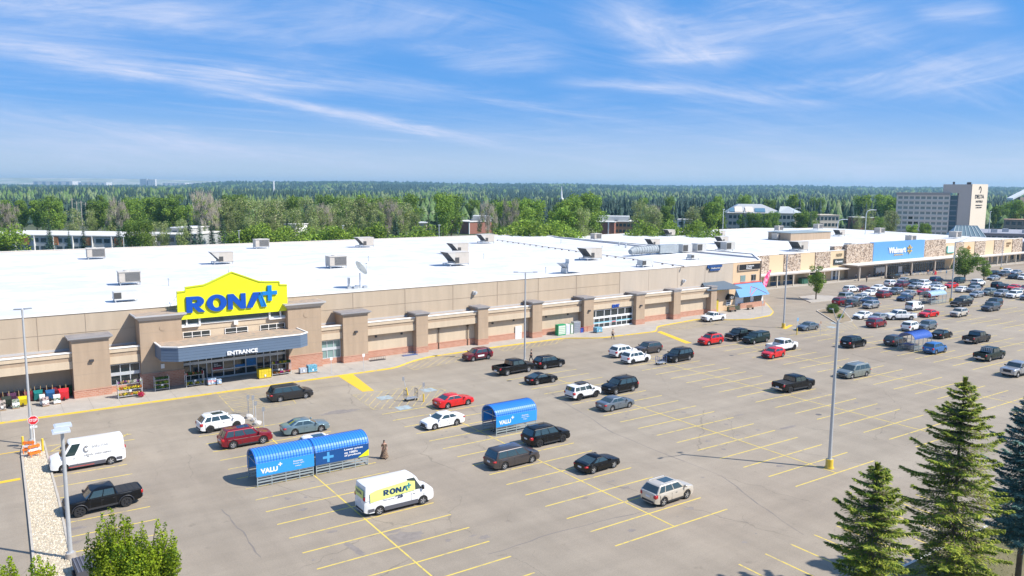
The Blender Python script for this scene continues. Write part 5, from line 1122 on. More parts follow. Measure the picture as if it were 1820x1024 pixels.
belt(['bush0', 'bush1'], [1070, 1105, 1140, 1165, 1190, 1225, 1250], lambda x: 399, 285, 1.0, 'low dark green shrub behind the right half of the store roof', 'bush', 3, 8)
belt(['green0', 'poplar1', 'green1'], [985, 1005, 1022, 1036], lambda x: 372, 285, .9, 'leafy tree clump between the two brick blocks', 'leafy_tree', 5, 8)
belt(['green2', 'green1'], [1322, 1336, 1350, 1366, 1382], lambda x: 380, 405, .85, 'round green tree in front of the office building', 'leafy_tree', 3, 8)
belt(['green1'], [1428, 1442, 1420], lambda x: 378, 400, 1.0, 'bright green tree between the two cream office wings', 'leafy_tree', 2, 5)
belt(['green0', 'poplar0', 'poplar1', 'spruce2'], [1500, 1515, 1530, 1548, 1565, 1580, 1590], lambda x: 378, 410, 1.0, 'leafy tree left of the hotel', 'leafy_tree', 8, 15)
belt(['green0', 'spruce0', 'spruce1'], [1555, 1570, 1585, 1535], lambda x: 352, 520, 1.1, 'tall tree beside the hotel slab', 'leafy_tree', 8, 15)
belt(['green0', 'green2'], [1628, 1642, 1652], lambda x: 400, 320, .8, 'small tree in front of the hotel base', 'leafy_tree', 4, 8)
belt(['green0', 'green2', 'spruce0', 'spruce1'], [1768, 1782, 1795, 1808, 1820, 1835], lambda x: 362, 500, 1.1, 'tree at the right edge beyond the low roofs', 'leafy_tree', 8, 30)
# trees inside the parking lot
PR['lota'] = decid_proto('g', 71, 16, 9.5, 5200, .26, LG, 30); PR['lotb'] = decid_proto('g', 72, 16, 8, 3800, .26, LG, 22)
def lot_tree(kind, px, py, ytop, w, lab):
    q = gp(px, py); d = q.x * math.sin(YAW) + q.y * math.cos(YAW); t = tree('green0', q, 1, 1, lab, 'tree'); hh = height_at(px, ytop, d)
    for c_ in list(t.children): bpy.data.objects.remove(c_)
    for nm, me in zip(('trunk', 'crown'), PR[kind]): o = link(nm, me, t); s = hh / 16.3; o.scale = (s * w, s * w, s)
lot_tree('lotb', 1450, 533, 471, 1.15, 'young leafy tree on the concrete island before the cream mall')
lot_tree('lota', 1714, 500, 440, 1.55, 'large leafy tree in the parking lot in front of the mall entrance')
lot_tree('lotb', 1748, 500, 462, 1.5, 'thin young tree just right of the large parking-lot tree')
q = gp(1480, 557); t = thing('round_bush', 'dense round green bush at the tip of the planted island', 'bush', q)
v, mi = leaf_cloud([(0, 0, .95, 1.15, 1.15, .95)], 5000, .07, 5, shell=.8); link('foliage', quads_mesh('foliage', v, mi, [LG[2], LG[0], LG[2]]), t)
b = MB(); b.smooth = True; b.tube([(0, 0, 0), (0, 0, 1.0)], .08, 6); b.build('stem', M_BARK, t)
q = gp(1494, 566); t = thing('small_bush', 'small bright bush beside the dense round one', 'bush', q)
v, mi = leaf_cloud([(0, 0, .45, .6, .6, .45)], 1500, .06, 6, shell=.6); link('foliage', quads_mesh('foliage', v, mi, [LG[1], LG[0], LG[1]]), t)
b = MB(); b.tube([(0, 0, 0), (0, 0, .5)], .04, 6); b.build('stem', M_BARK, t)

# foreground maples, bottom left
LN = [leafm('near_leaf', (.29, .40, .02), .25, .35), leafm('near_leaf_light', (.38, .48, .03), .25, .35), leafm('near_leaf_deep', (.11, .20, .02), .25, .3)]
def near_tree(lab, px, depth, ytop, spires, n, seed, H, name='leafy_tree', base=None):
    rs = random.Random(seed); q = base; t = thing(name, lab, 'tree', q)
    cl = []; b = MB(); b.smooth = True; b.tube([(0, 0, 0), (0, 0, H * .35), (0, 0, H * .6)], [.17, .13, .08], 8)
    for (dx, dy, top, wd) in spires:      # upright leaders, each a column of clumps that narrows to its tip
        b.tube([(0, 0, H * .25), (dx * .5, dy * .5, H * .45), (dx * .9, dy * .9, top - .4)], [.09, .06, .015], 6)
        z = H * .28; 
        while z < top:
            u = (z - H * .28) / (top - H * .28); w = wd * (1 - u ** 1.6) + .12; cl.append((dx * (.55 + .45 * min(1, u * 1.6)) + rs.uniform(-.25, .25) * w, dy * (.55 + .45 * min(1, u * 1.6)) + rs.uniform(-.25, .25) * w, z, w * rs.uniform(.75, 1.1), w * rs.uniform(.75, 1.1), max(.3, w * .8))); z += .42
    b.build('trunk', M_BARK, t)
    v, mi = leaf_cloud(cl, n, .068, seed, (.45, .9), shell=.5); link('crown', quads_mesh('crown', v, mi, LN), t)
D1 = 41.0
sp_ = []
q0 = at_px(234, 985, D1)
for x, yt, wd, back_ in ((172, 940, .55, .3), (183, 918, .75, 0), (197, 908, .8, .5), (217, 918, .7, -.2), (228, 920, .75, .3), (243, 946, .7, -.5), (254, 936, .7, .4), (281, 926, .7, 0), (293, 936, .65, .5), (305, 950, .6, -.2), (310, 962, .5, .3), (205, 950, .9, -.9), (262, 960, .9, -.8), (155, 955, .45, .2), (235, 975, 1.0, -1.2), (190, 990, .9, -1.4)):
    dd = D1 + back_ * 1.2; p = at_px(x, yt, dd) - q0; sp_.append((p.x, p.y, height_at(x, yt - 4, dd), wd * 1.12))
near_tree('bright green multi-topped tree in the bottom left foreground', 212, D1, 905, sp_, 85000, 3, max(s[2] for s in sp_), base=q0)
for px, ys, seed, lab in ((14, ((2, 1000, .6, 0), (18, 996, .6, .2), (27, 1004, .5, -.2), (-10, 1010, .6, 0)), 4, 'leafy treetop in the bottom left corner, left one'), (72, ((58, 992, .55, 0), (70, 990, .6, .2), (84, 1000, .6, -.2), (95, 1012, .5, 0), (66, 1010, .6, -.5)), 5, 'leafy treetop at the bottom edge between the driveway and the lamp post')):
    q0 = at_px(px, 1010, 38); sp_ = []
    for x, yt, wd, bk in ys: p = at_px(x, yt, 38 + bk) - q0; sp_.append((p.x, p.y, height_at(x, yt, 38 + bk), wd))
    near_tree(lab, px, 38, 0, sp_, 16000, seed, max(s[2] for s in sp_), base=q0)

# the three big spruces, bottom right
def spruce(lab, px, ytop, depth, Wd, seed, cols, hb=.04, n_per=1.0, sparse=0.0, dead=.0, taper=5.0):
    rs = random.Random(seed); r = np.random.default_rng(seed); q = at_px(px, ytop, depth); q.z = .1; Ht = height_at(px, ytop, depth) - .1
    t = thing('spruce', lab, 'spruce', q)
    b = MB(); b.smooth = True; b.tube([(0, 0, 0), (0.05, 0, Ht * .35), (0, .05, Ht * .7), (0, 0, Ht)], [.20, .14, .07, .015], 8); b.build('trunk', M_BARK, t)
    B = MB(); V = []; MI = []; z = Ht * hb + .3; wk = 0
    while z < Ht - .25:
        u = z / Ht; R_ = Wd / 2 * min(1, ((Ht - z) / taper)) ** .72 * rs.uniform(.84, 1.06) * (.74 + .26 * min(1, u / .4)) + .10; nb = rs.choice((6, 7, 7, 8)); a0 = rs.random() * 6.28
        for k in range(nb):
            a = a0 + k * 6.283 / nb + rs.uniform(-.22, .22); l = R_ * rs.uniform(.62, 1.15)
            if rs.random() < sparse: continue
            dv = Vector((math.cos(a), math.sin(a), 0)); rise = .25 * u - .12 - .10 * (1 - u)
            P = []
            for j in range(5):
                s = j / 4; P.append(Vector((0, 0, z)) + dv * l * s + Vector((0, 0, l * (rise * s * 1.5 - .22 * s + .30 * s * s))))
            B.tube(P, [.035 * (1 - u) + .012, .02, .014, .01, .006], 4, cap=False)
            side = Vector((-dv.y, dv.x, 0))
            m_ = int(l * 235 * n_per) + 18
            sa = r.random(m_) ** .72
            for s in sa:
                j = min(3, int(s * 4)); p = P[j].lerp(P[j + 1], s * 4 - j); wj = (.14 + .44 * l * .42 * math.sin(min(1, s * 1.15 + .08) * math.pi) ** .8) * (1 if s > .18 else .5); of = r.normal() * wj * .62
                tip = (dv * (.75 - .25 * abs(of) / (wj + .01)) + side * (1 if of > 0 else -1) * .7 + Vector((0, 0, r.normal() * .22 - .10))).normalized()
                p = p + side * of + Vector((0, 0, -abs(r.normal()) * .055 - abs(of) * .16)); ln_ = .075 + .075 * r.random(); wn_ = tip.cross(Vector((r.normal() * .4, r.normal() * .4, 1))).normalized() * (.022 + .016 * r.random())
                V += [p - tip * ln_, p - wn_, p + tip * ln_, p + wn_]; q_ = r.random(); deadhere = dead > 0 and s < .35 + dead
                MI.append(3 if (deadhere and q_ < .38) else (0 if q_ < .30 else (1 if q_ < .66 or s < .45 else 2)))
        z += (.46 + .14 * (1 - u)) * rs.uniform(.8, 1.2) * min(1, .55 + (Ht - z) / 6); wk += 1
    for k in range(700): 
        zt = Ht - abs(r.normal()) * .45; a = r.random() * 6.28; o = Vector((math.cos(a), math.sin(a), .9)).normalized(); p = Vector((0, 0, zt)) + o * .1 * r.random(); wn_ = o.cross(Vector((0, 0, 1))).normalized() * .02; V += [p, p + o * .06 - wn_, p + o * .16, p + o * .06 + wn_]; MI.append(int(r.random() * 3))
    B.build('branches', M_BARK, t, fix=False)
    link('crown', quads_mesh('crown', np.array([tuple(v) for v in V]), np.array(MI), cols), t)
SG = [leafm('spruce_deep', (.12, .19, .035), .3, .25), leafm('spruce_green', (.29, .38, .045), .3, .3), leafm('spruce_tip', (.50, .54, .07), .25, .18), leafm('spruce_dead', (.23, .185, .11), .25, 0)]
SBu = [leafm('blue_deep', (.10, .21, .17), .3, .25), leafm('blue_green', (.22, .40, .33), .3, .12), leafm('blue_tip', (.24, .38, .32), .25, .12), leafm('blue_dead', (.12, .13, .10), .25, 0)]
spruce('tallest green spruce at the bottom right, with a thin greyish lower half', 1716, 673, 44.0, 5.8, 11, SG, .04, 1.0, .20, .24, 4.9)
spruce('shorter green spruce left of the tall one at the bottom right', 1560, 826, 40.0, 4.1, 12, SG, .04, 1.0, .17, .08, 3.0)
spruce('blue-green spruce cut by the right edge of the picture', 1840, 694, 47.0, 5.6, 13, SBu, .24, 1.1, .0, .0, 5.6)

# ---- far-off forest: one mass of small conifers and leafy crowns out to the horizon
def terrain(d, t):        # the land climbs gently far away; more so left of centre
    s = np.clip((d - 1700) / 3900, 0, 1); s = s * s * (3 - 2 * s); a = np.clip((t + .43) / .07, 0, 1); b_ = np.clip((t + .12) / .25, 0, 1)
    return s * (10 + 36 * a - 9 * b_ + 3 * np.sin(t * 23))
b = MB(); DS = [1600, 2200, 2800, 3400, 4000, 4600, 5200, 5800, 6600, 7600]; TS = [-.85 + .05 * k for k in range(35)]; gi = []
for d_ in DS:
    gi.append([b.vert((d_ * math.sin(YAW) + t_ * d_ * math.cos(YAW), d_ * math.cos(YAW) - t_ * d_ * math.sin(YAW), float(terrain(np.array(d_ * 1.0), np.array(t_))) - .05)) for t_ in TS])
for a_, c_ in zip(gi, gi[1:]): [b.face((a_[j], a_[j + 1], c_[j + 1], c_[j])) for j in range(len(TS) - 1)]
struct(b.build('terrain', M_SOIL, fix=False))
def forest():
    r = np.random.default_rng(99); V = []; F = []; M = []; base = 0
    allv = []; allf = []; allm = []
    def cone_set(n, d0, d1, seg, tiers, hs, wd, leafy):
        nonlocal base
        d = np.sqrt(r.random(n) * (d1 ** 2 - d0 ** 2) + d0 ** 2); la = (r.random(n) - .5) * 1.56 * d      # depth along the view, and sideways
        X = d * math.sin(YAW) + la * math.cos(YAW); Y = d * math.cos(YAW) - la * math.sin(YAW)
        # a broad clearing keeps the hotel and office plots open
        ZT = terrain(d, la / d); H = hs[0] + (hs[1] - hs[0]) * r.random(n); H *= 1 + .12 * np.sin(X * .006) + .1 * np.sin(Y * .0043 + 1)
        Wd = wd * (.75 + .5 * r.random(n)); kind = (np.sin(X * .011 + 2 * np.sin(Y * .007)) + r.normal(size=n) * .55) > leafy
        for t in range(tiers):
            f0 = t / tiers; zb = np.where(kind, .12 + .62 * f0, .08 + .82 * f0); zt = np.where(kind, np.minimum(1, zb + .55), np.minimum(1.0, zb + 1.3 / tiers + .08))
            rb = np.where(kind, .62 * np.sqrt(np.clip(1 - (f0 - .15) ** 2 * 1.3, .1, 1)), .5 * (1 - f0 * .85)) * Wd
            a = (np.arange(seg) / seg * 2 * np.pi)[None, :] + r.random(n)[:, None] * 6.28; jr = rb[:, None] * (.5 + .85 * r.random((n, seg)))
            ring = np.stack([X[:, None] + np.cos(a) * jr, Y[:, None] + np.sin(a) * jr, (ZT + H * zb)[:, None] - .10 * H[:, None] * r.random((n, seg))], 2)
            apex = np.stack([X + r.normal(size=n) * .25, Y + r.normal(size=n) * .25, ZT + H * zt], 1)[:, None, :]
            v = np.concatenate([ring, apex], 1).reshape(-1, 3); off = base + np.arange(n)[:, None, None] * (seg + 1)
            k = np.arange(seg); f = np.stack([k, (k + 1) % seg, np.full(seg, seg)], 1)[None] + off
            allv.append(v); allf.append(f.reshape(-1, 3)); mm = np.where(kind, 2 + (r.random(n) > .6), (r.random(n) > .5).astype(int)); allm.append(np.repeat(mm, seg)); base += len(v)
    cone_set(4300, 480, 950, 9, 8, (8, 18), 6.0, .55)
    cone_set(8500, 900, 1900, 6, 3, (8, 20), 9, .65)
    cone_set(11000, 1800, 4200, 5, 2, (11, 20), 17, .9)
    cone_set(5000, 4000, 7000, 5, 1, (10, 20), 34, .9)
    v = np.concatenate(allv).astype(np.float32); f = np.concatenate(allf).astype(np.int32); mi = np.concatenate(allm).astype(np.int32); n = len(f)
    me = bpy.data.meshes.new('forest'); me.vertices.add(len(v)); me.vertices.foreach_set('co', v.ravel()); me.loops.add(3 * n); me.loops.foreach_set('vertex_index', f.ravel()); me.polygons.add(n); me.polygons.foreach_set('loop_start', np.arange(0, 3 * n, 3, dtype=np.int32))
    for m in (leafm('far_spruce', (.02, .045, .036), .4, 0), leafm('far_spruce_light', (.034, .062, .046), .4, 0), leafm('far_leaf', (.09, .15, .05), .4, 0), leafm('far_leaf_pale', (.13, .17, .08), .4, 0)): me.materials.append(m)
    me.polygons.foreach_set('material_index', mi); me.update(calc_edges=True); tag(link('far_forest', me), kind='stuff')
forest()
# ================================================================== VEHICLES
def paint(name, c, metal=.35, rough=.32): return mat('paint_' + name, c, rough, metal, coat=.45 if max(c) > .08 else .12, spec=None if max(c) > .08 else .3)
PT = {'white': paint('white', (.78, .78, .77), 0, .35), 'silver': paint('silver', (.42, .43, .44), .6), 'grey': paint('grey', (.11, .11, .115), .5), 'darkgrey': paint('darkgrey', (.04, .038, .037), .3), 'black': paint('black', (.0035, .004, .005), 0, .3),
      'red': paint('red', (.62, .012, .012), .1), 'darkred': paint('darkred', (.22, .008, .018), .3), 'wine': paint('wine', (.13, .012, .025), .3), 'blue': paint('blue', (.03, .16, .42), .3), 'navy': paint('navy', (.015, .035, .09), .3), 'iceblue': paint('iceblue', (.19, .27, .30), .5),
      'beige': paint('beige', (.60, .54, .45), .3), 'brown': paint('brown', (.085, .074, .072), .5), 'greensilver': paint('greensilver', (.24, .27, .25), .5), 'teal': paint('teal', (.025, .06, .07), .4), 'bluegrey': paint('bluegrey', (.16, .19, .22), .5), 'darkgreen': paint('darkgreen', (.015, .03, .025), .3)}
M_TYRE = mat('tyre_rubber', (.018, .018, .019), .85)
M_RIM = mat('rim_alloy', (.55, .56, .58), .3, .7); M_RIMD = mat('rim_dark', (.05, .05, .055), .4, .5)
M_CGL = mat('car_glass', (.030, .052, .054), .06, spec=1.0, coat=.5)
M_TRIM = mat('plastic_trim', (.03, .03, .033), .6)
M_HEAD = mat('headlight', (.62, .66, .70), .12, .3); M_TAIL = mat('taillight', (.42, .01, .012), .2, coat=.5)
M_PLATE = mat('plate', (.70, .70, .72), .5); M_UNDER = mat('underbody', (.008, .008, .008), .9); M_CHROME = mat('chrome', (.6, .6, .62), .18, .9)
# length, width, height, wheelbase, front overhang, wheel radius, sill, belt, hood at cowl, hood front, tail top,
# windscreen base x, roof front x, roof rear x, rear glass base x   (x from the front end backwards, as fractions of the length)
TY = {
 'sedan':   dict(L=4.72, W=1.82, H=1.45, wb=2.72, fo=.92, r=.33, sill=.22, belt=.93, cowl=.96, hoodf=.72, tail=1.02, ws=.285, rf=.44, rr=.70, rg=.87, side=[(.13, .46), (.49, .90)]),
 'coupe':   dict(L=4.25, W=1.84, H=1.36, wb=2.50, fo=.87, r=.35, sill=.20, belt=.88, cowl=.90, hoodf=.68, tail=.94, ws=.32, rf=.48, rr=.66, rg=.90, side=[(.18, .40), (.43, .90)]),
 'hatch':   dict(L=4.05, W=1.74, H=1.48, wb=2.50, fo=.82, r=.31, sill=.22, belt=.95, cowl=.98, hoodf=.74, tail=1.05, ws=.25, rf=.42, rr=.84, rg=.955, side=[(.14, .46), (.49, .90)]),
 'suv':     dict(L=4.50, W=1.86, H=1.72, wb=2.68, fo=.90, r=.37, sill=.28, belt=1.09, cowl=1.12, hoodf=.90, tail=1.12, ws=.25, rf=.395, rr=.865, rg=.972, side=[(.07, .27), (.30, .58), (.61, .92)]),
 'bigsuv':  dict(L=4.86, W=1.95, H=1.82, wb=2.85, fo=.97, r=.39, sill=.29, belt=1.13, cowl=1.16, hoodf=.95, tail=1.15, ws=.255, rf=.385, rr=.895, rg=.968, side=[(.07, .28), (.31, .59), (.62, .92)]),
 'jeep':    dict(L=4.42, W=1.80, H=1.74, wb=2.63, fo=.82, r=.39, sill=.38, belt=1.12, cowl=1.14, hoodf=1.04, tail=1.13, ws=.27, rf=.36, rr=.94, rg=.975, side=[(.06, .28), (.31, .60), (.63, .94)], boxy=1),
 'minivan': dict(L=5.12, W=1.98, H=1.76, wb=3.05, fo=.96, r=.34, sill=.22, belt=1.03, cowl=1.06, hoodf=.82, tail=1.06, ws=.20, rf=.36, rr=.90, rg=.965, side=[(.06, .32), (.34, .62), (.65, .91)]),
 'pickup':  dict(L=5.85, W=2.02, H=1.92, wb=3.65, fo=.98, r=.41, sill=.40, belt=1.22, cowl=1.26, hoodf=1.14, tail=1.26, ws=.25, rf=.335, rr=.625, rg=.642, side=[(.07, .47), (.51, .93)], bed=1, boxy=1),
 'oldpick': dict(L=5.45, W=1.96, H=1.78, wb=3.40, fo=.95, r=.37, sill=.36, belt=1.12, cowl=1.15, hoodf=1.00, tail=1.14, ws=.28, rf=.38, rr=.56, rg=.585, side=[(.08, .36), (.42, .93)], bed=1),
 'ranger':  dict(L=5.40, W=1.98, H=1.86, wb=3.25, fo=.93, r=.42, sill=.42, belt=1.18, cowl=1.22, hoodf=1.10, tail=1.24, ws=.265, rf=.35, rr=.63, rg=.652, side=[(.07, .47), (.51, .93)], bed=1),
 'van':     dict(L=5.95, W=2.06, H=2.50, wb=3.72, fo=1.02, r=.36, sill=.30, belt=1.42, cowl=1.35, hoodf=1.06, tail=1.42, ws=.135, rf=.275, rr=.975, rg=.99, side=[(.80, .955)], van=1),
 'smallvan':dict(L=4.75, W=1.85, H=1.92, wb=2.90, fo=.90, r=.33, sill=.26, belt=1.12, cowl=1.14, hoodf=.92, tail=1.14, ws=.20, rf=.31, rr=.96, rg=.985, side=[(.62, .78), (.82, .95)], van=1)}
CARS = {}
def sstep(a, b, x): t = max(0, min(1, (x - a) / (b - a))); return t * t * (3 - 2 * t)
def build_type(key):
    T = TY[key]; L, Wd, H = T['L'], T['W'], T['H']; hw = Wd / 2; xf = L / 2; X = lambda f: xf - f * L
    ax = xf - T['fo']; ar = ax - T['wb']; r = T['r']; Ra = r + (.07 if not T.get('bed') else .10); van = T.get('van'); bed = T.get('bed'); boxy = T.get('boxy')
    wsx, rgx = X(T['ws']), X(T['rg']); meshes = {}
    # ---- lower body
    st = set([xf, xf - .03, xf - .09, xf - .2, xf - .4, -xf, -xf + .03, -xf + .09, -xf + .2, -xf + .4])
    for a in (ax, ar):
        for k in range(-9, 10): st.add(a + Ra * math.sin(k * math.pi / 18))
        st.add(a - Ra - .02); st.add(a + Ra + .02)
    for k in range(15): st.add(-xf + .5 + (L - 1) * k / 14)
    if bed: bx0, bx1 = -xf + .10, rgx - .10; st |= {bx0, bx0 - .001, bx1, bx1 + .001}
    st = sorted(st, reverse=True)
    def top(x):
        if x >= wsx: u = (xf - x) / (xf - wsx); return T['hoodf'] + (T['cowl'] - T['hoodf']) * (u ** (.55 if not boxy else .8)) - (.16 * (1 - min(1, u / .10)) ** 2 if not boxy else .06 * (1 - min(1, u / .06)))
        if x >= rgx: return T['cowl'] + (T['tail'] - T['cowl']) * (wsx - x) / (wsx - rgx)
        u = (rgx - x) / (rgx + xf + 1e-6); return T['tail'] - (.03 * u + .07 * max(0, (u - .75) / .25) ** 2 if not bed else 0)
    def wid(x):
        k = .8 if not boxy else .35; e = .17 if not boxy else .07
        f = max(0, (x - (xf - k)) / k); g = max(0, (-xf + k - x) / k); return hw * (1 - e * f ** 2.2 - (.9 * e) * g ** 2.4)
    def sill(x):
        z = T['sill'] + .10 * max(0, (x - (xf - .3)) / .3) ** 2 + .12 * max(0, (-xf + .35 - x) / .35) ** 2
        for a in (ax, ar):
            d = abs(x - a)
            if d < Ra: z = max(z, r + math.sqrt(max(0, Ra * Ra - d * d)) * 1.0)
        return z
    b = MB(); b.smooth = True; rings = []
    for x in st:
        w = wid(x); zs = sill(x); zt = top(x); zsh = zt - (.13 if not bed else .05); zs = min(zs, zsh - .04)
        inbed = bed and bx0 <= x <= bx1; cr = .035
        half = [(w * .55, min(zs, T['sill'] + .0) + .02 if zs < T['sill'] + .13 else zs), (w - .06, zs), (w - .012, zs + .012)]
        for t in (.25, .5, .75): z = zs + (zsh - zs) * t; half.append((w - .012 + .022 * math.sin(t * 3.14) - (.015 if t == .25 else 0), z))
        half.append((w - .02, zsh)); half.append((w - .035, zt - .035)); half.append((w - .075, zt))
        if inbed: half += [(w - .13, zt), (w - .13, T['sill'] + .32), (w * .3, T['sill'] + .32), (0, T['sill'] + .32)]
        else: half += [(w - .16, zt + .012), (w * .72, zt + .02), (w * .3, zt + cr), (0, zt + cr + .006)]
        ring = [b.vert((x, -y, z)) for y, z in half] + [b.vert((x, y, z)) for y, z in half[-2::-1]]
        rings.append(ring)
    for a, c in zip(rings, rings[1:]):
        for j in range(len(a) - 1): b.face((a[j], a[j + 1], c[j + 1], c[j]))
    b.face(rings[0][::-1]); b.face(rings[-1]); 
    meshes['body'] = b.mesh('body', PT['white'], sharp=32)
    # ---- underbody, with near-black boxes painting the shade of the wheel wells
    b = MB(); b.box(-xf + .15, -hw + .24, T['sill'] - .04, xf - .15, hw - .24, T['sill'] + .30); [b.box(a - Ra, -hw + .05, r + .1, a + Ra, hw - .05, r + Ra - .05) for a in (ax, ar)]; meshes['underbody'] = b.mesh('underbody', M_UNDER)
    # ---- greenhouse
    zb = min(T['cowl'], T['tail']) - .02; zr = H - .07; rf, rr_ = X(T['rf']), X(T['rr'])
    fr = [0] + sorted({v for s in T['side'] for v in s}) + [1]
    lv = [(zb, 0), (zb + .07, .10), (zb + (zr - zb) * .5, .5), (zr - .045, .90), (zr, 1), (H - .018, None)]
    tum = .10 if van or boxy else (.13 if bed else .17); yf = [1, .90, .5, 0, -.5, -.90, -1]
    def grp(lv_i, off=0.0):
        z, t = lv[lv_i]
        if t is None: x0, x1, w = rr_ + .10, rf - .12, hw - .045 - tum - .09; bow = .05
        else:
            te = t ** (1.1 if not van else 1.3); x0 = rgx + (rr_ - rgx) * te - off; x1 = wsx + (rf - wsx) * (t ** .95) + off; w = hw - .045 - tum * t ** 1.25 + off * .9; bow = .10 * (1 - .3 * t)
        pts = [(x0 + (x1 - x0) * f, -w, z) for f in fr]
        pts += [(x1 + bow * (1 - (y) ** 2), -w * y, z) for y in yf[1:-1]]
        pts += [(x0 + (x1 - x0) * f, w, z) for f in fr[::-1]]
        pts += [(x0 - bow * .6 * (1 - y * y), -w * y, z) for y in yf[::-1][1:-1]]
        return pts
    b = MB(); b.smooth = True; R_ = [[b.vert(p) for p in grp(i)] for i in range(len(lv))]; n = len(R_[0])
    for a, c in zip(R_, R_[1:]):
        for j in range(n): b.face((a[j], a[(j + 1) % n], c[(j + 1) % n], c[j]))
    z, _ = lv[-1]; ctr = b.vert(((rf + rr_) / 2, 0, H)); 
    for j in range(n): b.face((R_[-1][j], R_[-1][(j + 1) % n], ctr))
    meshes['cabin'] = b.mesh('cabin', PT['white'], sharp=38)
    G1 = [grp(i, .010) for i in (1, 2, 3)]; nf = len(fr)
    def panel(cols, nm, m=M_CGL):
        b = MB(); b.smooth = True; V_ = [[b.vert(g[j % n]) for j in range(cols[0], cols[-1] + 2)] for g in G1]
        for a, c in zip(V_, V_[1:]):
            for j in range(len(a) - 1): b.face((a[j], a[j + 1], c[j + 1], c[j]))
        return b.mesh(nm, m, fix=False)
    parts = []
    k_of = {f: i for i, f in enumerate(fr)}
    for s in T['side']:
        i0, i1 = k_of[s[0]], k_of[s[1]]; parts.append(('side_window', panel(list(range(i0, i1)), 'side_window'), None))
        j0 = nf + 5 + (nf - 1 - i1); parts.append(('side_window', panel(list(range(j0, j0 + i1 - i0)), 'side_window'), None))
    f0 = nf - 1; parts.append(('windshield', panel([f0 + 1, f0 + 2, f0 + 3, f0 + 4], 'windshield'), None))
    q0 = nf + 5 + nf - 1
    if key != 'van': parts.append(('rear_window', panel([q0 + 1, q0 + 2, q0 + 3, q0 + 4], 'rear_window'), None))
    # ---- wheels
    def wheel(side, dark=False):
        w = .22 if not bed else .26; b = MB(); b.smooth = True; n = 22; prof = [(r * .62, -.5), (r * .93, -.5), (r, -.36), (r, .36), (r * .93, .5), (r * .62, .5), (r * .60, .3)]
        rr2 = [[b.vert((math.cos(2 * math.pi * j / n) * q, y * w, math.sin(2 * math.pi * j / n) * q)) for j in range(n)] for q, y in prof]
        for a, c in zip(rr2, rr2[1:]):
            for j in range(n): b.face((a[j], a[(j + 1) % n], c[(j + 1) % n], c[j]))
        ty = b.mesh('wheel', M_TYRE, sharp=40)
        b = MB(); yo = side * w * .40; n = 20
        a = [b.vert((math.cos(2 * math.pi * j / n) * r * .66, yo + side * .012, math.sin(2 * math.pi * j / n) * r * .66)) for j in range(n)]; c = [b.vert((math.cos(2 * math.pi * j / n) * r * .57, yo - side * .0, math.sin(2 * math.pi * j / n) * r * .57)) for j in range(n)]
        for j in range(n): b.face((a[j], a[(j + 1) % n], c[(j + 1) % n], c[j]))
        ns = 5 if not bed else 6
        for k in range(ns):
            an = 2 * math.pi * k / ns; d = Vector((math.cos(an), 0, math.sin(an))); b.bar(d * r * .08 + Vector((0, yo, 0)), d * r * .62 + Vector((0, yo, 0)), r * .20, .03, (0, 1, 0))
        b.tube([(0, yo - .02, 0), (0, yo + side * .02, 0)], r * .16, 8); rim = b.mesh('rim', M_RIM)
        b = MB(); a = [b.vert((math.cos(2 * math.pi * j / n) * r * .62, yo - side * .05, math.sin(2 * math.pi * j / n) * r * .62)) for j in range(n)]; b.face(a); disc = b.mesh('brake_disc', M_TRIM, fix=False)
        return ty, rim, disc
    wl = {s: wheel(s) for s in (-1, 1)}; wh = []
    for a in (ax, ar):
        for s in (-1, 1): wh.append((a, s * (hw - .135), s))
    # ---- lights, bumpers, mirrors
    hz = T['hoodf'] - .13; w0 = wid(xf - .15)
    def lamp(x, y, z, dx, dy, dz, nm, m):
        b = MB(); b.smooth = True; n = 6; i = []
        for px_, s in ((x + dx / 2, .55), (x + dx * .2, .95), (x - dx / 2, 1.0)):
            i.append([b.vert((px_, y + sy * dy / 2 * s, z + sz * dz / 2 * s)) for sy, sz in ((-1, -.6), (-1, .7), (-.5, 1), (.7, 1), (1, .4), (1, -.7), (.4, -1), (-.6, -1))])
        for a, c in zip(i, i[1:]): [b.face((a[j], a[(j + 1) % 8], c[(j + 1) % 8], c[j])) for j in range(8)]
        b.face(i[0]); b.face(i[-1][::-1]); return b.mesh(nm, m)
    for s in (-1, 1):
        parts.append(('headlight', lamp(xf - .17, s * (w0 - .20), hz - .02, .36, .36, .17 if not boxy else .24, 'headlight', M_HEAD), None))
        tz = T['tail'] - (.22 if not van else -.05); th = .20 if not (boxy or bed or van or 'suv' in key) else .36
        if bed: tz = T['tail'] - .26
        parts.append(('taillight', lamp(-xf + .10, s * (wid(-xf + .1) - .10), tz, -.30, .22 if bed or van else .30, th, 'taillight', M_TAIL), None))
        b = MB(); b.smooth = True; mx_ = wsx - .12 + (.0 if not van else -.15); my = s * (hw + .08); b.tube([(mx_ + .03, my - s * .12, T['cowl'] + .06), (mx_, my, T['cowl'] + .09)], .03, 6); b.box(mx_ - .05, my - .10, T['cowl'] + .02, mx_ + .09, my + .10, T['cowl'] + (.17 if not van else .34)); parts.append(('mirror', b.mesh('mirror', M_TRIM if boxy or van else PT['white']), 'paint' if not (boxy or van) else None))
    b = MB(); gh = .22 if not boxy else .34; b.box(xf - .20, -w0 * .52, hz - gh + .04, xf + .012, w0 * .52, hz + .06); parts.append(('grille', b.mesh('grille', M_TRIM), None))
    b = MB(); b.box(xf - .25, -w0 * .78, T['sill'] + .06, xf + .018, w0 * .78, T['sill'] + .20); parts.append(('bumper', b.mesh('bumper', M_TRIM if not (key == 'pickup') else M_CHROME), None))
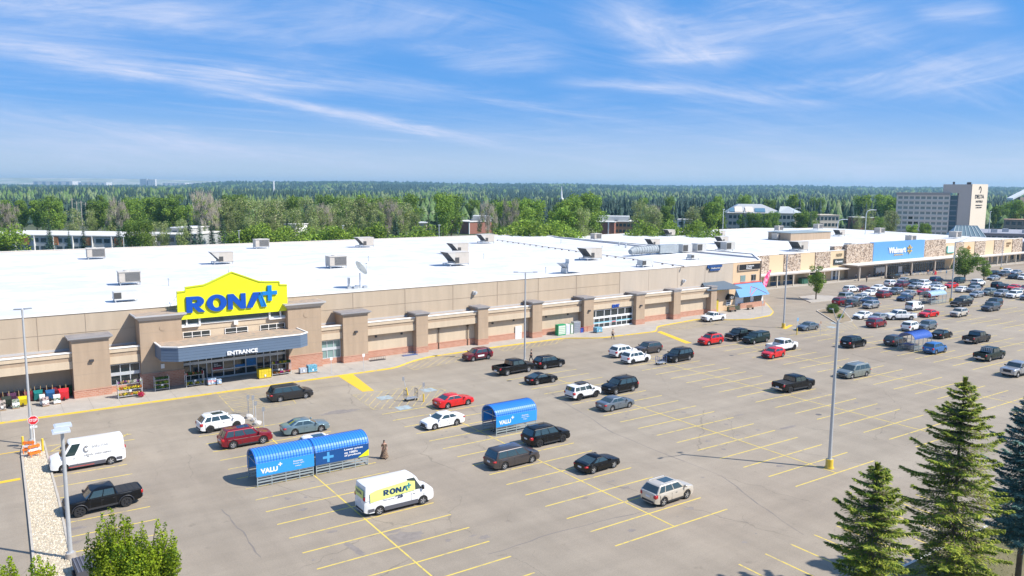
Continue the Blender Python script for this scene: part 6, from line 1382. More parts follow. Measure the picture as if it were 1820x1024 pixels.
    b = MB(); wr_ = wid(-xf + .05); b.box(-xf - (.018 if not bed else .10), -wr_ * .80, T['sill'] + .08, -xf + .25, wr_ * .80, T['sill'] + .24); parts.append(('rear_bumper', b.mesh('rear_bumper', M_TRIM if not bed else M_CHROME), None))
    b = MB(); pz = T['tail'] - (.40 if not bed else .62); b.box(-xf - (.03 if not bed else .125), -.22, pz, -xf + .02, .22, pz + .15); parts.append(('licence_plate', b.mesh('licence_plate', M_PLATE), None))
    if 'suv' in key or key in ('jeep', 'pickup', 'ranger'):      # dark cladding along the sill
        for s in (-1, 1): b = MB(); b.box(ar + Ra, s * (hw - .03), T['sill'] - .02, ax - Ra, s * (hw + .012), T['sill'] + .12); parts.append(('sill_trim', b.mesh('sill_trim', M_TRIM), None))
    b = MB()       # door gaps
    zs0 = T['sill'] + .13; dx = [wsx - .22 * 1, (wsx + rgx) / 2 + .02, rgx + (.35 if not bed else .05)] if not van else [wsx - .15, wsx - 1.25]
    if key == 'coupe': dx = [wsx - .2, rgx + 1.1]
    for x in dx:
        if abs(x - ar) < Ra or abs(x - ax) < Ra: x += .0
        for s in (-1, 1): b = MB(); b.box(x, s * (hw - .02), max(zs0, sill(x) + .03), x + .014, s * (hw + .0125), top(x) - .16); parts.append(('door_gap', b.mesh('door_gap', M_TRIM), None))
    for x in dx[:2]:
        for s in (-1, 1): b = MB(); b.box(x - .95, s * (hw - .0), top(x) - .24, x - .78, s * (hw + .022), top(x) - .205); parts.append(('door_handle', b.mesh('door_handle', M_TRIM), None))
    if van:
        b = MB()
        for s in (-1, 1):
            b.box(ar + Ra, s * (hw - .03), T['sill'], ax - Ra, s * (hw + .014), T['sill'] + .32); b.box(-xf + .3, s * (hw - .06), T['sill'] + .12, ar - Ra, s * (hw + .004), T['sill'] + .36)
        parts.append(('lower_cladding', b.mesh('lower_cladding', mat('cladding', (.09, .09, .105), .6)), None))
    CARS[key] = (meshes, parts, wl, wh, T)
for k in TY: build_type(k)
def omat(o, m):
    o.material_slots[0].link = 'OBJECT'; o.material_slots[0].material = m
def local_box(t, nm, m, *bx):
    b = MB(); b.box(*bx); return b.build(nm, m, t)
def car(key, col, pos, head, label, cat, group='cars in the parking lot', roof=None, rim=None, name=None, extra=(), far=False):
    meshes, parts, wl, wh, T = CARS[key]; m = PT[col]
    nm = name or {'sedan': 'sedan', 'coupe': 'coupe', 'hatch': 'hatchback', 'minivan': 'minivan', 'van': 'cargo_van', 'smallvan': 'van'}.get(key, 'pickup_truck' if T.get('bed') else 'sport_utility_vehicle')
    t = thing(nm, label, cat, (pos[0], pos[1], 0.0), head, group)
    o = link('body', meshes['body'], t); omat(o, m); o2 = link('cabin', meshes['cabin'], t); omat(o2, roof and PT.get(roof, None) or m); link('underbody', meshes['underbody'], t)
    for n_, me, role in parts:
        if far and n_ in ('door_gap', 'door_handle', 'licence_plate') : continue
        p = link(n_, me, t)
        if role == 'paint': omat(p, m)
    for x, y, s in wh:
        ty, ri, di = wl[s]; w = link('wheel', ty, t, (x, y, T['r'])); r_ = link('rim', ri, w)
        if rim: omat(r_, rim)
        link('brake_disc', di, w)
    L, H, hw = T['L'], T['H'], T['W'] / 2
    for e in extra:
        if e == 'sunroof': xa = L / 2 - T['rf'] * L; b = MB(); b.box(xa - 1.35, -.42, H - .03, xa - .25, .42, H + .006); b.build('sunroof', M_CGL, t)
        if e == 'rails':
            b = MB(); xa, xb = L / 2 - T['rf'] * L - .3, L / 2 - T['rr'] * L + .15
            for s in (-1, 1): b = MB(); b.bar((xa, s * (hw - .30), H + .04), (xb, s * (hw - .30), H + .04), .04); [b.bar((x, s * (hw - .30), H - .04), (x, s * (hw - .30), H + .04), .04) for x in (xa - .03, xb + .03)]; b.build('roof_rail', M_ALU if col != 'black' else M_TRIM, t)
        if e == 'rack': b = MB(); [b.bar((x, -.6, H + .09), (x, .6, H + .09), .05) for x in (-.2, .35, -.8)]; b.box(-.95, -.5, H + .12, .3, .5, H + .22); b.build('roof_rack', M_DKMET, t)
        if e == 'tonneau': xa, xb = -L / 2 + .12, L / 2 - T['rg'] * L - .12; b = MB(); b.box(xa, -hw + .15, T['tail'] - .06, xb, hw - .15, T['tail'] + .015); c_ = b.build('bed_cover', mat('vinyl', (.025, .025, .026), .75), t); b = MB(); [b.box(xa + (xb - xa) * k / 4 - .015, -hw + .15, T['tail'] + .015, xa + (xb - xa) * k / 4 + .015, hw - .15, T['tail'] + .03) for k in (1, 2, 3)]; b.build('seam', M_TRIM, c_)
        if e == 'canopy': xa, xb = -L / 2 + .08, L / 2 - T['rg'] * L - .02; b = MB(); i = [b.vert(p) for p in ((xa, -hw + .09, T['tail']), (xb, -hw + .09, T['tail']), (xb, hw - .09, T['tail']), (xa, hw - .09, T['tail']), (xa + .22, -hw + .22, H - .03), (xb, -hw + .22, H - .03), (xb, hw - .22, H - .03), (xa + .22, hw - .22, H - .03))]; [b.face([i[k] for k in q]) for q in ((4, 5, 6, 7), (0, 1, 5, 4), (1, 2, 6, 5), (2, 3, 7, 6), (3, 0, 4, 7))]; c_ = b.build('bed_canopy', m, t); b = MB(); [b.box(xa + .3, s * (hw - .17), T['tail'] + .12, xb - .2, s * (hw - .13), H - .22) for s in (-1, 1)]; b.build('side_window', M_CGL, c_)
        if e == 'bedliner': xa, xb = -L / 2 + .11, L / 2 - T['rg'] * L - .11; b = MB(); b.box(xa, -hw + .16, T['sill'] + .33, xb, hw - .16, T['sill'] + .36); b.build('bed_liner', M_TRIM, t)
        if e == 'bars': xa = L / 2 - T['rg'] * L - .15; b = MB(); [b.bar((xa, y, T['tail']), (xa, y, H - .02), .035) for y in np.linspace(-hw + .25, hw - .25, 7)]; b.bar((xa, -hw + .2, H), (xa, hw - .2, H), .06); b.bar((xa, -hw + .2, T['tail'] + .03), (xa, hw - .2, T['tail'] + .03), .06); b.build('headache_rack', M_ALU, t)
        if e == 'arches':
            b = MB(); Ra = T['r'] + .12; b.smooth = True
            for a, y, s in wh:
                P = [(a + math.cos(R(k)) * Ra, s * (hw + .035), T['r'] + math.sin(R(k)) * Ra) for k in range(-5, 186, 19)]; b.tube(P, .05, 5)
            b.build('wheel_arch', M_TRIM if col != 'black' else M_RIMD, t)
        if e == 'snorkel': b = MB(); b.tube([(L * .12, -hw + .02, 1.1), (L * .12 - .05, -hw - .02, 1.5), (L * .02, -hw + .14, 2.0)], .045, 6); b.build('snorkel', M_TRIM, t)
        if e == 'crossroof': b = MB(); b.box(-1.3, -.5, H - .02, .35, .5, H + .012); b.build('roof_panel', M_TRIM, t)
        if e == 'stripe': b = MB(); [b.box(-L / 2 + .6, s * (hw - .0), T['belt'] - .22, L / 2 - 1.2, s * (hw + .018), T['belt'] - .19) for s in (-1, 1)]; b.build('side_moulding', M_CHROME, t)
    return t
def by_wheels(key, col, fw, rw, label, cat, **k):
    """fw, rw: where the near front and rear tyres touch the ground in the photograph"""
    T = TY[key]; a = gp(*fw); c = gp(*rw); m_ = (a + c) / 2; d = (a - c); an = math.atan2(d.y, d.x); an0 = 0 if d.x > 0 else math.pi
    df = (an - an0 + math.pi) % (2 * math.pi) - math.pi
    lim = k.pop('lim', .06); an = an0 + max(-lim, min(lim, df)); mid = Vector((math.cos(an), math.sin(an), 0)); off = (T['fo'] + T['wb'] / 2) - T['L'] / 2
    n = Vector((-math.sin(an), math.cos(an), 0)); n = n if n.y > 0 else -n
    p = m_ + n * (T['W'] / 2 - .05) + mid * off
    return car(key, col, p, an, label, cat, **k)
def by_mid(key, col, px, py, right, label, cat, **k):
    """px, py: the point of the ground under the middle of the vehicle"""
    p = gp(px, py); return car(key, col, p, (0 if right else math.pi) + random.uniform(-.03, .03), label, cat, far=True, **k)
BW = by_wheels
BW('minivan', 'darkgrey', (546.1, 708), (496, 715.1), 'dark grey minivan driving past the entrance, beside the hatched walkway', 'minivan', extra=('crossroof',))
BW('suv', 'white', (423.8, 759.5), (370.5, 772), 'white compact SUV with dark sunroof parked behind the red one, next to the white boulders', 'SUV', extra=('sunroof', 'rails'), rim=M_RIMD)
BW('bigsuv', 'darkred', (469.7, 788.7), (413.1, 798.6), 'deep red SUV with chrome side line parked left of the twin cart shelters', 'SUV', extra=('stripe', 'sunroof'))
BW('sedan', 'iceblue', (572.9, 767.2), (522.6, 775), 'pale ice-blue sedan parked behind the twin cart shelters', 'sedan')
q = gp(556, 792); car('suv', 'white', (q.x, 69.6), 0.01, 'white SUV with roof rails half hidden behind the twin cart shelters', 'SUV', extra=('rails', 'sunroof'))
RV = BW('van', 'white', (754.4, 896.4), (671.9, 916.7), 'white high-roof cargo van with a yellow band and blue store lettering on its side', 'van')
BW('sedan', 'white', (772, 765), (813.1, 756), 'white sedan facing left in front of the bright red one', 'sedan')
BW('sedan', 'red', (831.9, 720.2), (796, 726.9), 'bright red sedan parked by the hatched zone with the flat cart', 'sedan')
DV = BW('van', 'white', (109.3, 841.4), (202.9, 825), 'white cargo van facing left by the stone bed, with grey emblem and phone number', 'van', lim=.1)
BW('ranger', 'black', (138.2, 920.5), (229.4, 899.9), 'black crew-cab pickup with ribbed bed cover parked beside the stone bed', 'pickup', extra=('tonneau', 'arches'), rim=M_RIMD, lim=.1)
BW('minivan', 'brown', (947.3, 822.8), (895.6, 835.5), 'dark brown minivan parked across the yellow line below the single cart shelter', 'minivan')
BW('bigsuv', 'black', (1001.8, 785.9), (958.9, 795.4), 'black SUV with black wheels parked at the right end of the single cart shelter', 'SUV', rim=M_RIMD, extra=('rails',))
BW('coupe', 'black', (1093.2, 831.6), (1053.1, 843.2), 'small black sports coupe alone in the middle of the lot', 'coupe')
BW('suv', 'beige', (1222.6, 886.1), (1177.9, 900.9), 'beige SUV with dark sunroof, nearest car to the camera right of centre', 'SUV', extra=('sunroof', 'rails'))
BW('jeep', 'white', (1061.9, 705.8), (1028.2, 712.8), 'boxy white SUV with a loaded roof rack and snorkel', 'SUV', extra=('rack', 'arches', 'snorkel'), rim=M_RIMD)
BW('bigsuv', 'black', (1093.6, 702.2), (1126.6, 695.6), 'black SUV facing left, nose to nose with the boxy white one', 'SUV', extra=('rails',))
BW('sedan', 'bluegrey', (1120.6, 724.4), (1086.5, 732.1), 'blue-grey compact sedan below the boxy white SUV', 'sedan')
BW('pickup', 'black', (942.2, 660.3), (899.5, 669.5), 'black pickup with chrome rear bumper by the tall lamp post left of centre', 'pickup', extra=('bedliner',))
BW('suv', 'black', (997.5, 652.5), (967.6, 657), 'black hatch-backed crossover right of the black pickup by the lamp post', 'SUV')
BW('coupe', 'black', (985.9, 679.7), (951.8, 685.2), 'black two-door car parked in front of the black pickup by the lamp post', 'sedan', name='sedan')
c_ = BW('suv', 'wine', (839.3, 643.3), (869.8, 638.4), 'dark red SUV with a white door decal driving along the store front', 'SUV')
local_box(c_, 'door_decal', M_WHT, -.55, .928, .62, .55, .952, .86)
BW('suv', 'white', (1131, 632), (1098.6, 637.5), 'white crossover with dark cladding, rear one of the two white cars by the second entrance', 'SUV', rim=M_RIMD, extra=('rails', 'arches'))
BW('suv', 'white', (1151, 643.6), (1123.4, 648.2), 'white crossover, nearer one of the two white cars by the second entrance', 'SUV', rim=M_RIMD)
BW('suv', 'brown', (1146, 631), (1172.1, 627), 'grey-brown SUV facing left behind the two white crossovers', 'SUV')
BW('bigsuv', 'black', (1201.9, 645.2), (1226, 640.6), 'black SUV facing left beside the blue flat cart', 'SUV', extra=('rails',))
BW('suv', 'red', (1258.8, 615), (1281.2, 611.6), 'red SUV with roof rack facing left near the white old pickup', 'SUV', extra=('rack',), rim=M_RIM)
BW('pickup', 'black', (1307.2, 607.8), (1338, 602.5), 'black full-size pickup facing left right behind the red SUV', 'pickup', extra=('bedliner',))
BW('oldpick', 'darkgreen', (1340.5, 612.6), (1362.5, 608.4), 'dark green truck with a bed canopy facing left beside the black pickup', 'pickup', extra=('canopy',))
BW('pickup', 'white', (1415.8, 621.4), (1383, 628), 'white crew-cab pickup behind the small red hatchback', 'pickup', extra=('bedliner',), rim=M_RIMD)
BW('hatch', 'red', (1373.2, 638.6), (1392, 634.4), 'small bright red hatchback in front of the white crew-cab pickup', 'hatchback')
BW('oldpick', 'white', (1260.7, 573.2), (1286.8, 569.6), 'white older pickup parked along the yellow kerb by the store corner', 'pickup')
BW('pickup', 'black', (1439.8, 692.1), (1404.2, 698.9), 'black pickup with flat black bed cover alone in the right half of the lot', 'pickup', extra=('tonneau',), rim=M_RIMD)
BW('minivan', 'greensilver', (1513.9, 674.1), (1540.5, 669.0), 'grey-green minivan facing left just right of the nearest tall lamp post', 'minivan', extra=('rails',))
BW('bigsuv', 'black', (1536.3, 616), (1515.9, 619.9), 'black SUV facing right behind the nearest tall lamp post', 'SUV')
BW('suv', 'brown', (1612, 612.4), (1588.9, 617.2), 'grey-brown SUV at the left end of the blue-roofed shelter', 'SUV')
BW('suv', 'blue', (1680.1, 626.7), (1663.2, 630.6), 'bright blue SUV at the right end of the blue-roofed shelter', 'SUV')
BW('pickup', 'darkgrey', (1756.2, 607.7), (1736.4, 612.0), 'black pickup facing right, upper of two pickups at the right side', 'pickup', extra=('bedliner',), rim=M_RIMD)
BW('pickup', 'darkgreen', (1782.4, 638), (1758.2, 643.6), 'dark green pickup with a white headache rack behind the cab', 'pickup', extra=('bars', 'bedliner'))
BW('pickup', 'silver', (1801.8, 672.9), (1841, 664.8), 'silver heavy pickup facing left at the right edge of the picture', 'pickup', extra=('bedliner',))
BW('sedan', 'black', (1691.9, 599.5), (1674.6, 603.6), 'black sedan behind the bright blue SUV', 'sedan')
BW('suv', 'white', (1637, 586.5), (1619, 590.4), 'white hatch-backed crossover just behind the blue-roofed shelter', 'SUV')
BW('suv', 'bluegrey', (1647.7, 588.8), (1663, 585.5), 'grey SUV facing left beside the white crossover behind the blue-roofed shelter', 'SUV')
BW('sedan', 'bluegrey', (1433.3, 589), (1451.9, 586.0), 'blue-grey sedan facing left by the hatched disabled bays', 'sedan')
BW('suv', 'darkred', (1574.4, 580.8), (1556.9, 584), 'dark red SUV at the near left of the crowded mall lot', 'SUV')
BW('sedan', 'white', (1530.8, 568.7), (1549, 565.6), 'white sedan facing left right of the small bush', 'sedan')
BW('pickup', 'white', (1586.3, 568.0), (1621, 571), 'long white pickup driving left across the mall lot', 'pickup', lim=.5, extra=('bedliner',))
BW('sedan', 'red', (1650.1, 565), (1664.6, 563), 'red sedan facing left behind the long white pickup', 'sedan')
BW('smallvan', 'white', (1639.2, 551.1), (1625.9, 553.3), 'white tall van facing right above the long white pickup', 'van', lim=.02)
BW('bigsuv', 'grey', (1761.7, 554.5), (1775.5, 552.3), 'grey SUV facing left, nearer of a stacked pair at the right of the mall lot', 'SUV')
BW('suv', 'beige', (1704.8, 564.8), (1719.1, 562), 'beige SUV facing left below the dark pickup in the mall lot', 'SUV')
BW('suv', 'darkred', (1507, 541.6), (1493.9, 543.9), 'red SUV at the front left corner of the crowded rows', 'SUV')
BW('jeep', 'grey', (1529, 544.5), (1516.3, 547.1), 'dark grey boxy SUV right of the red one at the front of the crowded rows', 'SUV')
BW('suv', 'silver', (1547.8, 550), (1561.1, 547.8), 'silver SUV facing left at the front of the crowded rows', 'SUV')
MD = by_mid
for a in [('sedan', 'silver', 1560, 569.5, 0, 'silver sedan half hidden behind the dark red SUV', 'sedan'), ('bigsuv', 'darkgrey', 1766, 544.5, 0, 'dark SUV, farther of a stacked pair at the right of the mall lot', 'SUV'),
    ('pickup', 'darkgrey', 1708, 544.5, 0, 'dark grey truck facing left by the slim lamp post in the mall lot', 'pickup'), ('sedan', 'greensilver', 1716, 536, 1, 'grey-green car behind the dark grey truck by the slim lamp post', 'sedan'),
    ('suv', 'white', 1512, 519.5, 1, 'white SUV at the back left corner of the crowded rows', 'SUV'), ('sedan', 'wine', 1531, 517.5, 0, 'wine red car right of the white SUV at the back left of the crowded rows', 'sedan'),
    ('sedan', 'white', 1560, 516, 0, 'white sedan in the second row above the red SUV with dark tailgate', 'sedan'), ('sedan', 'white', 1545, 525.5, 0, 'white sedan facing left beside the red SUV with dark tailgate', 'sedan'),
    ('suv', 'darkred', 1571, 529, 1, 'red SUV with dark tailgate in the middle of the left rows', 'SUV'), ('minivan', 'silver', 1506, 532.5, 1, 'pale silver minivan behind the red SUV at the front left corner', 'minivan'),
    ('sedan', 'silver', 1529, 533.5, 0, 'silver sedan behind the dark grey boxy SUV', 'sedan'), ('sedan', 'navy', 1544, 539, 0, 'dark navy sedan between silver cars in the front left rows', 'sedan'),
    ('suv', 'bluegrey', 1592, 523.5, 0, 'blue-grey crossover facing left in mid rows', 'SUV'), ('sedan', 'silver', 1615, 526.5, 0, 'silver sedan behind the navy one in mid rows', 'sedan'),
    ('sedan', 'navy', 1608, 534.5, 0, 'navy sedan facing left above the white tall van', 'sedan'), ('suv', 'white', 1584, 508.5, 1, 'white hatchback SUV at the back of the middle rows', 'SUV'),
    ('sedan', 'silver', 1606, 502.5, 0, 'silver car at the very back of the middle rows', 'sedan'), ('suv', 'wine', 1602, 511, 0, 'wine red SUV in the back of the middle rows', 'SUV'),
    ('suv', 'silver', 1627, 513.5, 0, 'silver SUV with dark windscreen in the back middle rows', 'SUV'), ('sedan', 'black', 1624, 505.5, 0, 'black car behind the silver SUV in the back middle rows', 'sedan'),
    ('suv', 'white', 1644, 508.0, 1, 'white SUV, upper of two white ones left of the large tree', 'SUV'), ('sedan', 'white', 1641, 513.5, 1, 'white car, lower of two white ones left of the large tree', 'sedan'),
    ('sedan', 'darkgrey', 1588, 495.0, 0, 'dark sedan driving past the mall entrance', 'sedan'), ('jeep', 'navy', 1664, 502.5, 1, 'navy truck-like SUV alone before the mall entrance', 'SUV'),
    ('hatch', 'red', 1640, 523.5, 0, 'red car right behind the pale blue shelter', 'hatchback'), ('sedan', 'darkred', 1655, 528, 0, 'dark red car under the left end of the pale blue shelter', 'sedan'),
    ('sedan', 'silver', 1662, 511, 0, 'silver sedan left of the red-pink car near the slim lamp post', 'sedan'), ('sedan', 'white', 1668, 516.5, 0, 'white sedan behind the pale blue shelter', 'sedan'),
    ('sedan', 'red', 1690, 511.5, 0, 'pinkish red car beside the slim lamp post', 'sedan'), ('suv', 'teal', 1703, 503.5, 0, 'dark teal SUV under the large parking-lot tree', 'SUV'),
    ('bigsuv', 'white', 1738, 507.5, 1, 'white boxy wagon right of the large parking-lot tree', 'SUV'), ('sedan', 'black', 1734, 512.5, 1, 'black car in front of the white boxy wagon', 'sedan'),
    ('sedan', 'white', 1711, 519, 1, 'white sedan right of the slim lamp post', 'sedan'), ('suv', 'silver', 1730, 519.5, 0, 'silver SUV behind the silver hatchback at right', 'SUV'),
    ('hatch', 'silver', 1735, 528.2, 0, 'silver hatchback at the front of the right-hand rows', 'hatchback'), ('suv', 'greensilver', 1757, 524.5, 0, 'grey-green SUV in the right-hand rows', 'SUV'),
    ('suv', 'silver', 1779, 527, 0, 'silver SUV left of the white truck in the right-hand rows', 'SUV'), ('bigsuv', 'white', 1802, 529.5, 0, 'white truck-like SUV near the right edge in the front row', 'SUV'),
    ('suv', 'black', 1773, 512, 1, 'black SUV in the back right rows beside the red cars', 'SUV'), ('sedan', 'darkgrey', 1786, 514, 1, 'dark sedan before the red car in the back right rows', 'sedan'),
    ('sedan', 'red', 1802, 515.5, 0, 'red car in the back right rows', 'sedan'), ('sedan', 'silver', 1766, 498, 0, 'silver sedan in the rows beyond the thin young tree', 'sedan'),
    ('suv', 'grey', 1784, 491.5, 0, 'grey SUV in the rows beyond the thin young tree', 'SUV'), ('sedan', 'black', 1802, 495.5, 0, 'black sedan in the far right rows', 'sedan'),
    ('suv', 'white', 1820, 497.0, 0, 'white SUV cut by the right edge in the far rows', 'SUV'), ('sedan', 'white', 1789, 485.5, 0, 'white sedan at the back of the far right rows', 'sedan'),
    ('sedan', 'black', 1767, 489, 0, 'black sedan at the back left of the far right rows', 'sedan'), ('sedan', 'silver', 1806, 488, 0, 'silver sedan at the back of the far right rows', 'sedan'),
    ('sedan', 'darkred', 1822, 517, 0, 'dark red car cut by the right edge', 'sedan'), ('suv', 'silver', 1826, 533, 0, 'silver SUV cut by the right edge in the front row', 'SUV'),
    ('sedan', 'beige', 1808, 522, 0, 'beige car behind the white truck-like SUV', 'sedan'), ('sedan', 'white', 1578, 521, 1, 'white car behind the blue-grey crossover', 'sedan')]: MD(*a)
# lettering on the vans (sub-parts of the side panel that carries them)
T = TY['van']; hw = T['W'] / 2
def side_pt(y_off): return lambda x, z, d: (x, -hw - y_off - d, z)
M_VY = mat('van_yellow', (.72, .78, .22), .4); M_VB = mat('van_navy', (.01, .04, .12), .4)
b = MB(); i = [(-2.55, 1.18), (1.25, 1.42), (1.25, 2.12), (.6, 2.26), (-.6, 2.16), (-2.0, 2.05), (-2.55, 1.9)]
def van_y(z): return -hw + .035 + (0 if z < 1.40 else .10 * ((z - 1.40) / 1.0) ** 1.25) - .045
def curved(b, pts, off):      # a decal that follows the side of the van: cut into strips along z
    zs = [min(p[1] for p in pts), 1.42, 1.65, 1.85, 2.05, max(p[1] for p in pts)]
    P = pts
    for z0, z1 in zip(zs, zs[1:]):
        if z1 <= z0: continue
        def clip(P, z, keep_above):
            out = []
            for a, c in zip(P, P[1:] + P[:1]):
                ia = (a[1] >= z) == keep_above or a[1] == z; ic = (c[1] >= z) == keep_above or c[1] == z
                if ia: out.append(a)
                if (a[1] - z) * (c[1] - z) < 0: t = (z - a[1]) / (c[1] - a[1]); out.append((a[0] + (c[0] - a[0]) * t, z))
            return out
        Q = clip(clip(P, z0, True), z1, False)
        if len(Q) >= 3: b.poly([(x, van_y(z) - off, z) for x, z in Q])
curved(b, i, .012); dec = b.build('side_graphic', M_VY, RV, fix=False)
rona(dec, -1.45, 1.52, .205, lambda x, z, d: (x, van_y(z) - .03 - d, z), .01, M_VB, mat('van_teal', (.03, .22, .28), .4))
put_text('lettering', '25', M_VB, dec, (-.30, van_y(1.1) - .035, 1.08), w=.50, h=.26, depth=.01, bold=.03)
put_text('lettering', '$', M_VB, dec, (-.42, van_y(1.1) - .035, 1.20), w=.09, h=.15, depth=.01)
put_text('lettering', 'Rent me from', M_VB, dec, (-1.45, van_y(1.1) - .035, 1.12), w=.95, h=.09, depth=.01)
b = MB(); b.box(-T['L'] / 2 - .03, -.72, 1.45, -T['L'] / 2 - .015, .72, 2.1); rp_ = b.build('rear_graphic', M_VY, RV); put_text('lettering', 'RONA', M_VB, rp_, (-T['L'] / 2 - .035, .5, 1.72), w=1.0, h=.26, depth=.01, bold=.03, rotz=-math.pi / 2)
DV_b = MB(); P = [(math.cos(R(a)) * .22, math.sin(R(a)) * .3) for a in range(40, 330, 20)] + [(math.cos(R(a)) * .13, math.sin(R(a)) * .2) for a in range(320, 39, -20)]
M_DG = mat('decal_grey', (.25, .24, .23), .5)
DV_b.prism([(.15 - x, -van_y(1.9) + .03, 1.85 + z) for x, z in P], (0, .01, 0)); em = DV_b.build('side_emblem', M_DG, DV)
put_text('lettering', 'DELTIN', M_DG, em, (-.35, -van_y(2.0) + .03, 1.92), w=1.25, h=.18, depth=.01, rotz=math.pi, space=1.4)
put_text('lettering', '(403) 250-5842', M_DG, em, (.35, -van_y(1.4) + .03, 1.22), w=2.2, h=.17, depth=.01, bold=.01, rotz=math.pi)
b = MB(); b.box(-.4, hw + .002, .36, 1.6, hw + .02, .42); b.build('red_line', mat('line_red', (.5, .08, .06), .5), DV)
# ================================================================== LAMP POSTS
def lamp_post(x, y, h, lab, heads, base=.9, r=.11, yellow=True, rot=0.0):
    t = thing('lamp_post', lab, 'lamp post', (x, y, 0), rot, 'tall lamp posts in the parking lot')
    b = MB(); b.smooth = True; b.tube([(0, 0, 0), (0, 0, base)], .33, 20); b.tube([(0, 0, 0), (0, 0, .12)], .40, 20); b.build('footing', M_KERBY if yellow else M_CONC, t, sharp=40)
    b = MB(); b.smooth = True; b.box(-.2, -.2, base, .2, .2, base + .05); b.tube([(0, 0, base), (0, 0, h)], [r, r * .68], 12); b.build('pole', mat('pole_paint', (.50, .51, .51), .45, .3, var=.05, vscale=3), t, sharp=40)
    for kind, dx, dy in heads:
        b = MB()
        if kind == 'flat':
            b.bar((0, 0, h), (dx, dy, h + .05), .07); b.build('arm', MATS['pole_paint'], t)
            b = MB(); d = Vector((dx, dy, 0)); n = d.normalized(); b.bar(d + Vector((0, 0, h + .06)) - n * .1, d + Vector((0, 0, h + .06)) + n * .55, .32, .10); b.build('lamp_head', mat('lamp_head_grey', (.30, .32, .34), .5, .3), t)
        elif kind == 'curve':
            P = []
            for k in range(9): u = k / 8; P.append((dx * u, dy * u, h - .15 + .15 * (1 - (1 - u) ** 2) - .35 * (1 - u) ** 2 * 0 + 1.15 * (u ** 1.4)))
            b.smooth = True; b.tube(P, [.06 - .03 * k / 8 for k in range(9)], 7); b.build('arm', MATS['pole_paint'], t)
            b = MB(); e = Vector(P[-1]); n = Vector((dx, dy, 0)).normalized(); b.bar(e, e + n * .55 + Vector((0, 0, .08)), .22, .09); b.build('lamp_head', mat('lamp_head_grey', (.30, .32, .34), .5, .3), t)
    return t
lamp_post(2.97, 86.97, 13.2, 'white lamp post at the left with a stop sign at its foot', [('flat', .25, .1), ('flat', -.15, .05)], .5, .13, False)
lamp_post(3.71, 58.0, 9.0, 'near lamp post in the stone bed with two flat square heads', [], .5, .15, False)
t = bpy.data.objects['lamp_post.001']
for dy, dx in ((-.55, -.10), (.75, .1)):
    b = MB(); b.bar((0, 0, 9.0), (dx, dy, 9.05), .08); b.build('arm', MATS['pole_paint'], t); b = MB(); b.box(dx - .52, dy - .42, 9.02, dx + .52, dy + .42, 9.14); [b.box(dx - .45, dy - .38 + k * .11, 9.14, dx + .45, dy - .33 + k * .11, 9.19) for k in range(7)]; b.build('lamp_head', mat('led_pale', (.62, .66, .70), .4, .2), t)
lamp_post(64.31, 91.23, 13.0, 'tall grey lamp post with a crossbar head beside the black pickup', [('flat', 1.0, -.6), ('flat', -1.0, .6)], .3, .14, False)
lamp_post(120.24, 88.86, 13.4, 'tall lamp post on a yellow kerb tip near the store corner', [('flat', .7, -.5), ('flat', -.7, .5)], .9, .16)
lamp_post(62.4, 40.5, 13.6, 'nearest tall lamp post with yellow round footing at the right centre', [('curve', -1.5, -.4), ('curve', .7, -.25)], .85, .16)
lamp_post(181.15, 89.79, 13.6, 'slim lamp post rising out of the crowded cars at the right', [('flat', .9, -.6), ('curve', 2.8, -1.6)], .9, .16)
lamp_post(gp(1779, 478).x, gp(1779, 478).y, 9, 'thin lamp post far right behind the young tree', [('flat', .6, -.4)], .5, .1)

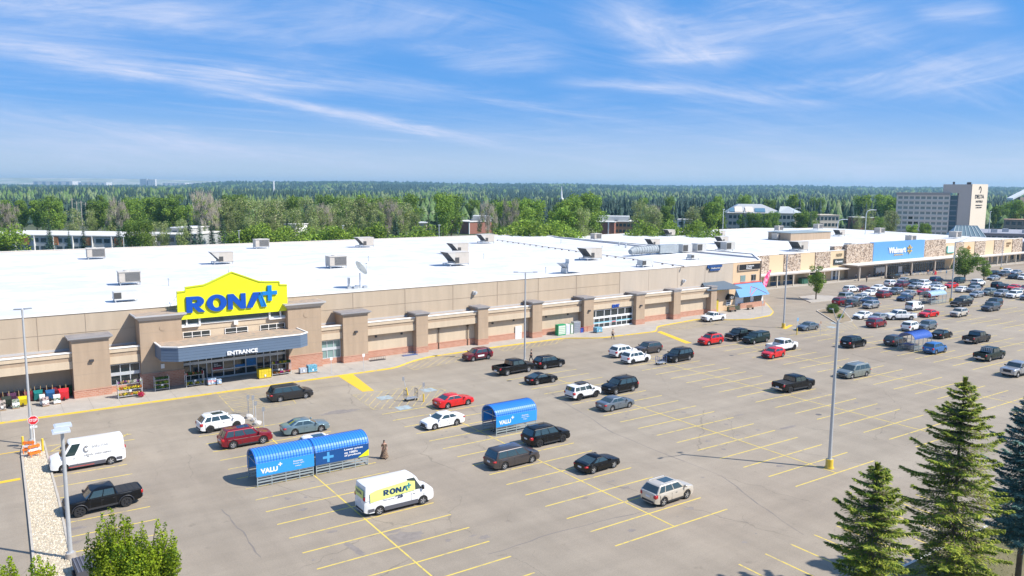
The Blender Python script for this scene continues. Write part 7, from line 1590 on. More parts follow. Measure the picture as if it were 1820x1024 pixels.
# ================================================================== CART SHELTERS
M_CB = mat('shelter_blue', (.03, .22, .72), .35, coat=.3); M_PBL = mat('panel_blue', (.03, .30, .74), .4); M_PNV = mat('panel_navy', (.006, .07, .24), .4); M_FR = mat('shelter_frame', (.40, .46, .47), .4, .4); M_CBP = mat('shelter_pale_blue', (.45, .62, .74), .4)
def shelter(x, y, Lh, D, lab, kind, roofm, rev=0):
    t = thing('cart_shelter', lab, 'cart shelter', (x, y, 0), 0, 'cart shelters in the parking lot')
    nb = 4
    for k in range(nb + 1):
        xx = .05 + (Lh - .1) * k / nb
        for yy in (.0, D): b = MB(); b.bar((xx, yy, 0), (xx, yy, 2.0), .07); b.build('post', M_FR, t)
    b = MB()
    for z in (.12, .38, .62, .84):
        for yy in (.0, D): b.bar((0, yy, z), (Lh, yy, z), .05, .12 if z > .2 else .05)
    for yy in (0, D): b.bar((0, yy, 2.0), (Lh, yy, 2.0), .07)
    for xx in (.05, Lh - .05): b.bar((xx, 0, .06), (xx, D, .06), .06) if xx > 1 else None; b.bar((xx, 0, 2.0), (xx, D, 2.0), .05)
    b.build('rail', M_FR, t)
    n = 14; A = [(D / 2 - math.cos(math.pi * k / n) * (D / 2 + .04), 1.98 + math.sin(math.pi * k / n) * .92) for k in range(n + 1)]
    b = MB(); b.smooth = True
    for off in (0, -.03):
        for k in range(n):
            (y0, z0), (y1, z1) = A[k], A[k + 1]; b.poly([(-.06, y0, z0 + off), (Lh + .06, y0, z0 + off), (Lh + .06, y1, z1 + off), (-.06, y1, z1 + off)])
    for xx in (-.06, Lh + .06):
        for k in range(n): (y0, z0), (y1, z1) = A[k], A[k + 1]; b.poly([(xx, y0, z0), (xx, y1, z1), (xx, y1, z1 - .05), (xx, y0, z0 - .05)])
    rf = b.build('roof', roofm, t)
    RB = mat(roofm.name + '_rib', tuple(c * .68 for c in roofm.node_tree.nodes['Principled BSDF'].inputs['Base Color'].default_value[:3]), .5)
    b = MB(); nr = 20
    for j in range(nr + 1):
        xx = Lh * j / nr; b.tube([(xx, a + (a - D / 2) * .012, c + .012) for a, c in A], .022, 4)
    b.build('rib', RB, rf)
    for xx in (.02, Lh - .02):
        b = MB(); b.tube([(xx, a, c - .06) for a, c in A], .04, 6); b.build('end_hoop', M_FR, rf)
    if kind:
        z0, z1 = .90, 2.02; b = MB(); b.box(-.03, -.09, z0, Lh + .03, -.05, z1); pn = b.build('advert_panel', M_PBL if kind == 'light' else M_PNV, t)
        b = MB(); b.box(-.03, D + .05, z0, Lh + .03, D + .09, z1); b.build('advert_panel', M_PBL if kind == 'light' else mat('panel_back', (.45, .47, .48), .5), t)
        if kind == 'light':
            put_text('lettering', 'VALU', M_WHT, pn, (.30, -.10, 1.12), w=1.45, h=.44, depth=.012, bold=.05); b = MB(); b.box(1.80, -.105, 1.62, 2.14, -.09, 1.71); b.box(1.925, -.106, 1.50, 2.015, -.091, 1.83); b.build('cross', M_WHT, pn)
            for k, (s_, w_) in enumerate((('Essentials.', .85), ('Priced right.', .95), ('Always.', .55))): put_text('lettering', s_, M_WHT, pn, (3.1 + (.15 if k == 2 else 0), -.10, 1.62 - k * .22), w=w_, h=.13, depth=.01, bold=.01)
        else:
            b = MB(); b.box(.62, -.105, 1.36, 1.60, -.09, 1.58); b.box(1.0, -.106, 1.02, 1.22, -.091, 1.92); b.build('cross', mat('cross_blue', (.08, .35, .65), .4), pn)
            for k, (s_, w_) in enumerate((('Lower prices', 1.75), ('on 1000\'s', 1.25), ('of products', 1.55))): put_text('lettering', s_, M_WHT, pn, (2.6, -.10, 1.70 - k * .27), w=w_, h=.21, depth=.012, bold=.03)
            b = MB(); b.prism([(3.9, -.092, .90), (Lh + .03, -.092, .90), (Lh + .03, -.092, 1.5)], (0, -.012, 0)); b.build('yellow_corner', M_SIGNY, pn)
    return t
shelter(17.9, 64.05, 4.9, 2.55, 'left one of the twin blue-roofed cart shelters, with a light blue VALU panel', 'light', M_CB)
shelter(23.0, 64.05, 4.9, 2.55, 'right one of the twin blue-roofed cart shelters, with a dark blue lower-prices panel', 'dark', M_CB)
shelter(42.1, 64.65, 5.0, 2.6, 'single blue-roofed cart shelter between the white sedan and the black SUV', 'light', M_CB)
shelter(119.4, 64.2, 5.1, 2.6, 'open blue-roofed cart shelter beside the bright blue SUV', '', mat('shelter_violet_blue', (.07, .17, .55), .4))
shelter(172.6, 89.8, 6.4, 2.6, 'pale blue cart shelter among the crowded cars in front of the mall', '', M_CBP)
M_CARTG = mat('cart_wire', (.35, .37, .39), .4, .6)
def cart(x, y, rz, lab, grp='shopping carts', m=None, s=1.0):
    t = thing('shopping_cart', lab, 'shopping cart', (x, y, .0), rz, grp); m = m or M_CARTG
    b = MB()
    for z, e in ((.45, .0), (.70, .05), (.95, .08)):
        P = [(-.35 - e * .3, -.22 - e * .3, z), (.42 + e, -.25 - e * .5, z), (.42 + e, .25 + e * .5, z), (-.35 - e * .3, .22 + e * .3, z)]
        for a, c in zip(P, P[1:] + P[:1]): b.bar(a, c, .022)
    for k in range(7): x_ = -.33 + k * .12; [b.bar((x_, s_ * .23, .45), (x_, s_ * .26, .95), .015) for s_ in (-1, 1)]
    b.build('basket', m, t)
    b = MB(); [b.bar((-.4, s_ * .2, .12), (-.4, s_ * .2, 1.0), .025) for s_ in (-1, 1)]; [b.bar((-.4, s_ * .2, .14), (.4, s_ * .22, .2), .025) for s_ in (-1, 1)]; b.build('chassis', m, t)
    b = MB(); b.bar((-.48, -.24, 1.02), (-.48, .24, 1.02), .04); b.build('handle', M_RB, t)
    for a, c in ((-.38, -.2), (-.38, .2), (.38, -.2), (.38, .2)): b = MB(); b.tube([(a, c - .015, .06), (a, c + .015, .06)], .06, 8); b.build('wheel', M_TYRE, t)
    return t
for k in range(6): cart(119.9 + k * .32, 65.0, 0, 'wire shopping cart nested in the row inside the open blue-roofed shelter', 'carts inside the open shelter')
for k in range(5): cart(120.1 + k * .32, 65.9, 0, 'wire shopping cart in the rear row inside the open blue-roofed shelter', 'carts inside the open shelter, rear row')
for k in range(9): cart(174 + k * .34, 90.9, 0, 'wire shopping cart inside the pale blue shelter', 'carts inside the pale shelter')
for k in range(7): cart(43.0 + k * .33, 66.1, 0, 'wire shopping cart inside the single blue shelter', 'carts inside the single shelter')
for k in range(8): q = gp(1600 + k * 10, 491.5 - k * .9); cart(q.x, q.y, 1.5, 'shopping cart lined up by the mall entrance', 'carts by the mall entrance', mat('cart_blue', (.30, .40, .52), .4))
def flat_cart(x, y, rz, lab, m, h=1.0):
    t = thing('flat_cart', lab, 'flat cart', (x, y, 0), rz)
    b = MB(); b.box(-.75, -.4, .28, .75, .4, .34); b.build('deck', M_GALV, t)
    b = MB()
    for xx in ((.72,) if h < 1.1 else (-.72, .72)): P = [(xx, -.36, .34), (xx, -.36, h), (xx, .36, h), (xx, .36, .34)]; [b.bar(a, c, .045) for a, c in zip(P, P[1:])]; b.bar((xx, 0, .34), (xx, 0, h), .03); b.bar((xx, -.36, h * .6), (xx, .36, h * .6), .03)
    b.build('rail', m, t)
    for a, c in ((-.6, -.3), (-.6, .3), (.6, -.3), (.6, .3)): b = MB(); b.tube([(a, c - .03, .12), (a, c + .03, .12)], .12, 10); b.build('wheel', M_TYRE, t)
flat_cart(41.0, 81.4, 0, 'flat lumber cart left in the hatched zone by the bright red sedan', M_DKMET, 1.35)
flat_cart(79.8, 79.3, 0, 'blue railed flat cart standing left of the black SUV', mat('cart_frame_blue', (.10, .14, .30), .5), 1.25)
b = None
# ================================================================== SIGNS, POSTS, ROCKS
def sign_post(x, y, h, lab, face, w=.3, hh=.45, base=0, lean=0, rz=0, name='sign_post', cat='sign', group=None, pm=None):
    t = thing(name, lab, cat, (x, y, 0), rz, group)
    b = MB(); b.tube([(0, 0, 0), (lean, 0, h)], .035, 6); b.build('post', pm or M_ALU, t)
    if base: b = MB(); b.tube([(0, 0, 0), (lean * .35, 0, base)], .09, 8); b.build('sleeve', M_KERBY, t)
    b = MB(); b.box(lean - w / 2, -.05, h - hh, lean + w / 2, -.035, h); b.build('plate', face, t); return t
M_SG = mat('sign_back', (.32, .33, .34), .5, .3); M_SW = M_WHT
sign_post(41.7, 83.7, 2.35, 'leaning disabled-bay sign with a yellow sleeve at the far side of the hatched zone', M_SG, base=.95, lean=-.55, h=2.35) if False else sign_post(41.75, 83.7, 2.35, 'leaning disabled-bay sign with a yellow sleeve at the far side of the hatched zone', M_SG, base=.95, lean=-.6)
sign_post(42.0, 80.1, 2.3, 'upright disabled-bay sign with a yellow sleeve by the lumber cart', M_SG, base=.95)
for x, y, lab in ((23.35, 85.9, 'thin sign post by the farthest white boulder'), (23.75, 85.4, 'second thin sign post beside the farthest white boulder'), (23.3, 82.9, 'thin grey post behind the nearer white boulders'), (23.35, 80.3, 'thin post in front of the white boulders')):
    sign_post(x, y, 2.2, lab, M_SG)
def wlk(lx, ly): return 10 + _c * (lx - 10) - _s * (ly - 102.8), 102.8 + _s * (lx - 10) + _c * (ly - 102.8)
for lx, ly, lab in ((37.75, 97.8, 'small sign on a thin post at the kerb right of the entrance'), (42.25, 97.4, 'small sign on a thin post at the kerb by the first slim pier')): sign_post(*wlk(lx, ly), 2.4, lab, M_COP, w=.35, hh=.4)
sign_post(128.77, 100.35, 3.0, 'thin sign post on the rounded corner of the walk', M_GALV, w=.5, hh=.6); sign_post(116.5, 83.3, 3.0, 'blue disabled-bay sign at the left of the hatched bays by the blue-grey sedan', mat('sign_blue_pale', (.20, .35, .50), .5), w=.55, hh=.6, base=1.2, pm=M_COP); sign_post(118.9, 80.4, 2.6, 'brownish sign post between the two hatched bays', mat('rust', (.35, .2, .12), .7), base=0)
sign_post(gp(1681, 497).x, gp(1681, 497).y, 2.6, 'small blue sign post left of the large parking-lot tree', mat('sign_blue_pale', (.20, .35, .50), .5), w=.7, hh=.8); 
t = sign_post(gp(1668, 502).x, gp(1668, 502).y + 1, 2.9, 'small red and white sign in front of the mall entrance', mat('sign_red', (.55, .03, .04), .5), w=1.1, hh=.9)
# stop sign
t = thing('stop_sign', 'red octagonal stop sign with a white tab at the foot of the left lamp post', 'stop sign', (3.15, 85.6, 0))
b = MB(); b.tube([(0, 0, 0), (0, 0, 3.1)], .05, 8); b.build('post', M_WHT, t)
b = MB(); b.prism([(math.cos(R(22.5 + 45 * k)) * .46, -.08, 2.75 + math.sin(R(22.5 + 45 * k)) * .46) for k in range(8)], (0, .02, 0)); pl = b.build('plate', M_WHT, t)
b = MB(); b.prism([(math.cos(R(22.5 + 45 * k)) * .42, -.09, 2.75 + math.sin(R(22.5 + 45 * k)) * .42) for k in range(8)], (0, .012, 0)); b.build('face', mat('stop_red', (.62, .02, .03), .4), pl)
put_text('lettering', 'STOP', M_WHT, pl, (-.33, -.092, 2.61), w=.66, h=.28, depth=.008, bold=.02)
b = MB(); b.box(-.3, -.09, 2.0, .3, -.07, 2.2); tb = b.build('tab', M_WHT, t); put_text('lettering', 'ALL WAY', M_BLK, tb, (-.18, -.095, 2.06), w=.36, h=.08, depth=.005)
q = gp(160, 1012); t = thing('utility_trailer', 'dark ribbed flat trailer half hidden behind the bottom left tree', 'trailer', (q.x, q.y, 0), .05)
b = MB(); b.box(-1.0, -2.2, .55, 1.3, .2, .95); b.build('deck', mat('trailer_dark', (.07, .07, .08), .6), t)
b = MB(); [b.box(-.95 + k * .2, -2.2, .95, -.88 + k * .2, .2, .99) for k in range(11)]; b.build('rib', mat('trailer_rib', (.13, .13, .15), .5), t)
for a, c in ((-1.05, -1.0), (1.35, -1.0)): b = MB(); b.tube([(a - .08, c, .33), (a + .08, c, .33)], .33, 14); b.build('wheel', M_TYRE, t)
# orange barricades
M_OR = mat('barrier_orange', (.85, .20, .02), .5); M_YW = mat('post_yellow', (.75, .52, .05), .5)
for x, y, rz, lab in ((2.95, 82.6, .3, 'orange and white folding barricade, nearer one on the stone bed'), (2.6, 84.0, -.4, 'orange folding barricade, farther one leaning by the lamp post')):
    t = thing('barricade', lab, 'barricade', (x, y, .12), rz)
    for s in (-1, 1):
        b = MB(); [b.bar((xx, s * .35, 0), (xx, 0, 1.15), .05) for xx in (-.35, .35)]; b.build('leg', M_OR, t)
        for k, z in enumerate((.35, .65, .95)): b = MB(); yy = s * (.35 - .3 * z); b.box(-.48, yy - .02, z - .1, .48, yy + .02, z + .1); b.build('board', M_OR if k != 1 else M_WHT, t)
for x, y, h, lab in ((2.2, 85.9, 1.1, 'yellow bollard left of the left lamp post'), (3.7, 83.8, 1.2, 'yellow post beside the orange barricades')):
    t = thing('bollard', lab, 'bollard', (x, y, .1)); b = MB(); b.tube([(0, 0, 0), (0, 0, h)], .10, 12); b.build('post', M_YW, t); b = MB(); b.tube([(0, 0, h), (0, 0, h + .05)], [.10, .04], 12); b.build('cap', M_YW, t)
def rock(x, y, s, lab, seed):
    r = random.Random(seed); bm = bmesh.new(); bmesh.ops.create_icosphere(bm, subdivisions=2, radius=s)
    for v in bm.verts: v.co *= r.uniform(.8, 1.15); v.co.z *= .75; v.co.z = max(v.co.z, -s * .35)
    me = bpy.data.meshes.new('boulder'); bm.to_mesh(me); bm.free(); me.materials.append(mat('boulder', (.52, .49, .44), .85, var=.12, vscale=3)); o = link('boulder', me); o.location = (x, y, s * .3); tag(o, lab, 'boulder')
rock(23.0, 84.5, .42, 'white boulder at the end of the parking row, farthest', 1); rock(23.15, 83.2, .32, 'white boulder, middle of the three', 2); rock(23.1, 81.7, .42, 'white boulder nearest to the red SUV', 3)
# ================================================================== GOODS AT THE STORE FRONT
FL = {c: mat('flower_' + c, v, .8) for c, v in dict(yellow=(.62, .45, .01), orange=(.62, .20, .03), magenta=(.42, .02, .18), white=(.62, .58, .50), green=(.06, .14, .02), lime=(.30, .36, .03), red=(.50, .01, .03), purple=(.20, .02, .22), peach=(.60, .35, .18)).items()}
def plant_rack(lx, ly, w, lab, cols, tiers=3, top=2.1):
    x, y = wlk(lx, ly); t = thing('plant_rack', lab, 'plant rack', (x, y, .15), TH)
    b = MB(); [b.bar((xx, yy, 0), (xx, yy, top), .05) for xx in (-w / 2, w / 2) for yy in (-.35, .35)]; b.build('frame', M_ALU, t)
    for k in range(tiers):
        z = .25 + k * (top - .45) / max(1, tiers - 1) * .85; b = MB(); b.box(-w / 2, -.38 + k * .04, z - .03, w / 2, .38, z); sh = b.build('shelf', M_ALU, t)
        v = []; mi = []; r = np.random.default_rng(int(lx * 10) + k); m_ = int(w * 4.2)
        for j in range(m_):
            cx_ = -w / 2 + (j + .5) * w / m_; q, _ = leaf_cloud([(cx_, -.15 + r.normal() * .05, z + .2, .17, .2, .16)], 90, .085, int(r.integers(1e6)), shell=.5); v.append(q)
            c_ = r.integers(0, len(cols[k])); mi += list(np.where(r.random(90) < .75, c_, len(cols[k])))
        o = link('flowers', quads_mesh('flowers', np.concatenate(v), np.array(mi), [FL[c_] for c_ in cols[k]] + [FL['green']]), sh)
        b = MB(); [b.tube([(-w / 2 + (j + .5) * w / m_, -.15, z), (-w / 2 + (j + .5) * w / m_, -.15, z + .13)], [.07, .09], 7) for j in range(m_)]; b.build('pots', M_BLK, sh)
    b = MB(); b.box(-.12, -.42, top * .35, .12, -.40, top * .35 + .22); b.build('price_card', M_WHT, t)
plant_rack(13.55, 100.2, 2.6, 'three-tier flower rack with yellow and orange blooms left of the left pylon', [['yellow', 'orange', 'peach'], ['yellow', 'orange', 'yellow'], ['yellow', 'purple', 'white', 'peach']])
plant_rack(17.3, 101.4, 1.6, 'dark rack of green herbs against the left pylon brick', [['green', 'lime'], ['green', 'lime'], ['green', 'green']], 3, 1.75)
plant_rack(21.1, 101.2, 2.1, 'two-tier flower rack with red and lime plants left of the entrance doors', [['lime', 'yellow', 'white'], ['red', 'green', 'orange']], 2, 1.9)
plant_rack(32.0, 101.0, 2.5, 'flower rack with magenta and peach blooms right of the entrance doors', [['magenta', 'peach', 'orange', 'white'], ['purple', 'green', 'yellow']], 2, 2.0)
x, y = wlk(14.6, 99.3); o = link('flower_bucket', quads_mesh('blooms', *leaf_cloud([(0, 0, .35, .4, .35, .3)], 700, .045, 3), [FL['red'], FL['magenta'], FL['red']])); o.location = (x, y, .15); tag(o, 'heap of bright red flowers at the foot of the left flower rack', 'flowers')
def pallet(lx, ly, w, d, h, m, lab, name, rows=3, cap=None, top=None):
    x, y = wlk(lx, ly); t = thing(name, lab, 'stacked goods', (x, y, .15), TH)
    b = MB(); b.box(-w / 2, -d / 2, 0, w / 2, d / 2, .12); b.build('pallet', mat('pallet_wood', (.30, .20, .11), .9), t)
    n = max(2, int(w / .3)); r = random.Random(int(lx * 7))
    for k in range(rows):
        b = MB()
        for j in range(n): z0 = .13 + k * (h - .13) / rows; x0 = -w / 2 + j * w / n; b.box(x0 + .01, -d / 2 + r.uniform(0, .04), z0 + .01, x0 + w / n - .01, d / 2, z0 + (h - .13) / rows - .01)
        b.build('bag_row' if 'bag' in name else 'pack_row', m[k % len(m)], t)
    b = MB(); b.box(-.1, -d / 2 - .03, .3, .1, -d / 2 - .01, .55); b.build('price_card', M_WHT, t)
MW_ = mat('pack_blue_white', (.55, .62, .68), .5, col2=(.10, .25, .45), vscale=9, c2lo=.5, c2hi=.55); MR_ = mat('pack_red_white', (.60, .10, .14), .5, col2=(.62, .60, .60), vscale=9, c2lo=.5, c2hi=.55)
pallet(23.0, 100.6, 1.0, .7, .95, [MW_, MR_], 'small stack of white and red drink packs left of the entrance doors', 'drink_pack_stack'); pallet(23.8, 100.3, .55, .6, .7, [MW_], 'narrow stack of white packs beside the red and white ones', 'drink_pack_stack', 2)
pallet(29.6, 100.5, 1.6, 1.0, 1.25, [mat('bag_yellow', (.66, .50, .02), .6)], 'pallet of yellow bags right of the entrance doors', 'bag_stack')
pallet(34.7, 100.1, 1.0, .7, .75, [mat('bag_grey', (.42, .44, .48), .6)], 'grey bin of bagged goods before the right pylon', 'bag_stack', 2)
pallet(35.9, 100.0, 1.25, .8, 1.05, [mat('tub_teal', (.07, .30, .42), .5, col2=(.30, .50, .60), vscale=7)], 'teal stack of boxes in front of the right pylon brick', 'box_stack')
pallet(87.9, 100.6, 1.3, 1.0, .95, [mat('tub_teal', (.07, .30, .42), .5)], 'teal goods bin by the left pier of the second entrance', 'box_stack')
pallet(.9, 101.9, .7, .6, 1.1, [mat('crate_pale', (.50, .42, .36), .7, col2=(.10, .09, .08), vscale=7, c2lo=.5, c2hi=.54)], 'pale crate stack at the far left of the covered walk', 'box_stack'); pallet(2.2, 102.0, .7, .6, 1.0, [mat('crate_green', (.45, .46, .38), .7, col2=(.06, .12, .06), vscale=7, c2lo=.48, c2hi=.52), M_WHT], 'greenish crate stack beside the yellow wheelbarrow', 'box_stack')
pallet(4.75, 101.9, .55, .6, 1.2, [M_WHT, mat('crate_pale', (.50, .42, .36), .7, col2=(.10, .09, .08), vscale=7, c2lo=.5, c2hi=.54)], 'white crate stack right behind the left lamp post', 'box_stack'); pallet(5.0, 101.2, .65, .6, 1.0, [mat('crate_pink', (.56, .42, .38), .7, col2=(.12, .08, .08), vscale=7, c2lo=.5, c2hi=.54), M_WHT], 'pink and white crate stack between the teal and blue barrows', 'box_stack')
pallet(6.15, 101.6, .7, .6, 1.05, [M_WHT, mat('crate_green', (.45, .46, .38), .7, col2=(.06, .12, .06), vscale=7, c2lo=.48, c2hi=.52)], 'white and green crate stack in front of the red wheelbarrow', 'box_stack')
def barrow(lx, ly, col, lab, s=1.0):
    x, y = wlk(lx, ly); t = thing('wheelbarrow', lab, 'wheelbarrow', (x, y, .15), TH, 'wheelbarrows under the covered walk'); m = mat('tray_' + col[0], col[1], .4)
    b = MB(); i = [b.vert(p) for p in ((-.45 * s, -.12, .15), (.45 * s, -.12, .15), (.40 * s, -.32, .95 * s), (-.40 * s, -.32, .95 * s), (-.5 * s, .25, .1), (.5 * s, .25, .1), (.48 * s, .15, 1.25 * s), (-.48 * s, .15, 1.25 * s))]
    for q in ((0, 1, 2, 3), (4, 5, 6, 7), (0, 1, 5, 4), (1, 2, 6, 5), (2, 3, 7, 6), (3, 0, 4, 7)): b.face([i[k] for k in q])
    b.build('tray', m, t); b = MB(); [b.bar((sx * .25, .1, .1), (sx * .3, .35, 1.75), .045) for sx in (-1, 1)]; b.build('handle', mat('wood_handle', (.45, .30, .14), .7), t)
    b = MB(); b.tube([(-.05, -.35, .22), (.05, -.35, .22)], .2, 12); b.build('wheel', M_TYRE, t)
barrow(2.9, 102.6, ('yellow', (.62, .48, .01)), 'yellow wheelbarrow tipped up against the wall left of the lamp post', .9); barrow(4.55, 104.2, ('teal', (.01, .16, .15)), 'dark teal wheelbarrow standing behind the lamp post'); barrow(5.7, 103.6, ('blue', (.02, .10, .25)), 'blue wheelbarrow left of the red one'); barrow(7.0, 102.9, ('red', (.62, .02, .03)), 'red wheelbarrow next to the leftmost pier', 1.1)
barrow(1.4, 103.0, ('black', (.03, .04, .03)), 'black wheelbarrow with green and yellow tools, left of the yellow one', 1.0); barrow(.1, 103.2, ('green', (.04, .16, .04)), 'green wheelbarrow at the left edge of the picture', 1.0)
for k, (lx, ly, c, lab) in enumerate(((-.9, 103.4, ('black', 0), 'black wheelbarrow at the very left edge behind the pale crates'), (3.6, 104.4, ('wine', (.14, .02, .03)), 'dark red wheelbarrow against the wall behind the yellow one'), (2.0, 104.6, ('purple', (.08, .03, .07)), 'dark purple tub barrow against the wall left of the lamp post'), (6.4, 104.7, ('wine', 0), 'dark red wheelbarrow against the wall between blue and red ones'), (7.6, 104.5, ('forest', (.02, .09, .03)), 'dark green barrow in the corner behind the leftmost pier'))): barrow(lx, ly, c, lab, .95)
# vending machines and lockers by the second entrance
def cabinet(lx, ly, w, h, m, fm, lab, name='vending_machine'):
    x, y = wlk(lx, ly); t = thing(name, lab, 'cabinet', (x, y, .15), TH)
    b = MB(); b.box(-w / 2, -.4, 0, w / 2, .4, h); b.build('casing', m, t); b = MB(); b.box(-w / 2 + .12, -.43, .2, w / 2 - .12, -.4, h - .18); f = b.build('front_panel', fm, t)
    b = MB(); [b.box(-w / 2 + .18, -.45, z, w / 2 - .18, -.43, z + .04) for z in np.arange(.4, h - .3, .3)]; b.build('shelf_line', m, f)
cabinet(81.0, 102.4, 1.7, 1.85, mat('cab_green', (.01, .30, .12), .5), mat('cab_cream', (.62, .65, .55), .5), 'green cabinet with a pale front, leftmost by the second entrance', 'propane_cabinet')
cabinet(82.5, 102.6, .9, 1.7, mat('cab_white', (.62, .62, .62), .5), mat('cab_lilac', (.60, .60, .72), .5), 'white poster cabinet between the green cabinet and the grey cage', 'poster_cabinet'); cabinet(83.3, 102.5, .6, 1.75, mat('cab_green2', (.30, .42, .28), .5), M_WHT, 'narrow white cabinet left of the grey cage', 'poster_cabinet')
cabinet(84.4, 102.4, 1.5, 2.05, M_GALV, mat('cage_dark', (.22, .24, .28), .6), 'grey wire cage of gas bottles by the second entrance', 'gas_bottle_cage')
x, y = wlk(85.9, 102.0); t = thing('cart_rail', 'low blue rail of hand baskets between the cage and the pier', 'rail', (x, y, .15), TH)
b = MB(); [b.bar((a, 0, 0), (a, 0, .9), .05) for a in (-.8, 0, .8)]; b.bar((-.8, 0, .9), (.8, 0, .9), .05); b.build('rail', mat('rail_red', (.4, .06, .05), .5), t); b = MB(); b.box(-.7, .1, 0, .1, .6, .8); b.build('basket_stack', mat('basket_blue', (.03, .08, .35), .5), t)
# bike rack and kerb carts
for lx, ly, lab, m in ((46.5, 101.9, 'dark low bike rack on the walk by the first slim pier', M_DKMET), (52.0, 102.3, 'row of nested grey carts on the walk left of a slim pier', MATS['cart_frame_blue'])):
    x, y = wlk(lx, ly); t = thing('bike_rack', lab, 'rack', (x, y, .15), TH); b = MB(); [b.bar((-1.1 + .28 * k, -.25, 0), (-1.1 + .28 * k, -.25, .55), .03) for k in range(9)]; [b.bar((-1.1 + .28 * k, -.25, .55), (-1.1 + .28 * k, .25, .5), .03) for k in range(9)]; b.build('hoop', m, t); b = MB(); b.box(-1.2, -.3, 0, 1.2, .3, .08); b.build('base', m, t)
# table set by the peach shop
x, y = wlk(132.2, 102.6); 
for dx, lab in ((0, 'brown bench by the brick base under the blue awning'), (-5.6, 'dark railing bench below the arched awning')):
    t = thing('bench', lab, 'bench', (x + dx, y + dx * _s, .15), TH); b = MB(); b.box(-.9, -.25, .42, .9, .25, .48); b.build('seat', mat('bench_wood', (.25, .14, .08), .8), t); b = MB(); b.box(-.9, .22, .48, .9, .27, .95); b.build('backrest', MATS['bench_wood'], t)
    for s in (-1, 1): b = MB(); b.box(s * .75 - .04, -.22, 0, s * .75 + .04, .22, .42); b.build('leg', M_DKMET, t)
x, y = wlk(128.2, 103.5); t = thing('garden_railing', 'dark latticed railing below the arched awning', 'railing', (x, y, .15), TH); b = MB(); [b.bar((-2 + .25 * k, 0, 0), (-2 + .25 * k, 0, 1.3), .03) for k in range(17)]; b.bar((-2, 0, 1.3), (2, 0, 1.3), .05); b.bar((-2, 0, .1), (2, 0, .1), .05); b.build('railing', M_DKMET, t); b = MB(); b.box(-1.9, .1, 0, 1.9, .4, .9); b.build('planter', mat('planter_green', (.10, .12, .07), .9), t)
x, y = gp(1392, 513).x, gp(1392, 513).y + 1.5; t = thing('rubbish_bin', 'dark bin at the left end of the mall walkway', 'bin', (gp(1376, 517).x, 128.5, .15)); b = MB(); b.tube([(0, 0, 0), (0, 0, 1.1)], [.4, .45], 12); b.build('body', M_DKMET, t); b = MB(); b.tube([(0, 0, 1.1), (0, 0, 1.25)], [.46, .2], 12); b.build('lid', M_DKMET, t)
t = thing('dumpster', 'green bin box behind the small island tree under the mall walkway', 'bin', (gp(1440, 506).x, 128.6, .15)); b = MB(); b.box(-2, -.6, 0, 2, .6, 1.5); b.build('body', mat('dumpster_green', (.03, .12, .07), .6), t); b = MB(); b.box(-2.05, -.65, 1.5, 2.05, .65, 1.58); b.build('lid', M_DKMET, t)

# ================================================================== PEOPLE
M_SKIN = mat('skin', (.45, .26, .18), .6); M_HAIR = mat('hair_dark', (.02, .014, .01), .7)
def skin_obj(name, verts, edges, radii, m, parent, sub=1):
    me = bpy.data.meshes.new(name); me.from_pydata(verts, edges, []); o = bpy.data.objects.new(name, me); COL.objects.link(o)
    md = o.modifiers.new('s', 'SKIN'); me.skin_vertices[0].data[0].use_root = True
    for i, r_ in enumerate(radii): me.skin_vertices[0].data[i].radius = r_ if isinstance(r_, tuple) else (r_, r_)
    md.branch_smoothing = .4; ms = o.modifiers.new('u', 'SUBSURF'); ms.levels = sub; ms.render_levels = sub
    bpy.context.view_layer.update(); e = o.evaluated_get(bpy.context.evaluated_depsgraph_get()); m2 = bpy.data.meshes.new_from_object(e); bpy.data.objects.remove(o)
    m2.materials.clear(); m2.materials.append(m); m2.polygons.foreach_set('use_smooth', [True] * len(m2.polygons)); return link(name, m2, parent)
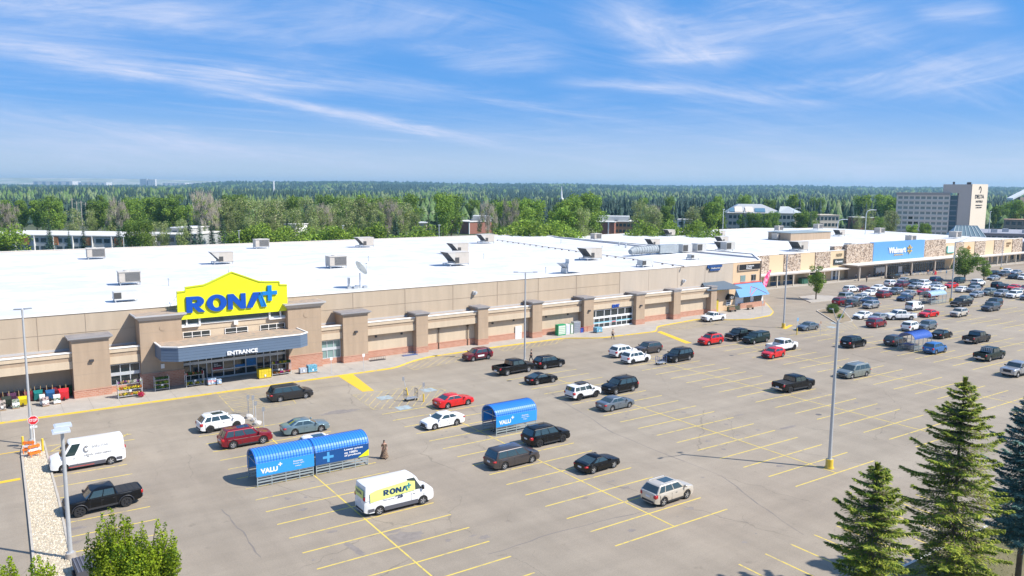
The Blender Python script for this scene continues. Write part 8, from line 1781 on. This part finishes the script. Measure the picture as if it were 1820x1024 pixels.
def person(x, y, rz, h, lab, top, low, stride=.22, hair=M_HAIR, dress=None, arms=(.2, -.2), z=0.0, hat=None, skin=None, longhair=False):
    t = thing('person', lab, 'person', (x, y, z), rz); k = h / 1.75; sk = skin or M_SKIN
    V = [(0, 0, .95), (0, 0, 1.10), (0, 0, 1.28), (0, 0, 1.44), (0.01, 0, 1.53), (0.02, 0, 1.62), (0.02, 0, 1.70)]; E = [(0, 1), (1, 2), (2, 3), (3, 4), (4, 5), (5, 6)]; Rr = [(.13, .10), (.125, .09), (.15, .10), (.14, .09), .05, (.080, .09), (.070, .08)]
    for s, st_ in ((1, stride), (-1, -stride)):
        i = len(V); V += [(0, s * .09, .88), (st_ * .55 + .04, s * .09, .50), (st_ - (.05 if st_ < 0 else 0), s * .09, .09), (st_ + .13, s * .10, .035)]; E += [(0, i), (i, i + 1), (i + 1, i + 2), (i + 2, i + 3)]; Rr += [.09, .060, .042, (.035, .03)]
    hands = []
    for s, a in ((1, arms[0]), (-1, arms[1])):
        i = len(V); ex, hx = a * .5, a * 1.1 + .05; V += [(0, s * .19, 1.42), (ex - .02, s * .24, 1.14), (hx, s * .23, .90 + abs(a) * .25), (hx + .02, s * .235, .84 + abs(a) * .25)]; E += [(3, i), (i, i + 1), (i + 1, i + 2), (i + 2, i + 3)]; Rr += [.058, .043, .030, (.038, .018)]; hands.append((V[-1], s))
    V = [(a * k, b_ * k, c * k) for a, b_, c in V]; Rr = [tuple(q * k for q in r_) if isinstance(r_, tuple) else r_ * k for r_ in Rr]
    body = skin_obj('body', V, E, Rr, sk, t, 1)
    # clothing follows the body: the same limbs a little thicker
    def sub(idx, ed, grow, nm, m): vs = [V[i] for i in idx]; mp = {a: j for j, a in enumerate(idx)}; return skin_obj(nm, vs, [(mp[a], mp[b_]) for a, b_ in ed], [(lambda r_: tuple(q * grow + .006 for q in r_) if isinstance(r_, tuple) else r_ * grow + .006)(Rr[i]) for i in idx], m, t, 1)
    sub([0, 1, 2, 3, 15, 16, 19, 20], [(0, 1), (1, 2), (2, 3), (3, 15), (15, 16), (3, 19), (19, 20)], 1.1, 'shirt', top)
    if not dress: sub([0, 7, 8, 9, 11, 12, 13], [(0, 7), (7, 8), (8, 9), (0, 11), (11, 12), (12, 13)], 1.16, 'trousers', low)
    else:
        b = MB(); b.smooth = True; n = 20; prev = None
        for z_, rx_, ry_ in ((1.38, .17, .12), (1.12, .15, .12), (.95, .21, .18), (.5, .30, .26), (.12, .42, .34)):
            ring = [b.vert((math.cos(6.283 * j / n) * ry_ * k * (1 + .06 * math.sin(j * 2.5)) - (.06 if z_ < .3 else 0), math.sin(6.283 * j / n) * rx_ * k, z_ * k)) for j in range(n)]
            if prev: [b.face((prev[j], prev[(j + 1) % n], ring[(j + 1) % n], ring[j])) for j in range(n)]
            prev = ring
        b.build('dress', low, t)
    b = MB(); b.smooth = True; n = 10      # hair cap
    for q in range(5):
        pass
    rings = []
    for q in range(6):
        ph = R(90 - q * 20); rings.append([b.vert(((.005 + math.cos(6.283 * j / n) * .098 * math.cos(ph) - .012) * k, math.sin(6.283 * j / n) * .088 * math.cos(ph) * k, (1.665 + .125 * math.sin(ph)) * k - (0 if not (q == 5 and math.cos(6.283 * j / n) < 0 and longhair) else .22 * k))) for j in range(n)])
    for a, c in zip(rings, rings[1:]): [b.face((a[j], a[(j + 1) % n], c[(j + 1) % n], c[j])) for j in range(n) if not (c is rings[-1] and math.cos(6.283 * (j + .5) / n) > .4)]
    b.build('hair', hair, t)
    b = MB(); b.smooth = True; b.tube([(.09 * k, 0, 1.655 * k), (.125 * k, 0, 1.62 * k), (.10 * k, 0, 1.61 * k)], [.008, .014, .008], 5); b.build('nose', sk, t); 
    for s in (-1, 1): b = MB(); b.tube([(.098 * k, s * .032 * k, 1.655 * k), (.108 * k, s * .032 * k, 1.655 * k)], .010, 6); b.build('eye', M_BLK, t)
    b = MB(); b.box(.095 * k, -.022 * k, 1.575 * k, .108 * k, .022 * k, 1.583 * k); b.build('mouth', mat('lip', (.30, .10, .08), .6), t)
    for (hx, hy, hz_), s in hands:       # fingers
        b = MB()
        for f, (l, o_) in enumerate(((.070, -.024), (.080, -.008), (.076, .009), (.058, .024))): p = Vector(((hx + o_) * k, hy * k, (hz_ - .02) * k)); b.tube([p, p + Vector((.006, -s * .004, -l * .55)) * k, p + Vector((.020, -s * .012, -l)) * k], [.009, .008, .006], 5)
        p = Vector(((hx + .03) * k, hy * k, hz_ * k)); b.tube([p, p + Vector((.03, -s * .005, -.03)) * k, p + Vector((.035, -s * .01, -.055)) * k], [.010, .009, .006], 5); b.build('fingers', sk, t)
    for s, st_ in ((1, stride), (-1, -stride)): b = MB(); b.smooth = True; x0 = (st_ - (.05 if st_ < 0 else 0)) * k; b.tube([(x0 - .07, s * .095 * k, .045), (x0 + .06, s * .095 * k, .045), (x0 + .17, s * .1 * k, .03)], [.045, .045, .03], 7); b.build('shoe', M_TRIM, t)
    return t
def cloth(n, c): return mat('cloth_' + n, c, .85, var=.08, vscale=8)
q = gp(683, 815); person(q.x, q.y, -1.9, 1.74, 'woman in a long brown patterned dress walking beside the twin cart shelters', cloth('brown', (.16, .10, .065)), mat('cloth_brown_print', (.15, .09, .06), .85, col2=(.34, .25, .16), vscale=11, c2lo=.5, c2hi=.6), dress=True, arms=(.45, .1), longhair=True)
q = gp(944, 643); person(q.x, q.y, 2.6, 1.80, 'person in black clothes walking between the lamp post and the black crossover', cloth('black', (.02, .02, .022)), cloth('black2', (.025, .025, .03)), .28)
q = gp(1089, 603); person(q.x, q.y, -1.2, 1.75, 'person with bare arms and dark trousers crossing toward the second entrance', cloth('tan', (.42, .32, .22)), cloth('navy', (.03, .03, .05)), .2)
for x, y, h, lab, c1, c2, rz in ((1540, 501.5, 1.8, 'person in dark clothes walking in the lane before the mall, nearest to the cars', (.05, .05, .05), (.03, .03, .04), .4), (1545, 493.5, 1.8, 'person in black top and white trousers at the mall walkway edge', (.03, .03, .03), (.60, .58, .55), 1.2),
        (1521, 496.5, 1.75, 'person in light clothes near the white mall doors', (.55, .52, .50), (.10, .10, .12), 2), (1559.5, 493, 1.7, 'person in white left of the dark parked car by the mall entrance', (.62, .60, .56), (.04, .04, .05), 3), (1566, 492, 1.7, 'person in grey beside the one in white by the mall wall', (.30, .28, .26), (.35, .30, .26), 0),
        (1649, 489, 1.75, 'worker in an orange vest, left of two before the mall entrance', (.80, .28, .03), (.20, .22, .30), 1), (1662, 488.5, 1.75, 'worker in an orange vest and dark trousers, right of two before the mall entrance', (.85, .32, .02), (.05, .05, .06), 2),
        (1659, 488, 1.7, 'person in red standing beside the right-hand orange-vest worker', (.50, .03, .04), (.25, .30, .45), 2), (1618, 490, 1.7, 'person in black by the glass front of the mall', (.02, .02, .02), (.03, .03, .03), 2)):
    q = gp(x, y); person(q.x, q.y, rz, h, lab, cloth('p%d' % x, c1), cloth('q%d' % x, c2), .2)
# ---- the air
import os
h0 = bpy.data.meshes.new('haze'); b = MB(); b.box(-6000, -300, -5, 9000, 9500, 105); o = b.build('haze', None); tag(o, kind='stuff')
o.data.materials.clear(); hm = bpy.data.materials.new('haze'); hm.use_nodes = True; nt = hm.node_tree; nt.nodes.clear(); ou = nt.nodes.new('ShaderNodeOutputMaterial'); pv = nt.nodes.new('ShaderNodeVolumePrincipled')
pv.inputs['Color'].default_value = (.42, .74, .96, 1); pv.inputs['Density'].default_value = HAZE if 'HAZE' in globals() else .00011; pv.inputs['Anisotropy'].default_value = .2; nt.links.new(pv.outputs[0], ou.inputs['Volume']); o.data.materials.append(hm)
